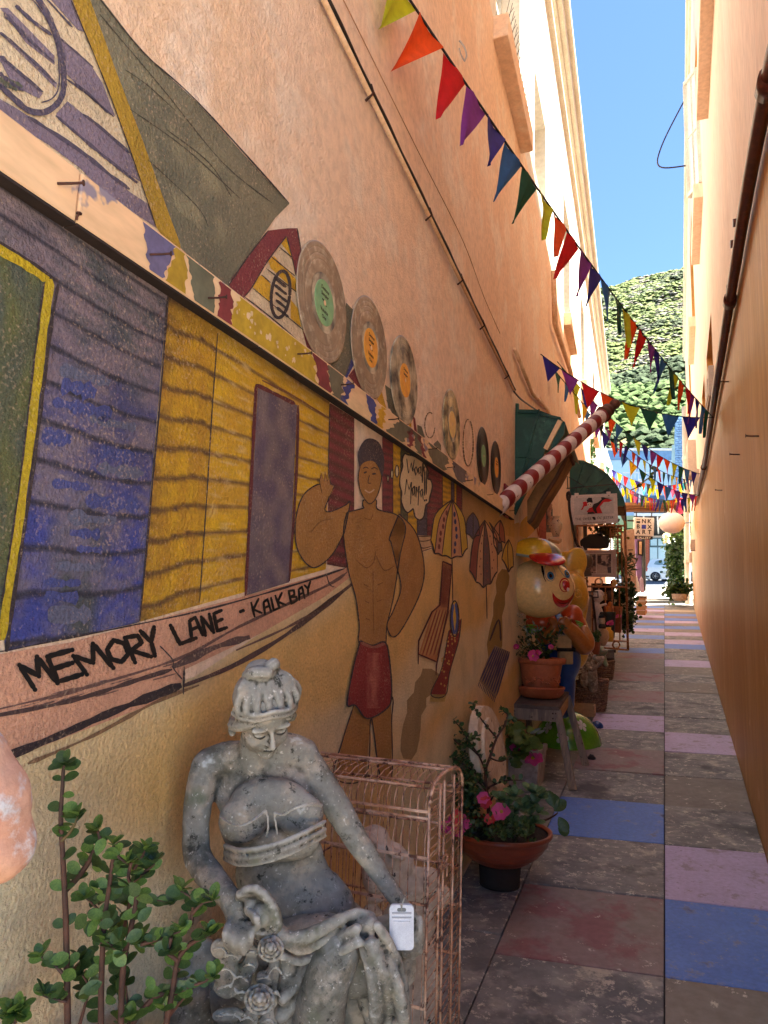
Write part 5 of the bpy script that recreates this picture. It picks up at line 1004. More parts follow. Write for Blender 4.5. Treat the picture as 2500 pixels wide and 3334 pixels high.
# body, arms, trousers
b = MB(); db = 5.15
ellC(b, ZH(520, 900), db, 44, 48, 40); ellC(b, ZH(560, 1100), db, 42, 50, 38); capC(b, [(*ZH(560, 1150), db, 30), (*ZH(575, 1300), db, 26), (*ZH(570, 1480), db, 24)]); capC(b, [(*ZH(500, 1150), db + .1, 28), (*ZH(480, 1480), db + .1, 24)]); sculpt(b, 'body', blu_e, cl, .012, 6)
b = MB(); ellC(b, ZH(640, 760), db - .02, 24, 28, 24, 20); capC(b, [(*ZH(640, 740), db, 20), (*ZH(700, 830), db - .05, 17)]); sculpt(b, 'sleeve', org_e, cl, .01, 4)
b = MB(); ellC(b, ZH(330, 780), db - .05, 26, 24, 24, -20); ellC(b, ZH(420, 800), db - .1, 30, 22, 20); sculpt(b, 'sleeve', org_e, cl, .01, 4)
for i, (x, y) in enumerate(((690, 795), (700, 815), (712, 835), (724, 858))): b = MB(); p = P(*ZH(x, y), db - .06); b.ell(p, (.052 - i * .002, .05, .011), RC3 @ Matrix.Rotation(math.radians(24), 3, 'Y'), 20, 8); b.build('cuff_ring', lime_e, cl, True)
for i, (x, y) in enumerate(((330, 820), (332, 845), (334, 870))): b = MB(); b.ell(P(*ZH(x, y), db - .1), (.05, .045, .011), RC3 @ Matrix.Rotation(math.radians(-6), 3, 'Y'), 20, 8); b.build('cuff_ring', lime_e, cl, True)
b = MB(); capC(b, [(*ZH(730, 880), db - .08, 17), (*ZH(752, 950), db - .12, 20), (*ZH(735, 985), db - .14, 21), (*ZH(660, 890), db - .2, 17), (*ZH(600, 830), db - .24, 14), (*ZH(575, 800), db - .25, 12)])
for (x, y, ex, ey) in ((585, 800, 560, 780), (600, 785, 590, 765), (560, 820, 545, 800), (590, 840, 570, 855), (620, 800, 625, 780)): capC(b, [(*ZH(x, y), db - .25, 6), (*ZH(ex, ey), db - .27, 4.5)], 8, False)
sculpt(b, 'arm', brn_e, cl, .007, 3); b = MB(); capC(b, [(*ZH(400, 880), db - .1, 14), (*ZH(430, 930), db - .15, 14), (*ZH(500, 860), db - .2, 12)]); 
for (x, y) in ((470, 780), (490, 775), (510, 790), (520, 815)): capC(b, [(*ZH(500, 840), db - .2, 6), (*ZH(x, y), db - .22, 5)], 8, False)
sculpt(b, 'arm', brn_e, cl, .007, 3)
tanb = mat('tan_panel', lin(190, 150, 100), rough=.4, bump=.1); b = MB(); b.box(P(*ZH(560, 960), db - .2), (.13, .05, .1), RC3); b.build('belt_box', tanb, cl, bevel=.006); b = MB(); b.box(P(*ZH(590, 1070), db - .19), (.1, .05, .11), RC3); b.build('pocket', tanb, cl, bevel=.006)
b = MB(); b.box(P(*ZH(590, 1015), db - .2), (.13, .06, .025), RC3); b.build('belt', blk_e, cl, bevel=.004)
# ---- yellow big-eared figure behind
yf = mat('yellow_fibreglass', lin(232, 180, 70), lin(222, 164, 58), s1=3, rough=.28, coat=.4, bump=.04, spots=[(lin(150, 100, 50), 22, .73, .75)])
dy = 5.5; ye = thing('yellow_figure', 'glossy yellow fibreglass animal figure with one large round ear behind the clown', 'play figure', Vector((P(*ZH(690, 600), dy).x, dy, GZ(dy))))
b = MB(); ellC(b, ZH(660, 560), dy, 30, 46, 34, -14); ellC(b, ZH(700, 600), dy, 20, 34, 26); capC(b, [(*ZH(700, 480), dy, 14), (*ZH(735, 560), dy, 11), (*ZH(745, 640), dy, 9), (*ZH(700, 760), dy + .05, 16)]); sculpt(b, 'head', yf, ye, .01, 5)
b = MB(); ellC(b, ZH(665, 335), dy + .05, 27, 38, 9, 14); ellC(b, ZH(610, 320), dy + .1, 24, 26, 10, -40); capC(b, [(*ZH(690, 420), dy + .05, 14), (*ZH(690, 500), dy, 16)]); sculpt(b, 'ear', yf, ye, .009, 4)
b = MB(); p = [P(*ZH(690 + 26 * math.cos(t), 575 + 30 * math.sin(t)), dy - .16) for t in [k * .3142 for k in range(20)]]; b.tube(p, .008, 6, closed=True); b.build('cheek_ring', yf, ye, True); b = MB(); ellC(b, ZH(690, 575), dy - .13, 6, 7, 5); b.build('cheek', yf, ye, True)
b = MB(); ellC(b, ZH(690, 950), dy, 26, 60, 26); b.build('body', yf, ye, True)
# ================================================================== seated stone woman
def _crease_tone(n, L, mix, nz, ramp, co, col):  # darker in hollows, paler on raised edges
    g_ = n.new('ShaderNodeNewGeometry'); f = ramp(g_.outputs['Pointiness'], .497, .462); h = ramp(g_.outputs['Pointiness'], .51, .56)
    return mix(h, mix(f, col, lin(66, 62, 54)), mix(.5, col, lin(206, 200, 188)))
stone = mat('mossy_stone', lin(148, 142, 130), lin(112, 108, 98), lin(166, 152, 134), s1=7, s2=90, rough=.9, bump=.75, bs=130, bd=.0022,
            spots=[(lin(196, 196, 188), 18, .66, .74), (lin(104, 104, 82), 13, .56, .70), (lin(84, 80, 66), 7, .52, .66, 10, .8), (lin(54, 52, 44), 46, .575, .64, 8, .75), (lin(196, 188, 176), 140, .62, .72)], extra=_crease_tone)
def SD(x, y): return ZD(x, y)
def cap(mb, pts, n=12, sm=True): capC(mb, [(*SD(x, y), d, r * .4) for x, y, d, r in pts], n, sm)
def el(mb, x, y, d, rx, ry, rd, ang=0, nu=24, nv=16): ellC(mb, SD(x, y), d, rx * .4, ry * .4, rd * .4, ang, nu, nv)
sd = 1.13; sb = P(*SD(640, 1300), sd)
stt = thing('garden_statue', 'weathered grey stone statue of a seated woman in a draped robe holding a rose garland', 'statue', (sb.x, sb.y, GZ(sb.y)))
b = MB()
# torso
cap(b, [(545, 560, sd + .02, 74), (545, 660, sd + .02, 84), (560, 760, sd + .03, 110)])
cap(b, [(292, 722, sd + .03, 82), (420, 690, sd + .03, 92), (560, 720, sd + .04, 116), (700, 660, sd + .045, 108), (812, 672, sd + .05, 84)])
el(b, 590, 880, sd + .03, 262, 210, 120); el(b, 600, 1060, sd + .04, 250, 190, 140, 10); el(b, 640, 1110, sd + .012, 262, 120, 132, 10); el(b, 660, 1160, sd + .04, 262, 120, 128, 12)
el(b, 700, 1330, sd + .04, 262, 220, 140, 14); el(b, 770, 1480, sd + .03, 330, 240, 160, 16); el(b, 820, 1640, sd + .04, 400, 240, 190, 8)
el(b, 480, 1030, sd - .025, 134, 124, 76); el(b, 790, 995, sd - .015, 132, 118, 72); el(b, 630, 930, sd - .01, 220, 130, 90)
# arms
cap(b, [(282, 730, sd + .02, 80), (245, 900, sd + .01, 78), (228, 1080, sd, 72), (240, 1230, sd - .02, 76), (320, 1350, sd - .06, 74), (410, 1450, sd - .10, 62), (450, 1540, sd - .11, 66), (460, 1620, sd - .12, 70)], 16)
for (x0, y0, x1, y1, x2, y2, r) in ((410, 1590, 385, 1650, 400, 1716, 25), (448, 1610, 432, 1680, 440, 1745, 25), (490, 1610, 480, 1690, 490, 1750, 25), (528, 1590, 528, 1650, 525, 1700, 23), (520, 1520, 560, 1560, 566, 1610, 24)):
    cap(b, [(x0, y0, sd - .13, r), (x1, y1, sd - .15, r * .95), (x2, y2, sd - .14, r * .8)], 10)
cap(b, [(815, 690, sd + .05, 82), (905, 830, sd + .045, 82), (1010, 990, sd + .04, 76), (1080, 1110, sd + .03, 68), (1180, 1260, sd + .02, 58), (1270, 1390, sd + .02, 48), (1320, 1470, sd + .02, 46), (1370, 1560, sd + .01, 62), (1400, 1640, sd + .01, 60)], 16)
for (x1, y1, x2, y2, r) in ((1425, 1670, 1440, 1740, 24), (1395, 1690, 1400, 1770, 25), (1360, 1680, 1355, 1760, 24), (1440, 1620, 1452, 1680, 22)):
    cap(b, [(x1, y1 - 60, sd - .0, r), (x1, y1, sd - .01, r), (x2, y2, sd - .0, r * .8)], 10)
body = sculpt(b, 'body', stone, stt, .0036, 8, .003, .02)
# head, bowed and turned towards the lower right, built in its own frame
HCt = P(*SD(592, 452), sd - .035); hs_ = .122; pa_, ya_, ro_ = math.radians(30), math.radians(26), math.radians(4)
def HH(x, y, z):
    y, z = y * math.cos(pa_) + z * math.sin(pa_), z * math.cos(pa_) - y * math.sin(pa_)
    x, y = x * math.cos(ya_) + y * math.sin(ya_), y * math.cos(ya_) - x * math.sin(ya_)
    x, z = x * math.cos(ro_) - z * math.sin(ro_), z * math.cos(ro_) + x * math.sin(ro_)
    return HCt + (CR * x - CF * y - CD * z) * hs_
_X = (HH(1, 0, 0) - HH(0, 0, 0)) / hs_; _Y = (HH(0, 1, 0) - HH(0, 0, 0)) / hs_; _Z = (HH(0, 0, 1) - HH(0, 0, 0)) / hs_; HRm = Matrix((_X, _Y, _Z)).transposed()
def he(b, x, y, z, rx, ry, rz): b.ell(HH(x, y, z), (rx * hs_, ry * hs_, rz * hs_), HRm, 20, 14)
def hc(b, pts, n=8):
    ps = smoothline([HH(x, y, z) for x, y, z, r in pts], 5); rs = []
    for i in range(len(pts) - 1): rs += [(pts[i][3] + (pts[i + 1][3] - pts[i][3]) * j / 5) * hs_ for j in range(5)]
    rs.append(pts[-1][3] * hs_); b.tube(ps, rs, n); b.ell(ps[0], rs[0] * .99, nu=n, nv=6); b.ell(ps[-1], rs[-1] * .99, nu=n, nv=6)
b = MB(); he(b, 0, -.04, .12, .36, .42, .38); he(b, 0, .10, -.16, .285, .27, .30); he(b, 0, .25, -.40, .11, .10, .09); he(b, 0, .16, -.34, .19, .17, .14)
for s_ in (-1, 1):
    he(b, s_ * .15, .22, -.17, .12, .12, .12); he(b, s_ * .135, .335, .075, .12, .05, .035); he(b, s_ * .135, .315, -.02, .07, .045, .035); he(b, s_ * .31, -.02, -.1, .04, .07, .10)
hc(b, [(0, .345, .08, .03), (0, .405, -.03, .03), (0, .455, -.12, .04), (0, .44, -.145, .045)]); he(b, 0, .36, -.15, .075, .06, .035); he(b, 0, .36, -.235, .085, .035, .022); he(b, 0, .35, -.285, .07, .036, .024); he(b, 0, .28, -.26, .12, .09, .09)
hc(b, [(0, -.05, -.2, .2), (0, -.1, -.5, .21)])
head = sculpt(b, 'head', stone, stt, .0022, 2, .0008, .02)
b = MB()
for s_ in (-1, 1): hc(b, [(s_ * .075, .348, -.038, .007), (s_ * .135, .362, -.05, .009), (s_ * .2, .322, -.035, .007)], 6)
hc(b, [(-.08, .375, -.258, .006), (0, .396, -.262, .009), (.08, .375, -.258, .006)], 6); b.build('carved_line', mat('dark_line_stone', lin(78, 74, 66), rough=.95), stt, True)  # thin dark lines along the eyelids and between the lips
b = MB(); random.seed(8); he(b, 0, -.09, .18, .375, .40, .35)
for k in range(15):                               # wavy locks drawn back from the parting
    a = -1.35 + 2.7 * k / 14 + random.uniform(-.03, .03); x0 = .34 * math.sin(a); hc(b, [(x0, .30 * math.cos(a) + .02, .16 + .10 * math.cos(a * 1.2) - .12 * abs(a) / 1.35, .05), (x0 * 1.14 + .03 * (-1) ** k, .27 * math.cos(a), .36, .048), (x0 * .85 - .02 * (-1) ** k, -.0, .535, .045), (x0 * .3, -.25, .50, .045)])
for dz, r_ in ((0, .04), (.07, .028)): hc(b, [(.40 * math.sin(a), .40 * math.cos(a) - .03, .30 - .16 * abs(a) / 1.4 + dz, r_) for a in [-1.4 + 2.8 * k / 8 for k in range(9)]], 8)
for s_ in (-1, 1): hc(b, [(s_ * .22, .27, .16, .06), (s_ * .31, .14, .02, .085), (s_ * .35, -.02, -.12, .09), (s_ * .30, -.18, -.24, .08)])
hc(b, [(-.2, -.3, -.2, .11), (-.27, -.3, -.36, .08), (-.3, -.26, -.5, .05)]); he(b, 0, -.3, .1, .3, .2, .36)
he(b, -.05, -.12, .60, .2, .17, .13); hc(b, [(-.22, -.12, .56, .07), (-.15, -.02, .68, .08), (0, .0, .66, .07)]); hc(b, [(0, -.05, .66, .07), (.1, -.1, .7, .08), (.16, -.18, .58, .06)])
sculpt(b, 'hair', stone, stt, .0021, 1, .001, .01)
# bodice and belt
b = MB()
for pts in ([(360, 1010, -.05, 9), (430, 1055, -.10, 10), (500, 1050, -.12, 9), (570, 1005, -.10, 10), (605, 975, -.085, 10)], [(655, 985, -.085, 10), (700, 1000, -.10, 9), (760, 965, -.115, 10), (840, 945, -.10, 11), (905, 948, -.05, 13)],
            [(610, 980, -.085, 9), (620, 1050, -.09, 9), (610, 1120, -.08, 9)], [(650, 985, -.085, 9), (660, 1050, -.09, 9), (668, 1110, -.085, 9)]):
    cap(b, [(x, y, sd + z + .012, r) for x, y, z, r in pts], 8)
for dy_ in (0, 42, 78): cap(b, [(385, 1165 + dy_ * .9, sd - .02, 14), (470, 1190 + dy_, sd - .075, 15), (620, 1170 + dy_, sd - .095, 15), (780, 1110 + dy_, sd - .085, 15), (925, 1035 + dy_, sd - .03, 13)], 8)
sculpt(b, 'bodice', stone, stt, .0028, 2, .001, .02)
# drapery over the lap
b = MB()
el(b, 820, 1700, sd - .03, 330, 150, 130, -10); el(b, 1120, 1780, sd - .05, 190, 210, 130, 40); el(b, 780, 1900, sd - .05, 180, 260, 130, 20); el(b, 1230, 1950, sd - .03, 140, 260, 90, -10); el(b, 1290, 2120, sd - .02, 90, 130, 60, -14)
for k, pts in enumerate(([(640, 1560), (720, 1660), (840, 1650), (960, 1590), (1080, 1530), (1180, 1545)], [(680, 1640), (780, 1720), (900, 1690), (1020, 1600), (1140, 1560)], [(690, 1760), (800, 1790), (930, 1720), (1060, 1620), (1180, 1590)], [(700, 1990), (780, 1900), (880, 1790), (990, 1690), (1100, 1610)],
                         [(690, 2080), (800, 1970), (910, 1840), (1010, 1740), (1110, 1690)], [(1120, 1560), (1210, 1660), (1280, 1800), (1330, 1960), (1350, 2100)], [(1110, 1650), (1160, 1780), (1190, 1930), (1200, 2120)], [(1180, 1700), (1240, 1850), (1270, 2010), (1260, 2160)], [(1210, 1600), (1300, 1740), (1350, 1900), (1360, 2060)], [(640, 1650), (700, 1720), (720, 1850), (700, 1990)])):
    cap(b, [(x, y, sd - .10 - .02 * math.sin(i + k), 33 + 9 * math.sin(k * 2 + i)) for i, (x, y) in enumerate(pts)], 10)
cap(b, [(1320, 1900, sd - .05, 30), (1365, 2050, sd - .05, 26), (1330, 2110, sd - .06, 30), (1240, 2170, sd - .07, 34)], 10)
sculpt(b, 'drapery', stone, stt, .0034, 5, .003, .016)
b = MB(); cap(b, [(1000, 1740, sd - .09, 120), (930, 1920, sd - .10, 130), (880, 2200, sd - .06, 150), (860, 2600, sd - .02, 110)], 18); cap(b, [(1080, 2000, sd + .02, 110), (1090, 2600, sd + .03, 90)], 14); sculpt(b, 'leg', stone, stt, .006, 3, .003, .02)
# garland, roses and fruit
b = MB()
for ph in (0, 2.1, 4.2):
    base = [(470, 1440), (520, 1408), (580, 1425), (625, 1480), (652, 1545), (660, 1600), (620, 1640), (570, 1640)]; sp = sl2(base, 6); pts = []
    for i, (x, y) in enumerate(sp): a = i * .55 + ph; pts.append((x + 18 * math.cos(a), y + 14 * math.sin(a), sd - .12 + .012 * math.sin(a), 22))
    cap(b, pts, 8, False)
el(b, 585, 1545, sd - .13, 66, 58, 55); el(b, 530, 1500, sd - .12, 44, 50, 45)
sculpt(b, 'garland', stone, stt, .003, 2, .002, .014)
def rose(x, y, r, d):
    b = MB(); el(b, x, y, d + .02, r * .9, r * .9, r * .5)
    for k in range(3):
        rr = r * (.98 - k * .3); n = 5
        for q in range(n):
            t = q * 2 * math.pi / n + k * .7; cap(b, [(x + rr * math.cos(t + s_) * (1 if s_ else .96), y + rr * math.sin(t + s_), d - k * .012 - (.008 if s_ == 0 else 0), r * .16) for s_ in (-.62, -.3, 0, .3, .62)], 8)
    el(b, x, y, d - .035, r * .22, r * .22, r * .3); sculpt(b, 'rose', stone, stt, .0026, 1, .001, .01)
rose(632, 1722, 66, sd - .13); rose(572, 1996, 76, sd - .13)
b = MB()
for (x, y, rx, ry, a) in ((390, 1840, 70, 90, 10), (470, 1880, 60, 80, -20), (400, 1930, 80, 60, 0), (520, 1810, 46, 60, 10), (660, 1830, 44, 90, 5), (600, 1880, 50, 40, 0), (480, 1960, 70, 40, 20), (660, 1960, 36, 90, 4), (420, 1760, 60, 40, 0), (510, 2100, 60, 60, 0), (620, 2110, 50, 70, 20), (400, 2080, 90, 40, -6), (400, 2150, 80, 40, 6), (400, 2200, 70, 50, 0), (530, 1740, 40, 40, 0), (355, 1720, 50, 50, 0)):
    el(b, x, y, sd - .10 + .0001 * (x - 400), rx, ry, 34, a, 16, 10); cap(b, [(x - rx * .7, y + ry * .2, sd - .125, 9), (x, y - ry * .1, sd - .135, 10), (x + rx * .7, y + ry * .3, sd - .125, 9)], 6)
el(b, 500, 1960, sd - .02, 200, 330, 60); sculpt(b, 'carved_leaves', stone, stt, .0032, 1, .002, .012)
b = MB(); el(b, 270, 1850, sd + .03, 120, 200, 90); el(b, 200, 2100, sd + .04, 170, 260, 100); el(b, 500, 2500, sd + .03, 420, 420, 170); el(b, 1100, 1780, sd + .07, 240, 240, 90); el(b, 1290, 1640, sd + .06, 130, 100, 70, 20); el(b, 1340, 1800, sd + .05, 90, 140, 60); b.box((sb.x, sb.y + .01, GZ(sb.y) + .28), (.34, .24, .56)); sculpt(b, 'rock_seat', stone, stt, .008, 3, .014, .04)
# bird droppings
dm = mat('chalky_white', lin(214, 212, 206), rough=.9)
# hanging pouch
tg = thing('hanging_pouch', 'small white mesh pouch with rounded corners hanging from the stone wrist', 'pouch', P(*ZP(645, 1420), sd - .09)); td = sd - .1
def rr4(x0, y0, x1, y1, r, d, n=5):
    o = []
    for cx, cy, a0 in ((x1 - r, y0 + r, -90), (x1 - r, y1 - r, 0), (x0 + r, y1 - r, 90), (x0 + r, y0 + r, 180)):
        for k in range(n + 1): a = math.radians(a0 + 90 * k / n); o.append(P(*ZP(cx + r * math.cos(a), cy + r * math.sin(a)), d))
    return o
meshm = mat('white_mesh_fabric', lin(222, 222, 228), lin(206, 206, 214), s1=60, s2=900, rough=.5, bump=.8, bs=1400, bd=.0006)
b = MB(); b.prism(rr4(545, 1242, 743, 1610, 34, td), CF * .004); b.build('pouch', meshm, tg, bevel=.0012); b = MB(); b.prism(rr4(572, 1375, 716, 1590, 10, td - .0016), CF * .0015); b.build('panel', meshm, tg, bevel=.0006)
b = MB(); b.prism(rr4(565, 1302, 725, 1316, 3, td - .0012), CF * .001); b.prism(rr4(565, 1340, 725, 1350, 3, td - .0012), CF * .001); b.build('zip', mat('grey_zip', lin(170, 170, 178), rough=.4), tg); b = MB(); b.prism(rr4(608, 1268, 680, 1296, 12, td - .0009), CF * .0008); b.build('slot', mat('slot_grey', lin(120, 122, 122), rough=.7), tg)
b = MB(); b.tube([P(*ZP(644, 1285), td - .002), P(*ZP(646, 1240), td - .002), P(*ZP(665, 1190), td), P(*ZP(686, 1160), td + .01), P(*ZP(682, 1138), td + .05)], .0009, 5); b.tube([P(*ZP(644, 1285), td - .002), P(*ZP(636, 1240), td - .001), P(*ZP(560, 1236), td + .03)], .0007, 5); b.build('cord', mat('clear_cord', lin(150, 146, 136), rough=.3), tg)
# ================================================================== rusty bird cage with a stone bust in it
wire = mat('rusty_pink_wire', lin(232, 190, 160), lin(176, 116, 84), lin(104, 62, 46), s1=20, s2=90, rough=.6, bump=.3, bs=200, metal=.1)
XC = -.43; n0 = onX(*ZP(848, 850), XC).y; n1 = onX(*ZP(1118, 850), XC).y; Yn, Yf = n0, n1; zsh = onX(*ZP(880, 465), XC).z; zpk = onX(*ZP(965, 172), XC).z; zbt = .50; XW = -.735
cg = thing('bird_cage', 'tall rusty wire cage with rounded top standing behind the stone woman', 'cage', ((XC + XW) / 2, (Yn + Yf) / 2, zbt))
def arch(u): t = math.pi * u; return (Yn + Yf) / 2 - (Yf - Yn) / 2 * (abs(math.cos(t)) ** .7 * (1 if math.cos(t) > 0 else -1)), zsh + (zpk - zsh) * math.sin(t) ** .8
b = MB()
for k in range(20):
    X = XC - .004 - (XC - XW) * k / 19; jx = random.uniform(-.001, .001)
    pts = [Vector((X + jx, Yn, zbt)), Vector((X, Yn, zsh - .05)), Vector((X, Yn + .012, zsh - .028))] + [Vector((X, *arch(u))) for u in [.03, .12, .25, .4, .5, .6, .75, .9, 1]] + [Vector((X, Yf, zbt))]
    b = MB(); b.tube(pts, .0010, 5); b.build('wire', wire, cg, True)
nl = int((zpk - zbt) / .0165)
for k in range(nl):
    z = zbt + .0165 * k + random.uniform(-.001, .001)
    if z > zsh: 
        s_ = ((z - zsh) / (zpk - zsh)) ** 1.25; hw = (Yf - Yn) / 2 * math.sqrt(max(0, 1 - min(1, s_) ** 2)); y0, y1 = (Yn + Yf) / 2 - hw, (Yn + Yf) / 2 + hw
    else: y0, y1 = Yn, Yf
    b = MB(); b.tube([Vector((XC, y0, z)), Vector((XC + .002, (y0 + y1) / 2, z + .001)), Vector((XC, y1, z))], .0010, 5); b.build('wire', wire, cg, True)
for z, r in ((zsh + .0, .003), (zsh - .012, .0025), (onX(*ZP(850, 858), XC).z, .003), (onX(*ZP(850, 1230), XC).z, .0028), (onX(*ZP(850, 1590), XC).z, .0028), (onX(*ZP(850, 2040), XC).z, .003), (zbt, .004)):
    b = MB(); b.tube([Vector((XW, Yn - .002, z)), Vector((XC, Yn - .002, z)), Vector((XC, Yf, z)), Vector((XW, Yf, z))], r, 6, closed=True); b.build('rail', wire, cg, True)
for u in (.22, .5, .56, .78): y, z = arch(u); b = MB(); b.tube([Vector((XW, y, z + .002)), Vector((XC - .02 * (u < .3), y, z + .002))], .0028, 6); b.build('rail', wire, cg, True)
for f in (0, .3, .42, .72, 1): y = Yn + (Yf - Yn) * f; b = MB(); b.tube([Vector((XC + .003, y, zbt)), Vector((XC + .003, y, zsh + (.0 if f in (0, 1) else (zpk - zsh) * .7)))], .0026, 6); b.build('post', wire, cg, True)
b = MB(); b.tube([Vector((XC + .003, *arch(u))) for u in [k / 16 for k in range(17)]], .0034, 6); b.build('rim', wire, cg, True)
b = MB(); b.tube(smoothline([onX(*ZP(x, y), XC + .006) for x, y in ((950, 880), (1015, 830), (1000, 900), (960, 900), (975, 960), (1010, 920), (1010, 1010))], 4), .0022, 6); b.build('latch', wire, cg, True)
tb = thing('low_table', 'low pale ledge carrying the rusty bird cage', 'ledge', (XW / 2 + XC / 2, Yn + .3, GZ(Yn))); b = MB(); b.box(((XC + XW) / 2, (Yn + Yf) / 2, zbt - .02), (XC - XW, Yf - Yn + .02, .03)); b.build('top', greyw, tb, bevel=.004)
for x in (XW + .03, XC - .03):
    for y in (Yn + .02, Yf - .02): b = MB(); b.box((x, y, (zbt - .035 + GZ(y)) / 2), (.03, .03, zbt - .035 - GZ(y))); b.build('leg', greyw, tb)
wst = mat('white_stone', lin(206, 184, 164), lin(180, 156, 138), lin(214, 196, 178), s1=12, s2=80, rough=.9, bump=.7, bs=70, bd=.003, spots=[(lin(70, 56, 48), 34, .64, .69)])
dB = P(0, 0, 1).y * 0 + (Vector((-.57, (Yn + Yf) / 2 + .02, 1.0)) - O).dot(CF)
bu = thing('stone_bust', 'pale pitted stone head leaning back inside the rusty cage', 'bust', P(*ZP(650, 1200), dB)); b = MB()
def e2(x, y, rx, ry, rd, a=0, dd=0): ellC(b, ZP(x, y), dB + dd, rx * .2653, ry * .2653, rd * .2653, a)
def c2(pts): capC(b, [(*ZP(x, y), dB + dd, r * .2653) for x, y, dd, r in pts])
e2(420, 720, 130, 130, 110); e2(560, 850, 150, 120, 100, 30); e2(640, 900, 110, 90, 90, 30); c2([(620, 800, 0, 36), (700, 850, 0, 26), (730, 880, 0, 20)]); e2(690, 940, 60, 44, 50); c2([(700, 990, 0, 40), (790, 960, 0, 34), (820, 980, 0, 26)]); e2(600, 1000, 110, 110, 90); e2(720, 1100, 140, 110, 100, 20); e2(860, 1040, 90, 110, 80, 30); e2(960, 1180, 80, 110, 60, 30); e2(420, 1000, 100, 160, 90)
for k in range(10): e2(330 + 35 * k, 660 + 22 * k + 14 * math.sin(k * 2), 34, 30, 60, 0, -.03)
e2(430, 1180, 90, 40, 60); e2(400, 1300, 80, 70, 60); e2(700, 1400, 220, 260, 90); e2(760, 1900, 200, 500, 90)
sculpt(b, 'head', wst, bu, .005, 3, .006, .02)
# ================================================================== jade plant, left foreground
random.seed(12)
jp = thing('jade_plant', 'leggy jade plant with round glossy green leaves in front of the mural, bottom left', 'plant', P(*ZK(700, 2600), .82)); JD = .84
js = [[(500, 2500), (490, 1900), (480, 1400), (460, 1000), (445, 700), (455, 500), (465, 340), (480, 310)], [(470, 1240), (560, 1150), (640, 1040), (700, 920), (730, 860), (715, 800)], [(450, 870), (500, 820), (545, 750), (570, 690)], [(740, 2500), (740, 1980), (760, 1500), (800, 1200), (825, 1000), (830, 900)], [(760, 1500), (720, 1380), (620, 1280)], [(880, 2400), (900, 1800), (960, 1500), (1000, 1250), (940, 1150), (960, 1030)],
      [(900, 1550), (980, 1200), (1040, 1120), (1110, 1060), (1130, 1040)], [(980, 1080), (1040, 980), (1060, 940)], [(1180, 2400), (1260, 1980), (1300, 1750), (1380, 1640), (1480, 1580), (1540, 1560)], [(1300, 1750), (1180, 1660), (1100, 1620), (1030, 1600)], [(1030, 1630), (1200, 1580), (1330, 1530)], [(1400, 1480), (1410, 1380), (1400, 1290), (1320, 1240)], [(1410, 1400), (1480, 1330), (1560, 1310)], [(900, 2300), (1050, 2100), (1160, 2000), (1300, 1980), (1420, 1930), (1560, 1870)], [(1240, 2150), (1330, 2040), (1420, 1940)],
      [(880, 1700), (820, 1640), (760, 1600)], [(500, 1900), (420, 1800), (350, 1760), (300, 1720)], [(490, 2050), (400, 2030), (310, 2000)], [(500, 1830), (560, 1790), (590, 1750)], [(560, 2300), (620, 2080), (650, 1950), (600, 1850)], [(1100, 1300), (1200, 1320), (1260, 1330)], [(720, 1330), (800, 1290), (900, 1330)], [(960, 2500), (940, 2200), (920, 1900)], [(80, 2400), (110, 2200), (120, 2120)], [(1250, 1580), (1240, 1680)], [(860, 980), (880, 1000), (940, 1040)]]
nleaf = 0
for i, s_ in enumerate(js):
    dd = JD + random.uniform(-.03, .03); q = smoothline([P(*ZK(x, y), dd) for x, y in s_], 5); r0 = .0042 if len(s_) > 5 else .0024; b = MB(); b.tube(q, [r0 * (1 - .6 * k / len(q)) for k in range(len(q))], 6); b.build('stem', bark if i not in (2, 21) else greenstem, jp, True)
    tip = q[-1]; rosette(jp, L_jade if random.random() < .6 else L_jade2, tip, Vector((0, -.2, 1)) + rv() * .3, .018, 5); nleaf += 5
    for k in range(3, len(q) - 1, 3 if i in (0,) else 2):
        if s_[0][1] > 2200 and k < 4: continue
        for sg in ((1, -1) if random.random() < .55 else (random.choice((1, -1)),)):
            d = (CR * sg + Vector((0, 0, .5)) + rv() * .5); leafat(jp, random.choice((L_jade, L_jade2, L_jade2)), q[k], d, Vector((0, 0, 1)) - CF * random.uniform(.3, 1.4) + rv() * .4, random.uniform(.012, .022)); nleaf += 1
for k in range(80):
    x, y = random.gauss(820, 120), random.gauss(1500, 330)
    if y > 2210 or y < 950: continue
    leafat(jp, random.choice((L_jade, L_jade2, L_jade2)), P(*ZK(x, y), JD + random.uniform(-.05, .05)), rv() + CR * .3, Vector((0, 0, 1)) - CF * random.uniform(.3, 1.6) + rv() * .4, random.uniform(.013, .023)); nleaf += 1
for (x, y) in ((100, 2140), (60, 2180), (140, 2120), (180, 2170), (1180, 2110), (900, 2200), (960, 2190)): rosette(jp, L_jade, P(*ZK(x, y), JD), Vector((0, -.3, 1)), .022, 4)
pj = thing('plant_pot', 'terracotta pot below the frame holding the jade plant', 'flower pot', P(*ZK(800, 2700), .86)); b = MB(); pc_ = P(*ZK(800, 2700), .86); b.lathe((pc_.x, pc_.y, GZ(pc_.y)), [(.10, 0), (.14, pc_.z - GZ(pc_.y)), (.13, pc_.z - GZ(pc_.y)), (0, pc_.z - GZ(pc_.y) - .02)], 24); b.build('pot', terra, pj, True)
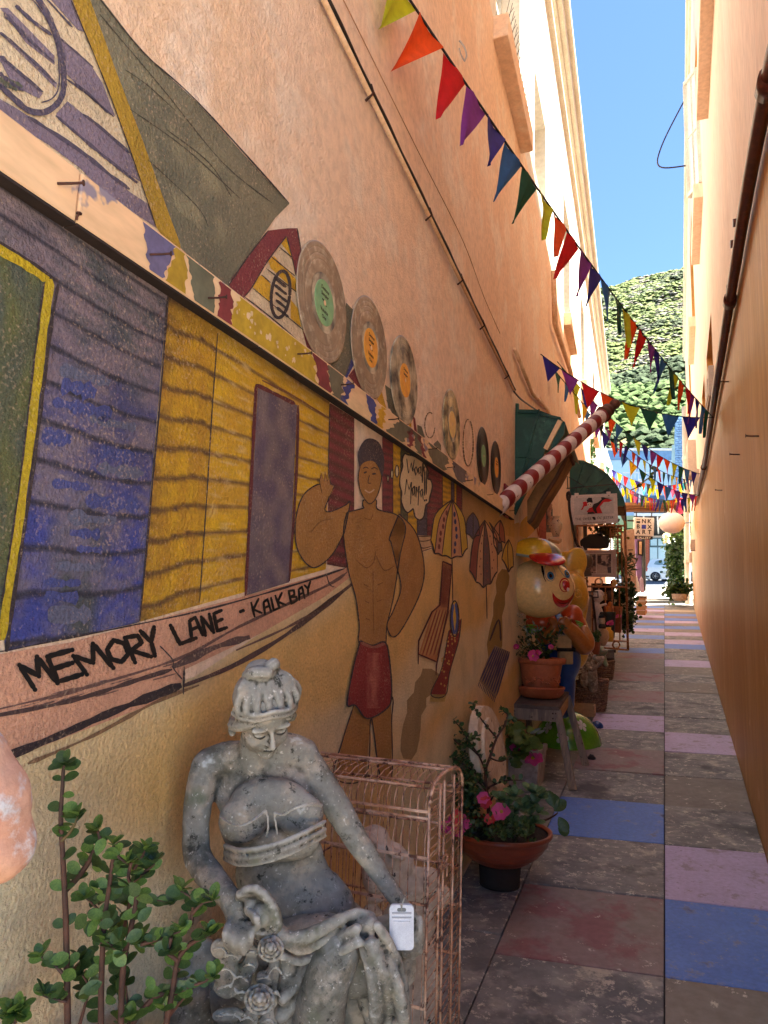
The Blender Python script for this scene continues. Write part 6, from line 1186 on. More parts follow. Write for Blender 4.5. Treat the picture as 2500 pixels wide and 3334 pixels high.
# blurred stone at the left edge, very near
es = thing('stone_ear', 'rough pinkish stone carving poking in at the left edge of the picture', 'stone ornament', P(20, 1750, .42)); b = MB()
ellC(b, (-30, 1740), .42, 92, 120, 90, -8); ellC(b, (-10, 1830), .42, 84, 74, 80); ellC(b, (-70, 1680), .42, 90, 130, 90); sculpt(b, 'carving', mat('pink_sandstone', lin(206, 158, 128), lin(176, 122, 98), lin(196, 186, 180), s1=18, s2=120, rough=.9, bump=.6, bs=200, bd=.002), es, .004, 4, .004, .01)
# ================================================================== awnings and striped pole
awg = mat('green_metal_awning', lin(36, 84, 66), lin(26, 66, 54), lin(52, 96, 78), s1=4, s2=60, rough=.45, bump=.12, bs=30, spots=[(lin(190, 200, 190), 60, .73, .75), (lin(120, 140, 124), 9, .70, .76)])
awin = mat('awning_underside', lin(150, 110, 66), lin(96, 72, 46), s1=5, rough=.8, bump=.2)
def fan_awning(name, label, Y0, Y1, zb, Ht, out, n, hang=0.0):
    t = thing(name, label, 'awning', LP((Y0 + Y1) / 2, zb)); seg = []
    for i in range(n + 1): a = math.pi / 2 * (1 - i / n); seg.append((out * math.cos(a), Ht * math.sin(a)))
    for i in range(n):
        (o0, h0), (o1, h1) = seg[i], seg[i + 1]; b = MB(); m = MB()
        q = [LP(Y0, zb + h0, o0 + .003 * i), LP(Y1, zb + h0, o0 + .003 * i), LP(Y1, zb + h1, o1 + .003 * i), LP(Y0, zb + h1, o1 + .003 * i)]; nn_ = (q[1] - q[0]).cross(q[3] - q[0]).normalized() * -.006
        b.hexa(q, [v + nn_ for v in q]); b.build('panel', awg, t)
        b = MB(); b.bar(q[0], q[1], .022, .02, nn_); b.build('seam', awg, t); 
        for Ye in (Y0, Y1):   # cheek wedge
            b = MB(); c = LP(Ye, zb); b.prism([c, LP(Ye, zb + h0, o0 - .004), LP(Ye, zb + h1, o1 - .004)], Vector((0, .004, 0))); b.build('cheek', awg, t); b = MB(); b.bar(c, LP(Ye, zb + h0, o0), .01, .012); b.build('rib', awg, t)
    b = MB(); b.bar(LP(Y0, zb), LP(Y0, zb + Ht + .03), .03, .03); b.build('wall_strip', awg, t)
    b = MB(); (o1, h1) = seg[-1]; b.quad(LP(Y0 + .01, zb + .01, .01), LP(Y1 - .01, zb + .01, .01), LP(Y1 - .01, zb + Ht * .94, .01), LP(Y0 + .01, zb + Ht * .94, .01)); b.build('lining', awin, t)
    b = MB(); b.bar(LP(Y0, zb + h1, o1), LP(Y1, zb + h1, o1), .025, .03); b.build('front_rail', mat('rusty_rail', lin(96, 60, 40), lin(60, 44, 36), rough=.7, bump=.3), t)
    return t
a0 = lw(1112, 880); a1 = lw(1112, 1088)
# first awning: folded fan seen from the side, built from the outline it shows (cheek at Y0)
Y0 = a0.y + .02; Y1 = Y0 + 1.25; zt_ = a0.z; zb_ = lw(1117, 1120).z
t = thing('green_awning', 'dark green folded metal awning over the first shop window, behind the striped pole', 'awning', LP(Y0, zb_))
ZNc = lambda x, y: atY(*ZN(x, y), Y0)
strip_ = [[(118, 262), (158, 262), (135, 1260), (95, 1520), (85, 1500)], [(160, 350), (445, 355), (370, 700), (270, 1140), (190, 1310), (120, 1560), (90, 1740), (130, 1300)], [(447, 402), (728, 465), (560, 850), (400, 1150), (290, 1400), (200, 1600), (120, 1765), (95, 1740), (180, 1480), (280, 1140)], [(750, 520), (790, 530), (780, 700), (560, 1000), (420, 1220), (250, 1520), (140, 1740), (300, 1390), (560, 950)]]
for i, q in enumerate(strip_):
    b = MB(); b.prism([ZNc(x, y) + Vector((0, -.012 * i, 0)) for x, y in q], Vector((0, .02, 0))); b.build('cheek', awg, t, bevel=.003)
def bnd(p0, p1, m=awg, w_=.018, name='rib', off=-.03): b = MB(); b.bar(ZNc(*p0) + Vector((0, off, 0)), ZNc(*p1) + Vector((0, off, 0)), w_, w_); return b.build(name, m, t)
for p0, p1 in (((160, 375), (440, 380)), ((160, 400), (438, 404)), ((445, 360), (180, 1320)), ((450, 425), (720, 490)), ((150, 990), (300, 1000)), ((300, 1000), (400, 1020)), ((728, 470), (540, 900))): bnd(p0, p1, w_=.010)
bnd((735, 520), (540, 900), boardm, .03, 'batten', -.04)
e = [ZNc(x, y) for x, y in ((160, 352), (445, 357), (728, 467), (790, 530))]
for p, q in zip(e, e[1:]): b = MB(); d = Vector((-.0375 * 1.2, 1.25, 0)); n_ = Vector((0, 0, -.006)); b.hexa([p + n_, q + n_, q + d + n_, p + d + n_], [p, q, q + d, p + d]); b.build('panel', awg, t)
lo = [ZNc(835, 925), ZNc(660, 1260), ZNc(470, 1560), ZNc(330, 1830), ZNc(280, 1870), ZNc(255, 1840), ZNc(255, 1560), ZNc(430, 1250)]
b = MB(); b.prism([p + Vector((0, .05, 0)) for p in lo], Vector((-.012, .30, 0))); b.build('underside', awin, t)
b = MB(); b.tube([p + Vector((0, .02, 0)) for p in lo[:5]], .014, 8); b.tube([lo[0] + Vector((0, .02, 0)), lo[0] + Vector((-.012, .34, 0))], .014, 8); b.build('front_rail', mat('rusty_rail', lin(96, 60, 40), lin(60, 44, 36), rough=.7, bump=.3), t, True)
fa = lw(*ZN(848, 1030)); fb = lw(*ZN(848, 1480)); 
fy = fa.y
t2 = thing('green_awning', 'rounded green metal awning over the second shop entrance, above the jester sign', 'awning', fa); ZN2 = lambda x, y: atY(*ZN(x, y), fy)
arc = [(850, 1035), (1030, 1045), (1200, 1115), (1360, 1230), (1475, 1370), (1560, 1530), (1590, 1640)]; hub = (850, 1640)
for k, (p, q) in enumerate(zip(arc, arc[1:])):
    b = MB(); b.prism([ZN2(*hub), ZN2(*p), ZN2(*q)], Vector((0, .012, 0))); b.build('cheek', awg, t2); b = MB(); b.bar(ZN2(*hub) + Vector((0, -.008, 0)), ZN2(*q) + Vector((0, -.008, 0)), .012, .012); b.build('rib', awg, t2)
    b = MB(); P0, P1 = ZN2(*p), ZN2(*q); d = Vector((-.09, 2.2, 0)); b.hexa([P0 + Vector((0, 0, -.01)), P1 + Vector((0, 0, -.01)), P1 + d + Vector((0, 0, -.01)), P0 + d + Vector((0, 0, -.01))], [P0, P1, P1 + d, P0 + d]); b.build('panel', awg, t2); b = MB(); b.bar(P0, P1, .03, .022); b.build('edge', awg, t2)
b = MB(); b.quad(ZN2(*hub) + Vector((0, .1, 0)), ZN2(1580, 1640) + Vector((0, .1, 0)), ZN2(1580, 1760) + Vector((0, .1, 0)), ZN2(850, 1760) + Vector((0, .1, 0))); b.build('valance', awin, t2); b = MB(); b.tube([ZN2(1590, 1640), ZN2(1595, 1770)], .012, 6); b.tube([ZN2(1594, 1640), ZN2(1594, 1640) + Vector((-.09, 2.2, 0))], .012, 6); b.build('front_rail', MATS['rusty_rail'], t2, True)
# striped pole
wpole = mat('white_pole_paint', lin(226, 206, 196), lin(212, 190, 180), s1=6, rough=.45, bump=.1, spots=[(lin(80, 50, 44), 26, .68, .70)]); rpole = mat('red_pole_paint', lin(140, 34, 34), lin(122, 28, 30), s1=6, rough=.45, bump=.1, spots=[(lin(70, 40, 38), 26, .69, .71)])
pb_ = lw(*ZN(-10, 1560), .03); pd0 = (pb_ - O).dot(CF); tipd = pd0 + .62; pe = P(*ZN(1330, 385), tipd)
bp_ = thing('striped_pole', 'red and white striped barber style pole jutting up from a wall bracket', 'pole', pb_); ax = pe - pb_; L_ = ax.length; axn = ax.normalized(); pb_ = pb_ - axn * .12; L_ += .12; r0, r1 = .050, .048; ns = 36; N = 24
b = {0: MB(), 1: MB()}; sd_, up_ = frame(axn); ang = 0.55; step = L_ / 20.5
for k in range(20):
    for half in (0,):
        bb = b[k % 2]; n = 28; rings = []
        for e_ in (k, k + 1):
            for u in range(n):
                th = 2 * math.pi * u / n; s_ = e_ * step + .035 * math.sin(th + 1.0); s_ = max(0, min(L_, s_)); r_ = r0 + (r1 - r0) * s_ / L_; rings.append(pb_ + axn * s_ + (sd_ * math.cos(th) + up_ * math.sin(th)) * r_)
        bb.add(rings, [(u, (u + 1) % n, n + (u + 1) % n, n + u) for u in range(n)])
    b[k % 2].build('stripe', (rpole if k % 2 else wpole), bp_, True); b[k % 2] = MB()
rustw = mat('rusty_brown_iron', lin(110, 62, 40), lin(76, 42, 32), s1=20, rough=.7, bump=.4, bs=80)
RA = Matrix((sd_, up_, axn)).transposed(); b = MB(); b.lathe(pb_ + axn * (L_ * 20 / 20.5 - .01), [(.02, 0), (.054, 0), (.058, .02), (.04, .05), (.045, .06), (.046, .085), (.02, .09), (.012, .11), (.012, .13), (.02, .135), (.034, .155), (.036, .175), (.026, .197), (.0, .205)], 24, RA, cap=False); b.build('finial', rustw, bp_, True)
b = MB(); c = lw(*ZN(-10, 1580), .012); b.box(c + Vector((0, 0, .0)), (.012, .10, .20)); b.build('bracket', rpole, bp_, bevel=.003)
# ================================================================== shop front clutter
blk = mat('black_iron', lin(38, 34, 34), lin(60, 42, 34), s1=10, rough=.6, bump=.2); rg = mat('rusty_gate_iron', lin(176, 112, 66), lin(128, 78, 48), lin(190, 136, 96), s1=14, rough=.75, bump=.3, bs=80)
dS = 7.4
sg = thing('jester_sign', 'hanging white shop sign with a red and black jester reading THE SWEET OL JESTER', 'sign', P(*ZN(1180, 1680), dS)); SR = RC3 @ Matrix.Rotation(math.radians(-2.5), 3, 'Y'); SC = P(*ZN(1178, 1690), dS); k_ = dS / FPX / (4.1475 * S)
def sp(x, y, o=0.0): return SC + SR @ Vector(((x - 1178) * k_, -o, -(y - 1690) * k_))
signw = mat('sign_white', lin(226, 214, 208), rough=.4, bump=.02); b = MB(); b.hexa([sp(862, 1890, -.01), sp(1493, 1890, -.01), sp(1493, 1890, .01), sp(862, 1890, .01)], [sp(862, 1490, -.01), sp(1493, 1490, -.01), sp(1493, 1490, .01), sp(862, 1490, .01)]); b.build('board', signw, sg, bevel=.004)
b = MB(); b.poly([sp(x, y, .0116) for x, y in ((905, 1532), (1440, 1532), (1440, 1760), (905, 1760))]); b.build('picture_panel', mat('sign_grey', lin(206, 200, 198), rough=.4, bump=0), sg)
sred = mat('sign_red', lin(204, 36, 46), rough=.4, bump=0); sblk = mat('sign_black', lin(30, 30, 34), rough=.4, bump=0); sskin = mat('sign_cream', lin(236, 224, 210), rough=.4, bump=0)
def sgp(m, pts, o): b = MB(); b.poly([sp(x, y, o) for x, y in pts]); return b.build('print', m, sg)
sgp(sred, [(1025, 1590), (1060, 1580), (1100, 1600), (1080, 1640), (1040, 1650), (1020, 1690), (990, 1695), (1015, 1660), (1030, 1620)], .0126); sgp(sblk, [(1075, 1560), (1105, 1530), (1150, 1535), (1160, 1600), (1130, 1600), (1090, 1610)], .0130)
sgp(sskin, [(1080, 1610), (1110, 1592), (1140, 1600), (1152, 1630), (1140, 1665), (1115, 1668), (1090, 1645)], .0138); sgp(sred, [(1070, 1720), (1110, 1670), (1150, 1660), (1200, 1640), (1280, 1560), (1330, 1550), (1430, 1580), (1380, 1600), (1310, 1600), (1250, 1660), (1285, 1750), (1190, 1750), (1150, 1730), (1110, 1745)], .0126)
sgp(sblk, [(1150, 1660), (1170, 1620), (1230, 1600), (1280, 1560), (1270, 1536), (1300, 1532), (1420, 1570), (1330, 1556), (1290, 1580), (1240, 1640), (1200, 1680), (1215, 1745), (1190, 1745), (1160, 1700)], .0132); sgp(sblk, [(1088, 1728), (1160, 1722), (1185, 1752), (1080, 1752)], .0132)
for x in (1098, 1126): sgp(sblk, [(x - 7, 1625), (x, 1617), (x + 7, 1625), (x, 1634)], .0145)
sgp(sred, [(1105, 1648), (1118, 1652), (1134, 1645), (1120, 1660)], .0145)
TR = Matrix((SR.col[0], SR.col[2], -SR.col[1])).transposed()
text(sg, 'lettering', 'THE SWEE', 46 * k_ * 1.05, sp(1022, 1816, .0122), TR, sblk, .0006); text(sg, 'lettering', "OL' JESTER", 46 * k_ * 1.05, sp(1318, 1812, .0122), TR, sblk, .0006); text(sg, 'lettering', 'A Sleazy collection of old junk', 24 * k_, sp(1178, 1868, .0122), TR, mat('sign_brown', lin(150, 110, 90), rough=.5), .0004) if False else None
sgp(sblk, [(1140, 1800), (1160, 1790), (1185, 1800), (1190, 1830), (1165, 1838), (1150, 1815)], .0128); b = MB()
for k in range(16): x = 1010 + k * 20; b.add([sp(x, 1864, .0122), sp(x + 14, 1862, .0122), sp(x + 14, 1872, .0122), sp(x, 1874, .0122)], [(0, 1, 2, 3)])
b.build('small_print', mat('sign_brown', lin(150, 110, 90), rough=.5), sg, kind='stuff')
for x in (945, 1375):
    b = MB(); b.hexa([sp(x - 28, 1530, .012), sp(x + 28, 1530, .012), sp(x + 28, 1530, .02), sp(x - 28, 1530, .02)], [sp(x - 28, 1462, .012), sp(x + 28, 1462, .012), sp(x + 28, 1462, .02), sp(x - 28, 1462, .02)]); b.build('hanging_tab', signw, sg, bevel=.003); b = MB(); b.tube([sp(x, 1475, .016), sp(x, 1395, .016)], .003, 5); b.tube([sp(x, 1515, .022), sp(x + 1, 1515, .026)], .006, 6); b.build('hook', blk, sg)
br = thing('sign_bracket', 'black iron bracket arm with hooked end holding the jester sign', 'bracket', P(*ZN(840, 1500), dS)); b = MB(); b.tube([sp(820, 1395), sp(1460, 1365)], .006, 6); b.tube([sp(835, 1230), sp(835, 1400)], .005, 6); b.tube([sp(850, 1240), sp(1120, 1420)], .004, 5); b.build('arm', blk, br)
b = MB(); b.tube(smoothline([sp(x, y) for x, y in ((860, 1560), (830, 1540), (825, 1470), (850, 1450), (862, 1500), (845, 1560), (850, 1700), (870, 1850), (905, 2100), (980, 2230), (1060, 2330))], 5), .014, 8); b.build('hook_rod', blk, br, True)
# ---- rusty garden gate standing open
dg = 8.6; gt = thing('rusty_gate', 'tall rusty wrought iron gate standing open at the shop entrance', 'gate', P(*ZO(850, 1840), dg))
GP = {}
def gp(x, y, o=0.0): return P(*ZO(x, y), dg + o + (x - 850) * .0011)
def gbar(pts, r, name='bar', n=6): b = MB(); b.tube([gp(*p) for p in pts], r, n); return b.build(name, rg, gt, True)
gbar([(815, -20), (838, 930), (860, 1840)], .014, 'stile'); gbar([(130, 40), (150, 930), (170, 1700)], .012, 'stile'); gbar([(140, 50), (815, 50)], .012, 'rail'); gbar([(280, 925), (838, 935)], .013, 'rail'); gbar([(520, 1700), (855, 1715)], .009, 'rail'); gbar([(520, 1810), (860, 1840)], .012, 'rail')
for x in (345, 440, 535, 630, 735): gbar([(x, 930), (x + 8, 1700)], .007)
gbar([(705, 50), (715, 930)], .008); gbar([(765, 50), (775, 930)], .006); gbar([(600, 50), (610, 400)], .006)
for k in range(11): gbar([(590, 90 + k * 34), (760, 92 + k * 34)], .0035, 'wire')
for k in range(5): gbar([(610 + k * 36, 60), (614 + k * 36, 460)], .0035, 'wire')
for (x, y, r_) in ((440, 862, 52), (235, 852, 44), (690, 1765, 50), (640, -10, 44), (740, 100, 30)): b = MB(); b.tube([gp(x + r_ * math.cos(t), y + r_ * math.sin(t)) for t in [k * .3142 for k in range(20)]], .009, 6, closed=True); b.build('ring', rg, gt, True)
# ---- black plaque, framed picture, spoon lamp and friends
pq = thing('black_plaque', 'black scalloped hanging plaque above the framed picture', 'plaque', P(*ZO(385, 280), 8.35)); b = MB(); o = [(180, 320), (178, 270), (210, 235), (270, 200), (300, 175), (400, 168), (450, 160), (500, 190), (560, 220), (588, 270), (588, 330), (560, 375), (400, 382), (230, 370), (190, 345)]; b.prism([P(*ZO(x, y), 8.3) for x, y in sl2(o + o[:1], 3)[:-1]], CF * .02); b.ell(P(*ZO(465, 165), 8.3), .018); b.build('board', mat('black_board', lin(24, 22, 22), lin(36, 30, 28), rough=.6), pq); b = MB(); b.tube([P(*ZO(440, 165), 8.29), P(*ZO(570, 385), 8.29)], .002, 4); b.build('cord', blk, pq)
pf = thing('framed_picture', 'grey framed double photograph hanging on the rusty gate', 'picture', P(*ZO(490, 600), 8.3)); FQ = lambda x, y, o: P(*ZO(x, y), 8.25 - o)
frm = mat('mauve_frame', lin(196, 168, 158), lin(180, 152, 144), s1=5, rough=.5); b = MB()
for q in ([(220, 405), (690, 400), (640, 440), (240, 445)], [(690, 400), (700, 795), (645, 750), (640, 440)], [(700, 795), (235, 785), (250, 745), (645, 750)], [(235, 785), (220, 405), (240, 445), (250, 745)]): b = MB(); b.prism([FQ(x, y, .03) for x, y in q], CF * .03); b.build('frame', frm, pf)
b = MB(); b.poly([FQ(x, y, .01) for x, y in ((236, 440), (645, 436), (650, 755), (245, 752))]); b.build('mount', mat('picture_mount', lin(226, 206, 190), rough=.6), pf)
pho = mat('old_photograph', lin(150, 118, 106), lin(70, 56, 58), lin(196, 166, 150), s1=9, s2=60, rough=.4, bump=0, thr=(.45, .55))
for q in ([(262, 462), (395, 460), (397, 735), (268, 735)], [(412, 460), (615, 456), (618, 738), (415, 738)]): b = MB(); b.poly([FQ(x, y, .014) for x, y in q]); b.build('photograph', pho, pf)
for q, c in (([(480, 470), (550, 470), (552, 560), (484, 560)], lin(210, 180, 165)), ([(420, 600), (560, 640), (615, 700), (616, 738), (416, 738)], lin(206, 178, 160)), ([(560, 650), (616, 640), (616, 730), (570, 730)], lin(90, 76, 84)), ([(425, 480), (470, 480), (470, 590), (425, 590)], lin(60, 50, 54))): b = MB(); b.poly([FQ(x, y, .016 if c[0] > .2 else .0165) for x, y in q]); b.build('print_tone', mat('tone_%d' % int(c[0] * 999), c, rough=.5, bump=0), pf)
ml = thing('metal_lamp', 'battered grey metal spotlight hanging beside the framed picture', 'lamp', P(*ZO(260, 560), 7.4)); tin = mat('dull_tin', lin(120, 104, 92), lin(90, 80, 72), s1=10, rough=.5, metal=.4, bump=.2); b = MB(); cL = P(*ZO(262, 560), 7.35); ellC(b, ZO(255, 560), 7.4, 15, 17, 12, 0); b.build('dish', tin, ml, True); b = MB(); b.hexa([P(*ZO(x, y), 7.4 + z) for x, y, z in ((165, 790, 0), (345, 770, 0), (345, 770, .1), (165, 790, .1))], [P(*ZO(x, y), 7.4 + z) for x, y, z in ((210, 680, 0), (310, 665, 0), (310, 665, .08), (210, 680, .08))]); b.build('shade', tin, ml, bevel=.01); b = MB(); b.tube([P(*ZO(x, y), 7.35) for x, y in ((190, 350), (215, 400), (235, 440))], .012, 6); b.build('neck', mat('pale_tin', lin(196, 184, 170), rough=.5), ml)
wall_ = lambda x, y: P(x, y, 7.6)
# white statuette reaching out
wsm = mat('white_statue_paint', lin(222, 204, 190), lin(200, 182, 170), s1=10, rough=.6, bump=.1)
def small(name, label, cat, base, d): return thing(name, label, cat, base)
s1_ = thing('white_statuette', 'white painted statuette of a girl holding one arm out behind the gate', 'statue', P(*ZO(410, 1560), 8.0)); b = MB(); D8 = 7.7
def c8(pts, n=10): capC(b, [(*ZO(x, y), D8, r * .15) for x, y, r in pts], n)
ellC(b, ZO(430, 1080), D8, 10.5, 12, 10); c8([(400, 1020, 40), (460, 1010, 40), (500, 1040, 20)]); c8([(420, 1140, 32), (410, 1200, 50), (440, 1300, 62), (430, 1450, 70), (420, 1540, 60)]); c8([(380, 1200, 34), (400, 1240, 26), (470, 1200, 20), (540, 1180, 18)]); c8([(500, 1100, 10), (494, 1120, 12)]); sculpt(b, 'figure', wsm, s1_, .006, 3)
# lantern
ln = thing('oil_lantern', 'old dark oil lantern hanging in front of the white statuette', 'lantern', P(*ZO(488, 1540), 7.6)); b = MB(); lp = P(*ZO(488, 1530), 7.6); zk = 7.6 / FPX / (4.423 * S) * 1.0
b.lathe(lp, [(0, 0), (50 * zk, 0), (54 * zk, 30 * zk), (40 * zk, 60 * zk), (30 * zk, 66 * zk)], 16); b.build('tank', blk, ln, True); b = MB(); b.lathe(lp, [(36 * zk, 66 * zk), (48 * zk, 100 * zk), (40 * zk, 150 * zk)], 16, cap=False); b.build('globe', mat('lantern_glass', lin(196, 170, 140), lin(150, 120, 96), rough=.15, bump=0, spec=.7), ln, True); b = MB(); b.lathe(lp, [(42 * zk, 150 * zk), (46 * zk, 175 * zk), (26 * zk, 190 * zk), (34 * zk, 215 * zk), (24 * zk, 235 * zk), (0, 238 * zk)], 16); b.build('chimney', blk, ln, True)
b = MB(); b.tube([lp + CR * 52 * zk * math.cos(t) + Vector((0, 0, 120 * zk + 110 * zk * math.sin(t))) for t in [k * .314 for k in range(11)]], .003, 5); b.build('handle', blk, ln)
# dark cabinet, orange amphora, pots
cb = thing('cabinet', 'narrow grey cabinet standing behind the big-eared yellow figure', 'cabinet', P(*ZO(280, 1560), 7.2)); b = MB(); b.hexa([P(*ZO(x, y), d) for x, y, d in ((180, 1560, 7.2), (330, 1570, 7.2), (330, 1500, 7.9), (180, 1490, 7.9))], [P(*ZO(x, y), d) for x, y, d in ((180, 990, 7.2), (330, 990, 7.2), (330, 1000, 7.9), (180, 1000, 7.9))]); b.build('carcass', mat('grey_cabinet', lin(170, 150, 134), lin(150, 130, 116), rough=.6), cb, bevel=.004); b = MB(); b.tube([P(*ZO(330, 1000), 7.19), P(*ZO(332, 1570), 7.19)], .006, 5); b.build('edge', paleW, cb)
wf_ = thing('display_stand', 'bent dark metal stand with a square loop leaning by the cabinet', 'metal stand', P(*ZO(430, 1800), 7.0)); b = MB(); b.tube([P(*ZO(x, y), 7.05) for x, y in ((290, 1055), (340, 1060), (350, 1080), (400, 1500), (425, 1790))], .011, 6); b.tube([P(*ZO(x, y), 7.05) for x, y in ((270, 1000), (425, 1000), (430, 1080), (340, 1080))], .009, 6); b.build('rod', blk, wf_)
orn = mat('orange_glaze', lin(216, 132, 40), lin(190, 84, 34), s1=5, rough=.3, coat=.3)
am = thing('orange_vase', 'bulbous orange glazed vase behind the bars of the gate', 'vase', P(*ZO(590, 1420), 8.9)); b = MB(); ellC(b, ZO(595, 1320), 8.9, 9, 19, 8, -6); ellC(b, ZO(610, 1220), 8.9, 6, 12, 5, -8); b.build('vase_body', orn, am, True)
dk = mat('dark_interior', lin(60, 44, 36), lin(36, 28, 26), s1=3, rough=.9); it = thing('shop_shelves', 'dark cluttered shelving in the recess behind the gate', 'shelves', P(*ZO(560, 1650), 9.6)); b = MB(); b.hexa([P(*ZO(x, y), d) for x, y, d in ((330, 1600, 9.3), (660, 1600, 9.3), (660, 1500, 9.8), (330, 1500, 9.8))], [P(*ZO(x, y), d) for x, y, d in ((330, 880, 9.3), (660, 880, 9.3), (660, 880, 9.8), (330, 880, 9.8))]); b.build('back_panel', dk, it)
for y in (1100, 1300, 1480): b = MB(); b.bar(P(*ZO(340, y), 9.2), P(*ZO(650, y), 9.2), .08, .02); b.build('shelf', toww, it)
random.seed(31)
names = (('jar', 'brown'), ('tin', 'red'), ('mask', 'pale'), ('bottle', 'green'))
cols = [lin(150, 60, 40), lin(196, 150, 90), lin(90, 60, 44), lin(60, 80, 60), lin(200, 180, 160), lin(120, 90, 60)]
def jar(x, y, d, r, h, c, label, cat='jar', name='jar', shape=0):
    p = P(*ZO(x, y), d); t = thing(name, label, cat, p); b = MB()
    pr_ = [[(0, 0), (r * .9, 0), (r, h * .1), (r, h * .7), (r * .6, h * .85), (r * .65, h), (0, h)], [(0, 0), (r * .75, 0), (r, h * .95), (r * 1.08, h), (r * .95, h), (0, h * .9)], [(0, 0), (r * .5, 0), (r, h * .35), (r * .9, h * .6), (r * .35, h * .85), (r * .5, h), (0, h)]][shape]
    b.lathe(p, pr_, 20, cap=False); b.build('vessel', mat('glaze_%s_%d' % (name, int(x)), c, rough=.4, bump=.1), t, True); return t
jar(595, 1120, 9.1, .05, .12, cols[2], 'dark jar on the upper shelf behind the gate'); jar(520, 1120, 9.1, .04, .1, cols[1], 'small tan jar on the upper shelf behind the gate'); jar(560, 1300, 9.1, .04, .11, cols[0], 'dark red jar on the middle shelf behind the gate')
jar(475, 1780, 7.7, .085, .26, lin(206, 168, 130), 'pale stone urn standing below the oil lantern', 'urn', 'stone_urn', 2)
tc_ = jar(690, 1590, 9.3, .085, .34, lin(176, 100, 62), 'tall terracotta pot with pink flowers behind the gate bars', 'flower pot', 'flower_pot', 1); 
for k in range(7): flower(tc_, P(*ZO(690 + random.uniform(-40, 40), 1375 + random.uniform(-22, 10)), 9.2), Vector((0, -1, 1)) + rv() * .4, .035, L_petal, 5)
bk_ = jar(598, 1665, 8.0, .068, .29, lin(60, 62, 56), 'dark metal vase with pink blossoms standing beside the yellow bottles', 'vase', 'metal_vase', 1)
for k in range(6): flower(bk_, P(*ZO(595 + random.uniform(-34, 34), 1455 + random.uniform(-20, 10)), 7.95), Vector((0, -1, 1)) + rv() * .4, .03, L_petal, 5)
jar(560, 1720, 7.9, .07, .16, lin(226, 170, 60), 'squat yellow ceramic pot on the ground in front of the dark vase', 'pot', 'yellow_pot', 0)
fc = thing('painted_mask', 'pale painted mask with one red ear hung in the greenery', 'mask', P(*ZO(655, 870), 9.0)); b = MB(); ellC(b, ZO(655, 870), 9.0, 6.5, 8, 4); capC(b, [(*ZO(690, 870), 8.97, 1.6), (*ZO(700, 885), 8.95, 1.6)]); b.build('face', cf, fc, True); b = MB(); ellC(b, ZO(625, 865), 9.0, 3, 4.5, 3); b.build('ear', red_e, fc, True)
# shelf with pink surfboard and floral vase above the clown
sh = thing('pink_surfboard', 'pink wooden board with pointed twin tops leaning on the wall above the clown', 'surfboard', P(*ZN(470, 2080), 5.9)); b = MB(); b.prism([P(*ZN(x, y), 5.85) for x, y in ((425, 2090), (425, 1800), (435, 1680), (455, 1640), (475, 1690), (490, 1740), (510, 1690), (528, 1740), (530, 2090))], CF * .03); b.build('board', mat('pink_board_paint', lin(222, 132, 110), lin(206, 112, 92), s1=8, rough=.5), sh, bevel=.004)
vp = thing('floral_vase', 'white vase with dark floral pattern on a shelf between the wall and the jester sign', 'vase', P(*ZN(660, 2060), 6.2)); vk_ = 6.2 / FPX / (4.1475 * S); b = MB(); vb = P(*ZN(662, 2060), 6.2); b.lathe(vb, [(0, 0), (42 * vk_, 0), (60 * vk_, 60 * vk_), (88 * vk_, 130 * vk_), (84 * vk_, 180 * vk_), (48 * vk_, 225 * vk_), (40 * vk_, 250 * vk_), (56 * vk_, 275 * vk_), (50 * vk_, 275 * vk_)], 28, cap=False); b.build('body', mat('floral_glaze', lin(222, 200, 176), lin(206, 184, 160), s1=5, rough=.35, coat=.3, bump=.03, spots=[(lin(80, 60, 64), 40, .60, .62), (lin(200, 90, 70), 22, .68, .70)]), vp, True)
vs_ = thing('wall_shelf', 'pale wooden wall shelf under the floral vase', 'shelf', P(*ZN(640, 2090), 6.3)); b = MB(); b.hexa([P(*ZN(x, y), d) for x, y, d in ((560, 2130, 6.0), (700, 2160, 6.0), (740, 2130, 6.6), (600, 2100, 6.6))], [P(*ZN(x, y), d) for x, y, d in ((560, 2090, 6.0), (700, 2120, 6.0), (740, 2090, 6.6), (600, 2062, 6.6))]); b.build('plank', paleW, vs_)
tt = thing('carved_totem', 'stack of small carved pinkish stone heads fixed beside the floral vase', 'carving', P(*ZN(585, 1950), 6.4)); b = MB(); rr_ = random.Random(2)
for k in range(11): ellC(b, ZN(575 + 10 * math.sin(k * 1.7), 1480 + 40 * k), 6.4, 4.6 + rr_.random() * 1.6, 3.8, 4.5, 20 * math.sin(k))
sculpt(b, 'carving', mat('pink_stone', lin(206, 156, 128), lin(170, 120, 96), s1=20, rough=.8, bump=.4), tt, .006, 2)
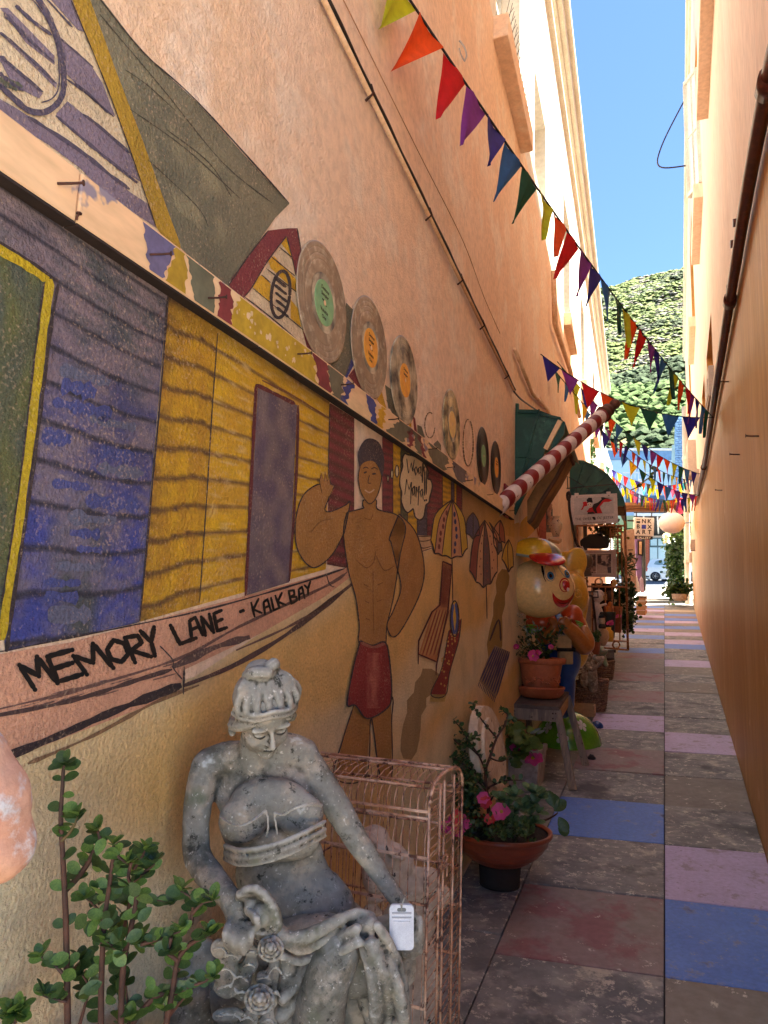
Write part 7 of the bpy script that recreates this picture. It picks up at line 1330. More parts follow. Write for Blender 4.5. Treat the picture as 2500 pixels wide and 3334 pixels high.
# ---- wicker baskets, cherub, plants on the ground
wick = mat('grey_wicker', lin(150, 116, 92), lin(110, 84, 68), lin(170, 136, 110), s1=30, rough=.85, bump=.3)
def basket(name, label, x, y, d, r, h, n=13):
    p = P(*ZH(x, y), d); p.z = GZ(p.y) if abs(p.z - GZ(p.y)) < .4 else p.z; t = thing(name, label, 'basket', p); ns_ = 36
    for k in range(n):
        z = h * (k + .5) / n; rr_ = r * (.8 + .2 * (k / n) ** .6); b = MB(); b.tube([p + Vector(((rr_ + .006 * (1 if (j + k) % 2 else -1)) * math.cos(2 * math.pi * j / ns_), (rr_ + .006 * (1 if (j + k) % 2 else -1)) * math.sin(2 * math.pi * j / ns_), z)) for j in range(ns_)], h / n * .48, 5, closed=True); b.build('woven_strand', wick, t, True)
    for j in range(0, ns_, 2): a = 2 * math.pi * j / ns_; b = MB(); b.tube([p + Vector((r * .8 * math.cos(a), r * .8 * math.sin(a), 0)), p + Vector((r * math.cos(a), r * math.sin(a), h))], .006, 5); b.build('stake', wick, t, True)
    b = MB(); b.tube([p + Vector((r * 1.02 * math.cos(.3 * j), r * 1.02 * math.sin(.3 * j), h + .004 * math.sin(j * 2))) for j in range(21)], .014, 6, closed=True); b.build('rim', wick, t, True); return t, p
bs1, bp1 = basket('wicker_basket', 'worn grey wicker basket of dry twigs just behind the green dome', 780, 1545, 6.35, .165, .27)
bs2, bp2 = basket('wicker_basket', 'smaller dark wicker basket farther back behind the first one', 885, 1330, 7.9, .13, .2, 9)
cr_ = thing('wooden_crate', 'small open wooden crate between the green dome and the basket', 'crate', P(*ZH(740, 1500), 5.95)); cp = P(*ZH(735, 1500), 6.0); 
for dx, dy_, sx, sy in ((-.09, 0, .01, .16), (.09, 0, .01, .16), (0, -.085, .17, .01), (0, .085, .17, .01)): b = MB(); b.box(cp + Vector((dx, dy_, 0)), (sx, sy, .09)); b.build('side', paleW, cr_)
ch = thing('cherub_statue', 'worn brownish stone cherub holding a bowl, standing over the wicker basket', 'statue', P(*ZH(800, 1300), 6.2)); b = MB(); dC = 6.2
def cC(pts, n=10): capC(b, [(*ZH(x, y), dC + (p[0] if p else 0), r * .27) for x, y, r, *p in pts], n)
ellC(b, ZH(765, 1075), dC, 12, 13, 12); cC([(740, 1050, 34), (730, 1120, 30), (735, 1200, 34), (740, 1290, 30)]); cC([(790, 1130, 40), (800, 1200, 46), (810, 1290, 42), (815, 1330, 34)]); cC([(770, 1140, 22, -.05), (800, 1180, 18, -.1), (860, 1140, 15, -.12), (890, 1100, 13, -.12)]); cC([(830, 1090, 20, -.1), (860, 1095, 24, -.1), (890, 1085, 18, -.1)]); cC([(800, 1040, 10, -.08), (812, 1060, 9, -.08)])
sculpt(b, 'figure', mat('brown_stone', lin(170, 144, 118), lin(120, 100, 84), lin(190, 170, 146), s1=14, rough=.9, bump=.5, bs=50), ch, .007, 2, .006, .02)
def bushlet(name, label, zf, cx, cy, sx, sy, d, n, me, ls, fl=None, cat='plant', leafobj=False, dd=.12, ell=True):
    t = thing(name, label, cat, P(*zf(cx, cy + sy), d)); b = MB(); base = P(*zf(cx, cy + sy), d)
    for k in range(n):
        p = P(*zf(random.gauss(cx, sx * .45), random.gauss(cy, sy * .45)), d + random.uniform(-dd, dd)); leafadd(b, me, p, rv() + Vector((0, 0, .4)), rv() + Vector((0, -.6, .6)), ls * random.uniform(.6, 1.3))
        if k % 9 == 0: s_ = MB(); s_.tube(smoothline([base, (base + p) / 2 + rv() * .03, p], 3), .003, 4); s_.build('stem', greenstem, t)
    b.build('foliage', me.materials[0], t, True, kind='stuff')
    for k in range(fl[0] if fl else 0): flower(t, P(*zf(random.gauss(cx, sx * .4), random.gauss(cy, sy * .4)), d - dd), Vector((0, -1, .6)) + rv() * .4, fl[1], fl[2], 5)
    return t
random.seed(77)
L_dry = leafmesh('dry_leaf', leafmat('dry_leaf_mat', lin(140, 104, 70), lin(100, 84, 52)), .3, 1)
bushlet('basket_plant', 'dry trailing plant with pale blossoms filling the wicker basket', ZH, 710, 1210, 90, 110, 6.3, 260, L_dry, .05, (9, .022, L_wpetal)); bushlet('potted_plant', 'leafy plant in a small terracotta pot behind the cherub', ZH, 820, 930, 50, 60, 6.9, 160, L_jade2, .035)
jar(365, 1900, 6.9, .07, .12, lin(186, 100, 60), 'small terracotta pot under a leafy plant beside the cherub', 'flower pot', 'flower_pot', 1)
gn = thing('green_ornament', 'mottled green ceramic frog ornament sprawled beside the cherub', 'ornament', P(*ZO(480, 1900), 7.1)); b = MB(); capC(b, [(*ZO(470, 1830), 7.1, 8), (*ZO(500, 1880), 7.05, 7), (*ZO(550, 1860), 7.0, 4)]); capC(b, [(*ZO(490, 1900), 7.1, 7), (*ZO(520, 2000), 7.05, 6), (*ZO(550, 2060), 7.0, 4)]); capC(b, [(*ZO(440, 1890), 7.1, 6), (*ZO(430, 1960), 7.1, 6)]); sculpt(b, 'body', mat('green_ceramic', lin(110, 140, 100), lin(150, 130, 110), s1=12, rough=.4, coat=.3), gn, .008, 3)
gr = thing('black_crate', 'black slatted plastic crate lying on the paving by the gate', 'crate', P(*ZO(610, 1960), 8.1))
for k in range(7): b = MB(); b.bar(P(*ZO(545 + k * 18, 1860), 8.2), P(*ZO(548 + k * 18, 1975), 8.0), .012, .03); b.build('slat', blk, gr)
b = MB(); b.bar(P(*ZO(540, 1980), 8.0), P(*ZO(650, 1985), 8.0), .03, .03); b.bar(P(*ZO(540, 1860), 8.2), P(*ZO(680, 1858), 8.2), .02, .03); b.build('rim', blk, gr)
bushlet('climbing_shrub', 'dense green shrub with strappy leaves growing up behind the rusty gate', ZO, 800, 1180, 150, 300, 10.6, 1500, L_ivy, .06, (14, .03, L_wpetal), dd=.3)
bushlet('climbing_shrub', 'spiky dark leaved plant leaning out over the gate', ZO, 770, 640, 60, 110, 9.4, 90, L_long, .2, dd=.1); bushlet('trellis_creeper', 'yellowish creeper tangled in the top of the rusty gate', ZO, 560, 130, 200, 110, 9.6, 420, leafmesh('yellow_creeper', leafmat('creeper_yellow', lin(150, 132, 50), lin(104, 100, 44)), .6), .05, dd=.2)
bushlet('ground_creeper', 'bushy green foliage at the foot of the shrub beside the crate', ZO, 830, 1440, 110, 110, 10.4, 500, L_ivy, .05, dd=.3)
b = thing('leafy_branch', 'single thin branch with leafy tips reaching across the alley', 'branch', P(*ZO(850, 800), 10)); m = MB(); q = smoothline([P(*ZO(x, y), 10) for x, y in ((840, 740), (900, 690), (960, 610), (1005, 510))], 5); m.tube(q, .008, 5); m.build('stem', greenstem, b)
for k, p in enumerate(q): leafat(b, L_long, p, rv() + Vector((0, 0, .3)), rv(), .12)
cvr = bushlet('roof_creeper', 'green creeper tumbling over the wall above the second awning', ZN, 1090, 920, 60, 150, 13.5, 420, L_ivy, .09, dd=.25)
# pale green-white hibiscus twig over the flags
tw = thing('overhanging_twig', 'bare green twig poking up in front of the far bunting', 'branch', P(*ZQ(200, 520), 12)); m = MB(); q = smoothline([P(*ZQ(x, y), 12) for x, y in ((20, 640), (110, 600), (200, 520), (300, 450), (350, 380), (400, 310))], 4); m.tube(q, .012, 5); m.build('stem', greenstem, tw)
for p in q[4:]: leafat(tw, L_ivy, p, rv(), rv(), .09)
# wooden crate and panel at the far left
dcr = 15.2; wc = thing('wooden_crate', 'slatted wooden crate standing by the left wall near the end of the alley', 'crate', P(*ZO(1050, 1340), dcr)); W_ = lambda x, y, d: P(*ZO(x, y), d)
for k in range(4):
    y0, y1 = 1065 + k * 68, 1128 + k * 68
    for (xa, xb, da, db_) in ((985, 1112, dcr, dcr - .15), (1112, 1135, dcr - .15, dcr + .35)):
        b = MB(); q = [W_(xa, y1, da), W_(xb, y1 + (6 if xa < 1000 else -30), db_), W_(xb, y0 + (6 if xa < 1000 else -4), db_), W_(xa, y0, da)]; b.prism(q, CF * .03); b.build('slat', paleW, wc)
b = MB(); q = [W_(x, y, d) for x, y, d in ((985, 1062, dcr), (1112, 1068, dcr - .15), (1135, 1062, dcr + .35), (1000, 1058, dcr + .4))]; b.prism(q, Vector((0, 0, -.03))); b.build('lid', toww, wc)
pn = thing('shutter_panel', 'peach painted door leaf with black bolt standing open beyond the gate', 'door', W_(880, 1000, 12.2)); b = MB(); b.prism([W_(x, y, 12.2) for x, y in ((790, 130), (940, 100), (950, 125), (985, 1030), (800, 1030))], CF * .05); b.build('leaf', plaster, pn, bevel=.006); b = MB(); b.bar(W_(897, 455, 12.17), W_(893, 565, 12.17), .02, .02); b.ell(W_(897, 460, 12.16), .03, nu=8, nv=6); b.bar(W_(860, 400, 12.17), W_(930, 398, 12.17), .015, .015); b.build('bolt', blk, pn)
for q in ([(860, 200), (915, 196)], [(862, 600), (925, 600)]): b = MB(); b.bar(W_(*q[0], 12.18), W_(*q[1], 12.18), .02, .02); b.build('moulding', plaster, pn)
pu = thing('purple_panel', 'purple painted gate post panel at the mouth of the alley', 'panel', W_(1020, 990, 19)); b = MB(); b.prism([W_(x, y, 19) for x, y in ((960, 240), (1078, 250), (1085, 990), (1000, 990))], CF * .1); b.build('board', mat('purple_paint', lin(150, 120, 170), lin(130, 104, 156), rough=.6), pu); b = MB(); b.tube([W_(1082, 240, 18.95), W_(1090, 990, 18.95)], .05, 8); b.build('post', mat('grey_post', lin(70, 84, 92), rough=.5), pu)
lt = thing('wall_lantern', 'dark framed wall lantern on the purple panel under the gallery sign', 'lantern', W_(1030, 480, 18.8)); b = MB(); b.hexa([W_(x, y, d) for x, y, d in ((1000, 470, 18.8), (1060, 485, 18.8), (1060, 485, 18.95), (1000, 470, 18.95))], [W_(x, y, d) for x, y, d in ((995, 260, 18.8), (1065, 260, 18.8), (1065, 260, 18.95), (995, 260, 18.95))]); b.build('frame', blk, lt); b = MB(); b.quad(W_(1022, 280, 18.78), W_(1060, 280, 18.78), W_(1058, 465, 18.78), W_(1022, 455, 18.78)); b.build('pane', MATS['lantern_glass'], lt)
# ================================================================== bunting
FC = dict(l=lin(196, 206, 30), o=lin(240, 84, 20), r=lin(206, 20, 30), p=lin(130, 50, 150), n=lin(44, 36, 140), b=lin(50, 104, 170), g=lin(24, 84, 66), y=lin(250, 200, 30), k=lin(230, 90, 130), t=lin(50, 180, 200), d=lin(60, 60, 56))
FN = dict(l='lime', o='orange', r='red', p='purple', n='navy', b='blue', g='green', y='yellow', k='pink', t='turquoise', d='dark')
def flagmat(c): return leafmat('flag_' + FN[c], FC[c], tuple(v * .85 for v in FC[c]), .7)
cordm = mat('bunting_cord', lin(40, 40, 46), rough=.8, bump=0)
def bunting(label, p0, p1, sag, seq, size, w_=.8, gap=.18, blow=.35, seed=1, off=0.05, lean=(-.28, .05), group='bunting strings across the alley'):
    rr = random.Random(seed); t = thing('bunting', label, 'bunting', p0, group); L_ = (p1 - p0).length; f = lambda s: p0.lerp(p1, s) + Vector((0, 0, -4 * sag * s * (1 - s)))
    b = MB(); b.tube([f(k / 24) for k in range(25)], .0045, 5); b.build('cord', cordm, t, True); dirv = (p1 - p0).normalized(); s = off; i = 0
    while s * L_ + size * w_ < L_ - .02:
        c = seq[i % len(seq)]; a, d = f(s), f(s + size * w_ / L_); h = size * rr.uniform(.95, 1.08); tw_ = rr.uniform(-.5, .5) * blow; side = dirv.cross(Vector((0, 0, 1))).normalized()
        tip = (a + d) / 2 + Vector((0, 0, -h)) + side * h * tw_ + dirv * h * rr.uniform(*lean); n = 6; vs = []
        for r_ in range(n + 1):
            v = r_ / n; A = a.lerp(tip, v); D_ = d.lerp(tip, v)
            for q in range(5):
                u = q / 4; vs.append(A.lerp(D_, u) + side * (math.sin(v * 3 + u * 4 + i) * .09 * size * blow * 2 * (v * (1.3 - v)) + .03 * size * math.sin(u * 6 + i * 2)))
        b = MB(); b.add(vs, [(r_ * 5 + q, r_ * 5 + q + 1, (r_ + 1) * 5 + q + 1, (r_ + 1) * 5 + q) for r_ in range(n) for q in range(4)]); b.build('flag', flagmat(c), t, True); i += 1; s += (size * w_ + size * gap) / L_ * rr.uniform(.92, 1.08)
    return t
zr = lambda x, y: ((1600 + x / 1.8433) / S, (1150 + y / 1.8433) / S)
SEQ = 'lorpnbg'
hookR = rw(1541, 902, .03)
bunting('longest bunting string running from above the records across to the brown pipe', lw(800, -130, .01), hookR, .10, 'lorpnbglorpnbglorpnbglorpnbglorpnbgl', .25, .62, .03, .35, 3, .022, (-.62, -.3))
bunting('bunting string starting over the green awning and meeting the long string at the brown pipe', lw(*zr(295, 5), .01), rw(*zr(1330, 385), .03), .16, 'nprolgbnproornprolgbn', .185, .86, .1, .3, 4, .01)
bunting('bunting string crossing just behind the tip of the striped pole', lw(*zr(395, 50), .01), rw(*zr(1255, 725), .03), .20, 'glnprobglnprolgbnprroylgnprobglnpro', .20, .82, .08, .35, 5, .02)
bunting('bunting string sloping past the globe lamp to the lower end of the brown pipe', lw(*zr(470, 190), .01), rw(*zr(1245, 850), .03), .35, 'bpnobyglnbpnprolgbnprobpn', .20, .9, .12, .35, 8, .08)
bunting('faded white corded bunting with small flags above the timber beam', P(*zr(650, 650), 17), rw(*zr(1180, 770), .03), .3, 'gnyrlnodlyonrytk', .26, .8, .1, .4, 6)
bunting('closely packed bunting string just above the timber beam', P(*zr(715, 728), 14.5), rw(*zr(1245, 852), .03), .25, 'lorpnbglorpnbglorpnbglorpnb', .21, .6, .05, .6, 7, .01)
bunting('multicoloured bunting cluster hanging lowest in front of the blue wall', P(*zr(760, 790), 18), P(*zr(1150, 850), 18.5), .3, 'ylkpytolgykpyto', .26, .6, .08, .6, 9)
bunting('faint bright bunting row half hidden behind the packed string', P(*zr(830, 760), 19.5), P(*zr(1190, 790), 19.5), .2, 'ytlyokytlr', .26, .7, .1, .6, 10)
bunting('bunting string half hidden behind the one over the green awning', lw(*zr(330, 40), .01), rw(*zr(1225, 760), .03), .30, 'gblyndpbrnoplgbr', .19, .85, .5, .35, 12, .03)
tie = thing('cord_loop', 'loose pale knot of cord tied on the long bunting string', 'cord', P(1000, 110, 2.9)); b = MB(); pa = P(1003, 132, 2.9); b.tube(smoothline([pa, P(1008, 120, 2.9), P(1004, 104, 2.9), P(996, 92, 2.9), P(992, 88, 2.9)], 4), .004, 5); b.tube(smoothline([pa, P(996, 118, 2.9), P(992, 104, 2.9)], 4), .003, 5); b.build('cord', mat('pale_cord', lin(190, 180, 170), rough=.8), tie)
# ================================================================== fixtures on the right wall
brp = mat('brown_pipe_paint', lin(86, 36, 26), lin(66, 28, 22), lin(104, 50, 34), s1=12, rough=.35, bump=.15)
rp = thing('brown_pipe', 'long dark brown pipe running up the right wall', 'pipe', rw(1600, 560)); pts = [rw(1659 + 30, 60, .035), rw(1659, 182, .035), rw(1614, 420, .035), rw(1577, 650, .035), rw(1545, 850, .035), rw(1520, 1010, .035), rw(1502, 1090, .035)]
b = MB(); b.tube(smoothline(pts, 6), .026, 10); b.build('pipe', brp, rp, True); b = MB(); b.tube([p + Vector((.015, 0, .045)) for p in smoothline(pts, 6)], .008, 6); b.build('cable', dark, rp, True)
for k in (1, 3, 5): b = MB(); p = pts[k]; d = (pts[k + 1 if k < 6 else k] - pts[k - 1]).normalized(); b.tube([p - d * .05, p + d * .05], .034, 10); b.build('coupling', brp, rp, True)
for x, y in ((1590, 545), (1580, 640), (1596, 500), (1560, 780), (1566, 750)): p = rw(x, y, .01); b = MB(); b.box(p + Vector((-.01, 0, .05)), (.03, .03, .04), Matrix.Rotation(.5, 3, 'X')); b.build('bracket', brp, rp)
def rbox(name, label, cat, q, m, th, cover=None):
    a = rw(*q[0]); c = rw(*q[1]); t = thing(name, label, cat, a); y0, y1 = sorted((a.y, c.y)); z0, z1 = sorted((a.z, c.z)); y1 = max(y1, y0 + .08); b = MB(); b.box((XR((y0 + y1) / 2) - th / 2, (y0 + y1) / 2, (z0 + z1) / 2), (th, y1 - y0, z1 - z0)); b.build('box', m, t, bevel=.006)
    if cover: b = MB(); b.box((XR((y0 + y1) / 2) - th - .004, (y0 + y1) / 2, (z0 + z1) / 2), (.008, (y1 - y0) * .7, (z1 - z0) * .6)); b.build('cover', cover, t, bevel=.002)
greyb = mat('grey_plastic', lin(206, 190, 176), lin(186, 170, 158), rough=.5)
def rbx(name, label, cat, xy, w_, h_, th, m, Y=None):
    c = rw(*xy); t = thing(name, label, cat, c); b = MB(); b.box((XR(c.y) - th / 2, c.y, c.z), (th, w_, h_)); b.build('box', m, t, bevel=.008); b = MB(); b.box((XR(c.y) - th - .003, c.y, c.z - h_ * .1), (.006, w_ * .7, h_ * .55)); b.build('cover', m, t, bevel=.002); return t
rbx('junction_box', 'tall grey meter box above the brown pipe end on the right wall', 'meter box', ZQ(955, 210), .5, .62, .14, greyb); rbx('junction_box', 'white box beside the open slot window above the brown pipe', 'junction box', ZT(630, 1370), .6, .28, .05, greyb)
rbx('light_switch', 'upper white socket box low on the far right wall', 'socket', ZQ(940, 1440), .25, .22, .09, greyb); rbx('light_switch', 'lower white socket box low on the far right wall', 'socket', ZQ(897, 1615), .25, .26, .07, greyb); rbx('junction_box', 'small pinkish box where the brown pipe ends', 'junction box', ZQ(1000, 540), .25, .4, .08, greyb)
for i, (x, y) in enumerate(((1605, 497), (1490, 607), (1385, 822), (1425, 170))):
    px = ((1600 + x / 1.8433) / S, (1150 + y / 1.8433) / S); p = rw(*px); t = thing('wall_nail', ('rusty nail nearest the right edge on the tan wall', 'rusty nail on the tan wall below the first one', 'rusty nail lowest on the tan wall', 'small nail on the tan wall beside the brown pipe')[i], 'nail', p); nail(t, p, Vector((-1, 0, 0)), .05, .004)
dp = thing('downpipe', 'white painted downpipe at the far end of the right wall', 'drainpipe', rw(*ZQ(860, 2150))); dpm = mat('cream_pipe', lin(226, 214, 196), lin(206, 192, 172), s1=4, rough=.5); D_ = 19.2
top = P(*ZQ(790, -560), D_); bot = P(*ZQ(845, 2420), D_); b = MB(); b.tube([top, bot + Vector((0, 0, .0)), bot + Vector((.12, -.3, -.12))], .075, 12); b.build('pipe', dpm, dp, True)
for k in (.25, .5, .75): b = MB(); p = top.lerp(bot, k); b.lathe(p, [(.09, -.04), (.09, .04)], 12); b.build('collar', dpm, dp)
b = MB(); b.tube([P(*ZQ(800, 1115), D_ - .1), P(*ZQ(918, 1115), D_ - 1.5)], .02, 6); b.tube([P(*ZQ(915, 1065), D_ - 1.5), P(*ZQ(918, 1165), D_ - 1.5)], .02, 6); b.build('stay', blk, dp)
# ================================================================== end of the alley
tim = mat('brown_beam', lin(146, 104, 72), lin(110, 76, 54), s1=6, rough=.8, bump=.4, stretch=(.2, 1, 1)); db2 = 16.5
be = thing('timber_beam', 'slatted brown timber beam spanning the alley above the gallery sign', 'beam', P(*ZQ(300, 900), db2))
for k in range(3): y = 850 + 38 * k; b = MB(); b.bar(P(*ZQ(-120, y + 4), db2 + .05 * k), P(*ZQ(675, y), db2 + .05 * k), .2, .078); b.build('plank', tim, be, bevel=.01)
gs = thing('gallery_sign', 'square white sign reading INK BOX ART over a black GALLERY strip', 'sign', P(*ZQ(200, 1180), 15.8)); dG = 15.8; kg = dG / FPX / (4.423 * S); GC = P(*ZQ(200, 1170), dG)
GR = RC3 @ Matrix.Rotation(math.radians(2), 3, 'Y')
def gsp(x, y, o=0): return GC + GR @ Vector(((x - 200) * kg, -o, -(y - 1170) * kg))
def gbox(x0, y0, x1, y1, o0, o1, m, name, bev=.0): b = MB(); b.hexa([gsp(x0, y1, o0), gsp(x1, y1, o0), gsp(x1, y1, o1), gsp(x0, y1, o1)], [gsp(x0, y0, o0), gsp(x1, y0, o0), gsp(x1, y0, o1), gsp(x0, y0, o1)]); return b.build(name, m, gs, bevel=bev)
whs = mat('sign_bright_white', lin(238, 236, 230), rough=.35, bump=0); navy = mat('sign_navy', lin(34, 38, 44), rough=.4, bump=0); bluq = mat('sign_blue', lin(52, 76, 190), rough=.4, bump=0)
gbox(58, 1038, 345, 1304, -.06, .04, whs, 'board', .02); gbox(72, 1306, 330, 1352, -.04, .03, navy, 'name_strip', .005); gbox(162, 1142, 224, 1200, .041, .045, bluq, 'blue_square'); gbox(84, 1066, 138, 1074, .041, .045, navy, 'letter_bar'); gbox(84, 1092, 138, 1122, .041, .045, navy, 'letter_bar')
TG = Matrix((GR.col[0], GR.col[2], -GR.col[1])).transposed()
for s_, x, y in (('N', 192, 1094), ('K', 270, 1092), ('B', 112, 1172), ('X', 276, 1172), ('A', 114, 1250), ('R', 196, 1248), ('T', 278, 1247)): text(gs, 'letter', s_, 84 * kg, gsp(x, y, .042), TG, navy, .003, bold=.003)
text(gs, 'lettering', 'GALLERY', 42 * kg, gsp(200, 1331, .031), TG, whs, .003, bold=.002, space=1.2); b = MB(); b.tube([gsp(90, 1036), gsp(90, 960)], .012, 5); b.tube([gsp(310, 1036), gsp(310, 955)], .012, 5); b.tube([gsp(-30, 1090, -.02), gsp(60, 1090, -.02)], .02, 6); b.build('hanger', blk, gs)
gb = thing('globe_lamp', 'large round pale globe lamp hanging from the timber beam', 'lamp', P(*ZQ(605, 1110), 15.5)); b = MB(); gk = 15.5 / FPX / (4.423 * S); b.ell(P(*ZQ(604, 1112), 15.5), (177 * gk, 177 * gk, 155 * gk), None, 36, 24); b.build('globe', mat('frosted_globe', lin(250, 246, 244), lin(246, 240, 238), s1=1, rough=.35, bump=0), gb, True); b = MB(); b.lathe(P(*ZQ(604, 960), 15.5), [(.05, -.02), (.12, -.05), (.04, .08)], 14); b.build('cap', greyb, gb); b = MB(); b.tube([P(*ZQ(495, 850), 15.6), P(*ZQ(498, 960), 15.6)], .02, 6); b.build('rod', blk, gb)
# ivy pillar and pots at the right of the mouth
random.seed(5)
iv = thing('ivy_column', 'thick dark green ivy growing beside the downpipe at the end of the alley', 'ivy', P(*ZQ(700, 2000), 20.6)); b = MB(); b2 = MB()
for k in range(3600):
    v = random.random(); x = random.gauss(700 - 30 * math.sin(v * 5), 70) ; y = 1240 + 900 * v; dd = 20.6 + random.uniform(-.5, .5)
    if x > 810: x = 810 - random.random() * 40
    bb = b2 if (v < .14 and random.random() < .6) else b; leafadd(bb, L_ivy, P(*ZQ(x, y), dd), rv() + Vector((0, 0, -.3)), rv() + Vector((0, -.8, .3)), random.uniform(.07, .13))
for k in range(700): leafadd(b2 if random.random() < .5 else b, L_ivy, P(*ZQ(random.gauss(760, 34), random.uniform(880, 1260)), 20.3), rv(), rv(), .1)
for k in range(700): leafadd(b, L_ivy, P(*ZQ(random.gauss(680, 70), random.gauss(2090, 50)), 18.6 + random.uniform(-.3, .3)), rv(), rv() + Vector((0, -.5, .5)), .12)
b.build('foliage', L_ivy.materials[0], iv, True, kind='stuff'); b2.build('sun_toned_foliage', L_ger.materials[0], iv, True, kind='stuff')  # upper leaves in a lighter green, sunlight painted into their colour
for k in range(26): flower(iv, P(*ZQ(random.gauss(715, 30), random.uniform(780, 960)), 20), Vector((0, -1, .5)) + rv() * .5, .09, L_rpetal if k % 2 else L_petal, 5)
for k in range(10): flower(iv, P(*ZQ(random.uniform(510, 560), random.uniform(1240, 1420)), 20), Vector((0, -1, .5)) + rv() * .5, .08, L_wpetal, 5)
tu = P(*ZQ(720, 2240), 17.6); pt_ = thing('stone_tub', 'round pale stone tub with leafy plant at the right of the alley mouth', 'planter', tu); b = MB(); b.lathe(tu, [(0, 0), (.12, 0), (.17, .06), (.18, .16), (.19, .17), (.17, .17), (.165, .15), (0, .15)], 26, cap=False); b.build('tub', conc, pt_, True)
bl = P(*ZQ(668, 2010), 21.5); t = thing('blue_pot', 'dark blue glazed pot at the foot of the ivy', 'flower pot', bl); b = MB(); b.lathe(bl, [(0, 0), (.16, 0), (.26, .2), (.28, .36), (.24, .36)], 22, cap=False); b.build('pot', blu_e, t, True)
# ---- far houses
def fq(x, y, Y): return atY(*ZQ(x, y), Y)
def fbox(parent, name, m, x0, y0, x1, y1, Y, th=.3, bev=0):
    a, c, d_, e = fq(x0, y0, Y), fq(x1, y0, Y), fq(x1, y1, Y), fq(x0, y1, Y); b = MB(); b.hexa([e, d_, d_ + Vector((0, th, 0)), e + Vector((0, th, 0))], [a, c, c + Vector((0, th, 0)), a + Vector((0, th, 0))]); return b.build(name, m, parent, bevel=bev)
lblue = mat('pale_blue_wall', lin(176, 206, 226), lin(160, 194, 218), s1=.6, rough=.8, bump=.1, bs=10); mblue = mat('mid_blue_band', lin(110, 150, 190), rough=.8); wtr = mat('white_trim', lin(230, 232, 230), rough=.6); YH = 47.0
h1 = thing('blue_house', 'pale blue house across the street with mid blue parapet', 'building', fq(200, 1900, YH)); fbox(h1, 'wall', lblue, -700, 70, 800, 1010, YH, 6); fbox(h1, 'parapet', mblue, -700, 62, 640, 205, YH - .15, .12); fbox(h1, 'coping', wtr, -710, 40, 645, 66, YH - .3, .5)
for k in range(9): fbox(h1, 'balustrade_slat', wtr, 20 + k * 52, 395, 30 + k * 52, 480, YH - 1.5, .06)
fbox(h1, 'balcony_rail', wtr, -100, 385, 520, 397, YH - 1.52, .1); fbox(h1, 'window', mat('slate_blue_shutter', lin(110, 130, 160), rough=.6), 205, 720, 500, 840, YH - .12, .1); fbox(h1, 'window', mat('dark_teal', lin(84, 110, 116), rough=.6), -60, 700, 110, 840, YH - .12, .1); fbox(h1, 'pilaster', wtr, 118, 480, 200, 850, YH - .3, .25)
for k in range(8): fbox(h1, 'shutter_slat', mblue, 208, 726 + k * 14, 498, 732 + k * 14, YH - .2, .06)
ch_ = thing('blue_stone_tower', 'rough blue painted stone wall rising beside the white downpipe', 'building', fq(720, 800, 30)); blus = mat('blue_rough_stone', lin(130, 170, 206), lin(100, 140, 184), lin(150, 190, 220), s1=5, rough=.85, bump=.9, bs=3, bd=.1, stretch=(.5, 1, 2)); fbox(ch_, 'wall', blus, 655, -420, 830, 1010, 36, 4)
for k in range(40):
    y = -400 + k * 34
    for j in range(3): fbox(ch_, 'stone', blus, 657 + j * 46 + (k % 2) * 14, y, 700 + j * 46 + (k % 2) * 14, y + 28, 36 - .08 - random.uniform(0, .06), .1, .02)
fbox(ch_, 'pilaster', mat('pale_teal_trim', lin(176, 206, 206), rough=.7), 608, -10, 656, 900, 36.4, 3)
# veranda roof + dark underside
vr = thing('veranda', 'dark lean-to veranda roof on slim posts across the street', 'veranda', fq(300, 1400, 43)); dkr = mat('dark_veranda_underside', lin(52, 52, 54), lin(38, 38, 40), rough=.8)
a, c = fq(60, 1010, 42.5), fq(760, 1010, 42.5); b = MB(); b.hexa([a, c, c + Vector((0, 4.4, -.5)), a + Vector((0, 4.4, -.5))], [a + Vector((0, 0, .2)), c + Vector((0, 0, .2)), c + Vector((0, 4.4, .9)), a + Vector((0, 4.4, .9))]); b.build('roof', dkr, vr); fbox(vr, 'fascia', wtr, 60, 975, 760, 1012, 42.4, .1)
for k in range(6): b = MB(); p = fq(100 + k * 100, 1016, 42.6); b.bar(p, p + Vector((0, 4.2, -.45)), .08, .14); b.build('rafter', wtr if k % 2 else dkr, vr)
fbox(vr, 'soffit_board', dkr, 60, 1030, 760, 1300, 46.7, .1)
bh = thing('brick_house', 'red brick house front with teal framed sash windows behind the parked car', 'building', fq(350, 1900, 46.6)); brk = mat('red_brick', lin(186, 96, 70), lin(166, 78, 58), lin(200, 116, 88), s1=3, rough=.85, bump=.3, bs=20); mort = mat('mortar', lin(210, 196, 180), rough=.9)
fbox(bh, 'wall', mort, 60, 1300, 900, 2000, 46.6, .3)
bme = MB(); bme.box((0, 0, 0), (.215, .06, .066)); proto = bme.build('brick', brk, bh); p0_ = fq(212, 1960, 46.57); nrow = 0
x0, x1 = fq(205, 1700, 46.57).x, fq(285, 1700, 46.57).x; z0, z1 = fq(240, 1960, 46.57).z, fq(240, 1340, 46.57).z; nb = 0; zc = z0
while zc < z1 and nb < 290:
    xc = x0 + (.11 if nrow % 2 else 0)
    while xc < x1 + .1:
        o = proto if nb == 0 else proto.copy()
        if nb: COL.objects.link(o); o.parent = bh
        o.location = Vector((xc, 46.57, zc)) - bh.location; nb += 1; xc += .228
        o.location = o.location - (Vector((0, 0, 0)))
    zc += .078; nrow += 1
for v in proto.data.vertices: v.co += bh.location
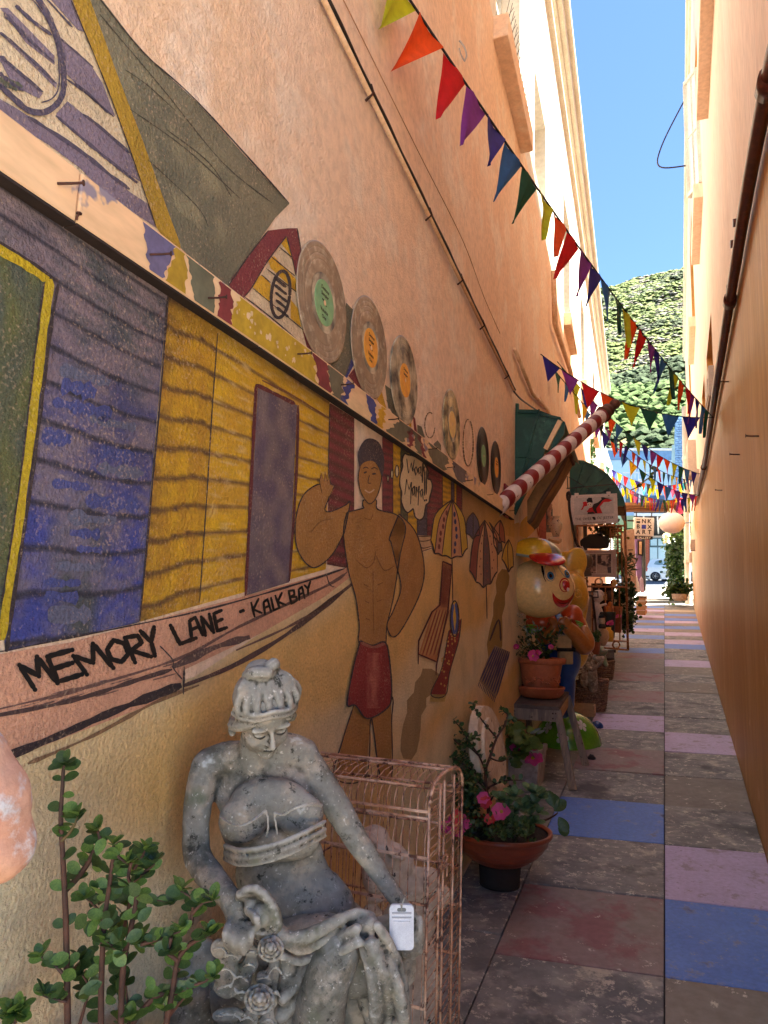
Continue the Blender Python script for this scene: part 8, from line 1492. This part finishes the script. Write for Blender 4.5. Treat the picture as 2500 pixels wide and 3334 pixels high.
teal = mat('teal_frame', lin(70, 96, 104), rough=.5); gls = mat('pale_glass', lin(150, 180, 190), lin(176, 200, 206), s1=.7, rough=.1, bump=0, spec=.7)
wn = fbox(bh, 'window', teal, 286, 1330, 640, 1720, 46.5, .2)
for q in ((300, 1345, 392, 1440), (412, 1345, 520, 1440), (292, 1468, 398, 1712), (412, 1468, 520, 1712), (540, 1345, 625, 1712)): fbox(wn, 'pane', gls, *q, 46.46, .05)
fbox(bh, 'wall_edge', wtr, 192, 1340, 206, 2000, 46.4, .3)
# ---- parked car
carm = mat('silver_white_paint', lin(214, 226, 226), lin(204, 218, 220), s1=1, rough=.25, bump=0, coat=.6, metal=.1); YC = 39.2
cr0 = fq(270, 1945, YC); car = thing('parked_car', 'pale silver hatchback parked across the street, rear half showing beside the ivy', 'car', cr0); ZC0 = fq(360, 1950, YC).z
def cpt(x, y): return fq(x, y, YC)
rear = cpt(225, 1800).x; mpx = (cpt(325, 1800).x - cpt(225, 1800).x) / 100
def cz(y): return ZC0 + (1950 - y) * mpx
prof = [(228, 1900), (222, 1850), (232, 1790), (250, 1740), (262, 1690), (292, 1630), (330, 1612), (420, 1606), (560, 1604), (640, 1612), (720, 1650), (790, 1710), (900, 1735), (1010, 1770), (1035, 1830), (1040, 1890), (1030, 1915), (930, 1918)]
def wheelarch(cx, r, y0=1918): return [(cx + r * math.cos(t), 1895 - r * math.sin(t)) for t in [math.pi * k / 8 for k in range(9)]]
arch1 = wheelarch(870, 82); arch2 = wheelarch(365, 84); low = [(952, 1918)] + arch1 + [(788, 1922), (450, 1922)] + arch2 + [(281, 1915)]
out = prof[:-1] + low; q = [Vector((rear + (x - 225) * mpx, YC, cz(y))) for x, y in out]
n = len(q); layers = ((0, 1.0), (.06, 1.0), (1.55, 1.0), (1.62, 1.0)); b = MB(); roofy = cz(1700)
vs = []
for (dy_, s_) in ((.0, 1), (.25, 1), (1.4, 1), (1.65, 1)):
    for p in q:
        tuck = max(0, (p.z - cz(1745)) / (cz(1605) - cz(1745))) * .22; yy = dy_ + (tuck if dy_ < .8 else -tuck); zz_ = p.z; cx_ = rear + (560 - 225) * mpx; xx = p.x
        if dy_ in (.0, 1.65): xx = cx_ + (p.x - cx_) * .985
        vs.append(Vector((xx, YC + yy, zz_)))
tri = geometry.tessellate_polygon([[Vector((p.x, p.z, 0)) for p in q]])
fs = [tuple(t) for t in tri] + [tuple(i + 3 * n for i in t) for t in tri] + [(l * n + i, l * n + (i + 1) % n, (l + 1) * n + (i + 1) % n, (l + 1) * n + i) for l in range(3) for i in range(n)]
b.add(vs, fs); b.build('body', carm, car, bevel=.03)
dgl = mat('car_glass', lin(110, 140, 146), lin(140, 164, 168), s1=2, rough=.05, bump=0, spec=.9)
def cpoly(name, m, pts, o=.012, th=.012): b = MB(); b.prism([Vector((rear + (x - 225) * mpx, YC - o + max(0, (cz(y) - cz(1745)) / (cz(1605) - cz(1745))) * .22, cz(y))) for x, y in pts], Vector((0, th, 0))); return b.build(name, m, car)
cpoly('window', dgl, [(348, 1695), (372, 1650), (410, 1630), (470, 1625), (480, 1700), (420, 1705)]); cpoly('window', dgl, [(490, 1625), (590, 1622), (600, 1700), (492, 1702)]); cpoly('window', dgl, [(612, 1622), (660, 1632), (740, 1695), (615, 1700)])
tyre = mat('tyre', lin(40, 40, 42), rough=.9, bump=.1); rim = mat('hubcap', lin(150, 154, 156), lin(110, 112, 114), rough=.3, metal=.5, bump=0); RW_ = Matrix.Rotation(math.pi / 2, 3, 'X')
for cx in (365, 870):
    c = Vector((rear + (cx - 225) * mpx, YC + .02, cz(1878))); r_ = 70 * mpx; b = MB(); b.lathe(c + Vector((0, .2, 0)), [(r_ * .6, .24), (r_ * .95, .24), (r_, .2), (r_, .02), (r_ * .95, 0), (r_ * .6, 0)], 30, RW_); w2 = b.build('wheel', tyre, car, True)
    b = MB(); b.lathe(c + Vector((0, 0, 0)), [(0, .05), (r_ * .2, .06), (r_ * .3, .02), (r_ * .62, .045), (r_ * .64, .0)], 24, RW_, cap=False); b.build('rim', rim, w2, True)
    for k in range(5): a_ = k * 1.2566; b = MB(); b.bar(c + Vector((0, -.06, 0)), c + Vector((r_ * .58 * math.cos(a_), -.05, r_ * .58 * math.sin(a_))), .05, .02); b.build('spoke', rim, w2)
cpoly('door_line', mat('car_seam', lin(90, 96, 98), rough=.6), [(482, 1705), (485, 1705), (500, 1900), (497, 1900)], .004, .006); cpoly('trim_strip', MATS['car_seam'], [(455, 1825), (780, 1825), (780, 1833), (455, 1833)], .01); cpoly('door_handle', carm, [(505, 1748), (545, 1745), (545, 1755), (505, 1758)], .03); cpoly('door_handle', carm, [(402, 1752), (442, 1746), (444, 1760), (404, 1764)], .03)
cpoly('tail_light', mat('tail_red', lin(200, 60, 50), rough=.2, bump=0), [(232, 1800), (246, 1745), (262, 1750), (250, 1810)], .012); cpoly('bumper', mat('car_bumper', lin(60, 64, 66), rough=.6), [(226, 1870), (280, 1876), (280, 1896), (228, 1896)], .012)
# little bright display and white fence boards beside the purple panel
ds = thing('leaning_boards', 'white picket boards leaning beside the crate at the alley mouth', 'boards', P(*ZQ(150, 2080), 17.5))
for k, (x0, y0, x1) in enumerate(((88, 1880, 118), (120, 1960, 140), (148, 1890, 196))): b = MB(); b.prism([P(*ZQ(x, y), 17.4 + .05 * k) for x, y in ((x0, y0 + 40), ((x0 + x1) / 2, y0), (x1, y0 + 40), (x1 + 14, 2120), (x0 + 16, 2120))], CF * .03); b.build('board', mat('lilac_board', lin(206, 196, 226), rough=.6) if k == 2 else wtr, ds)
# neighbour on the left past the shop and a slim street tree trunk
nb_ = block('left_neighbour', 'white building beyond the shop, running up to the street on the left', -7, -1.9, 22.0, 30.0, 1.6, 8.0, cream)
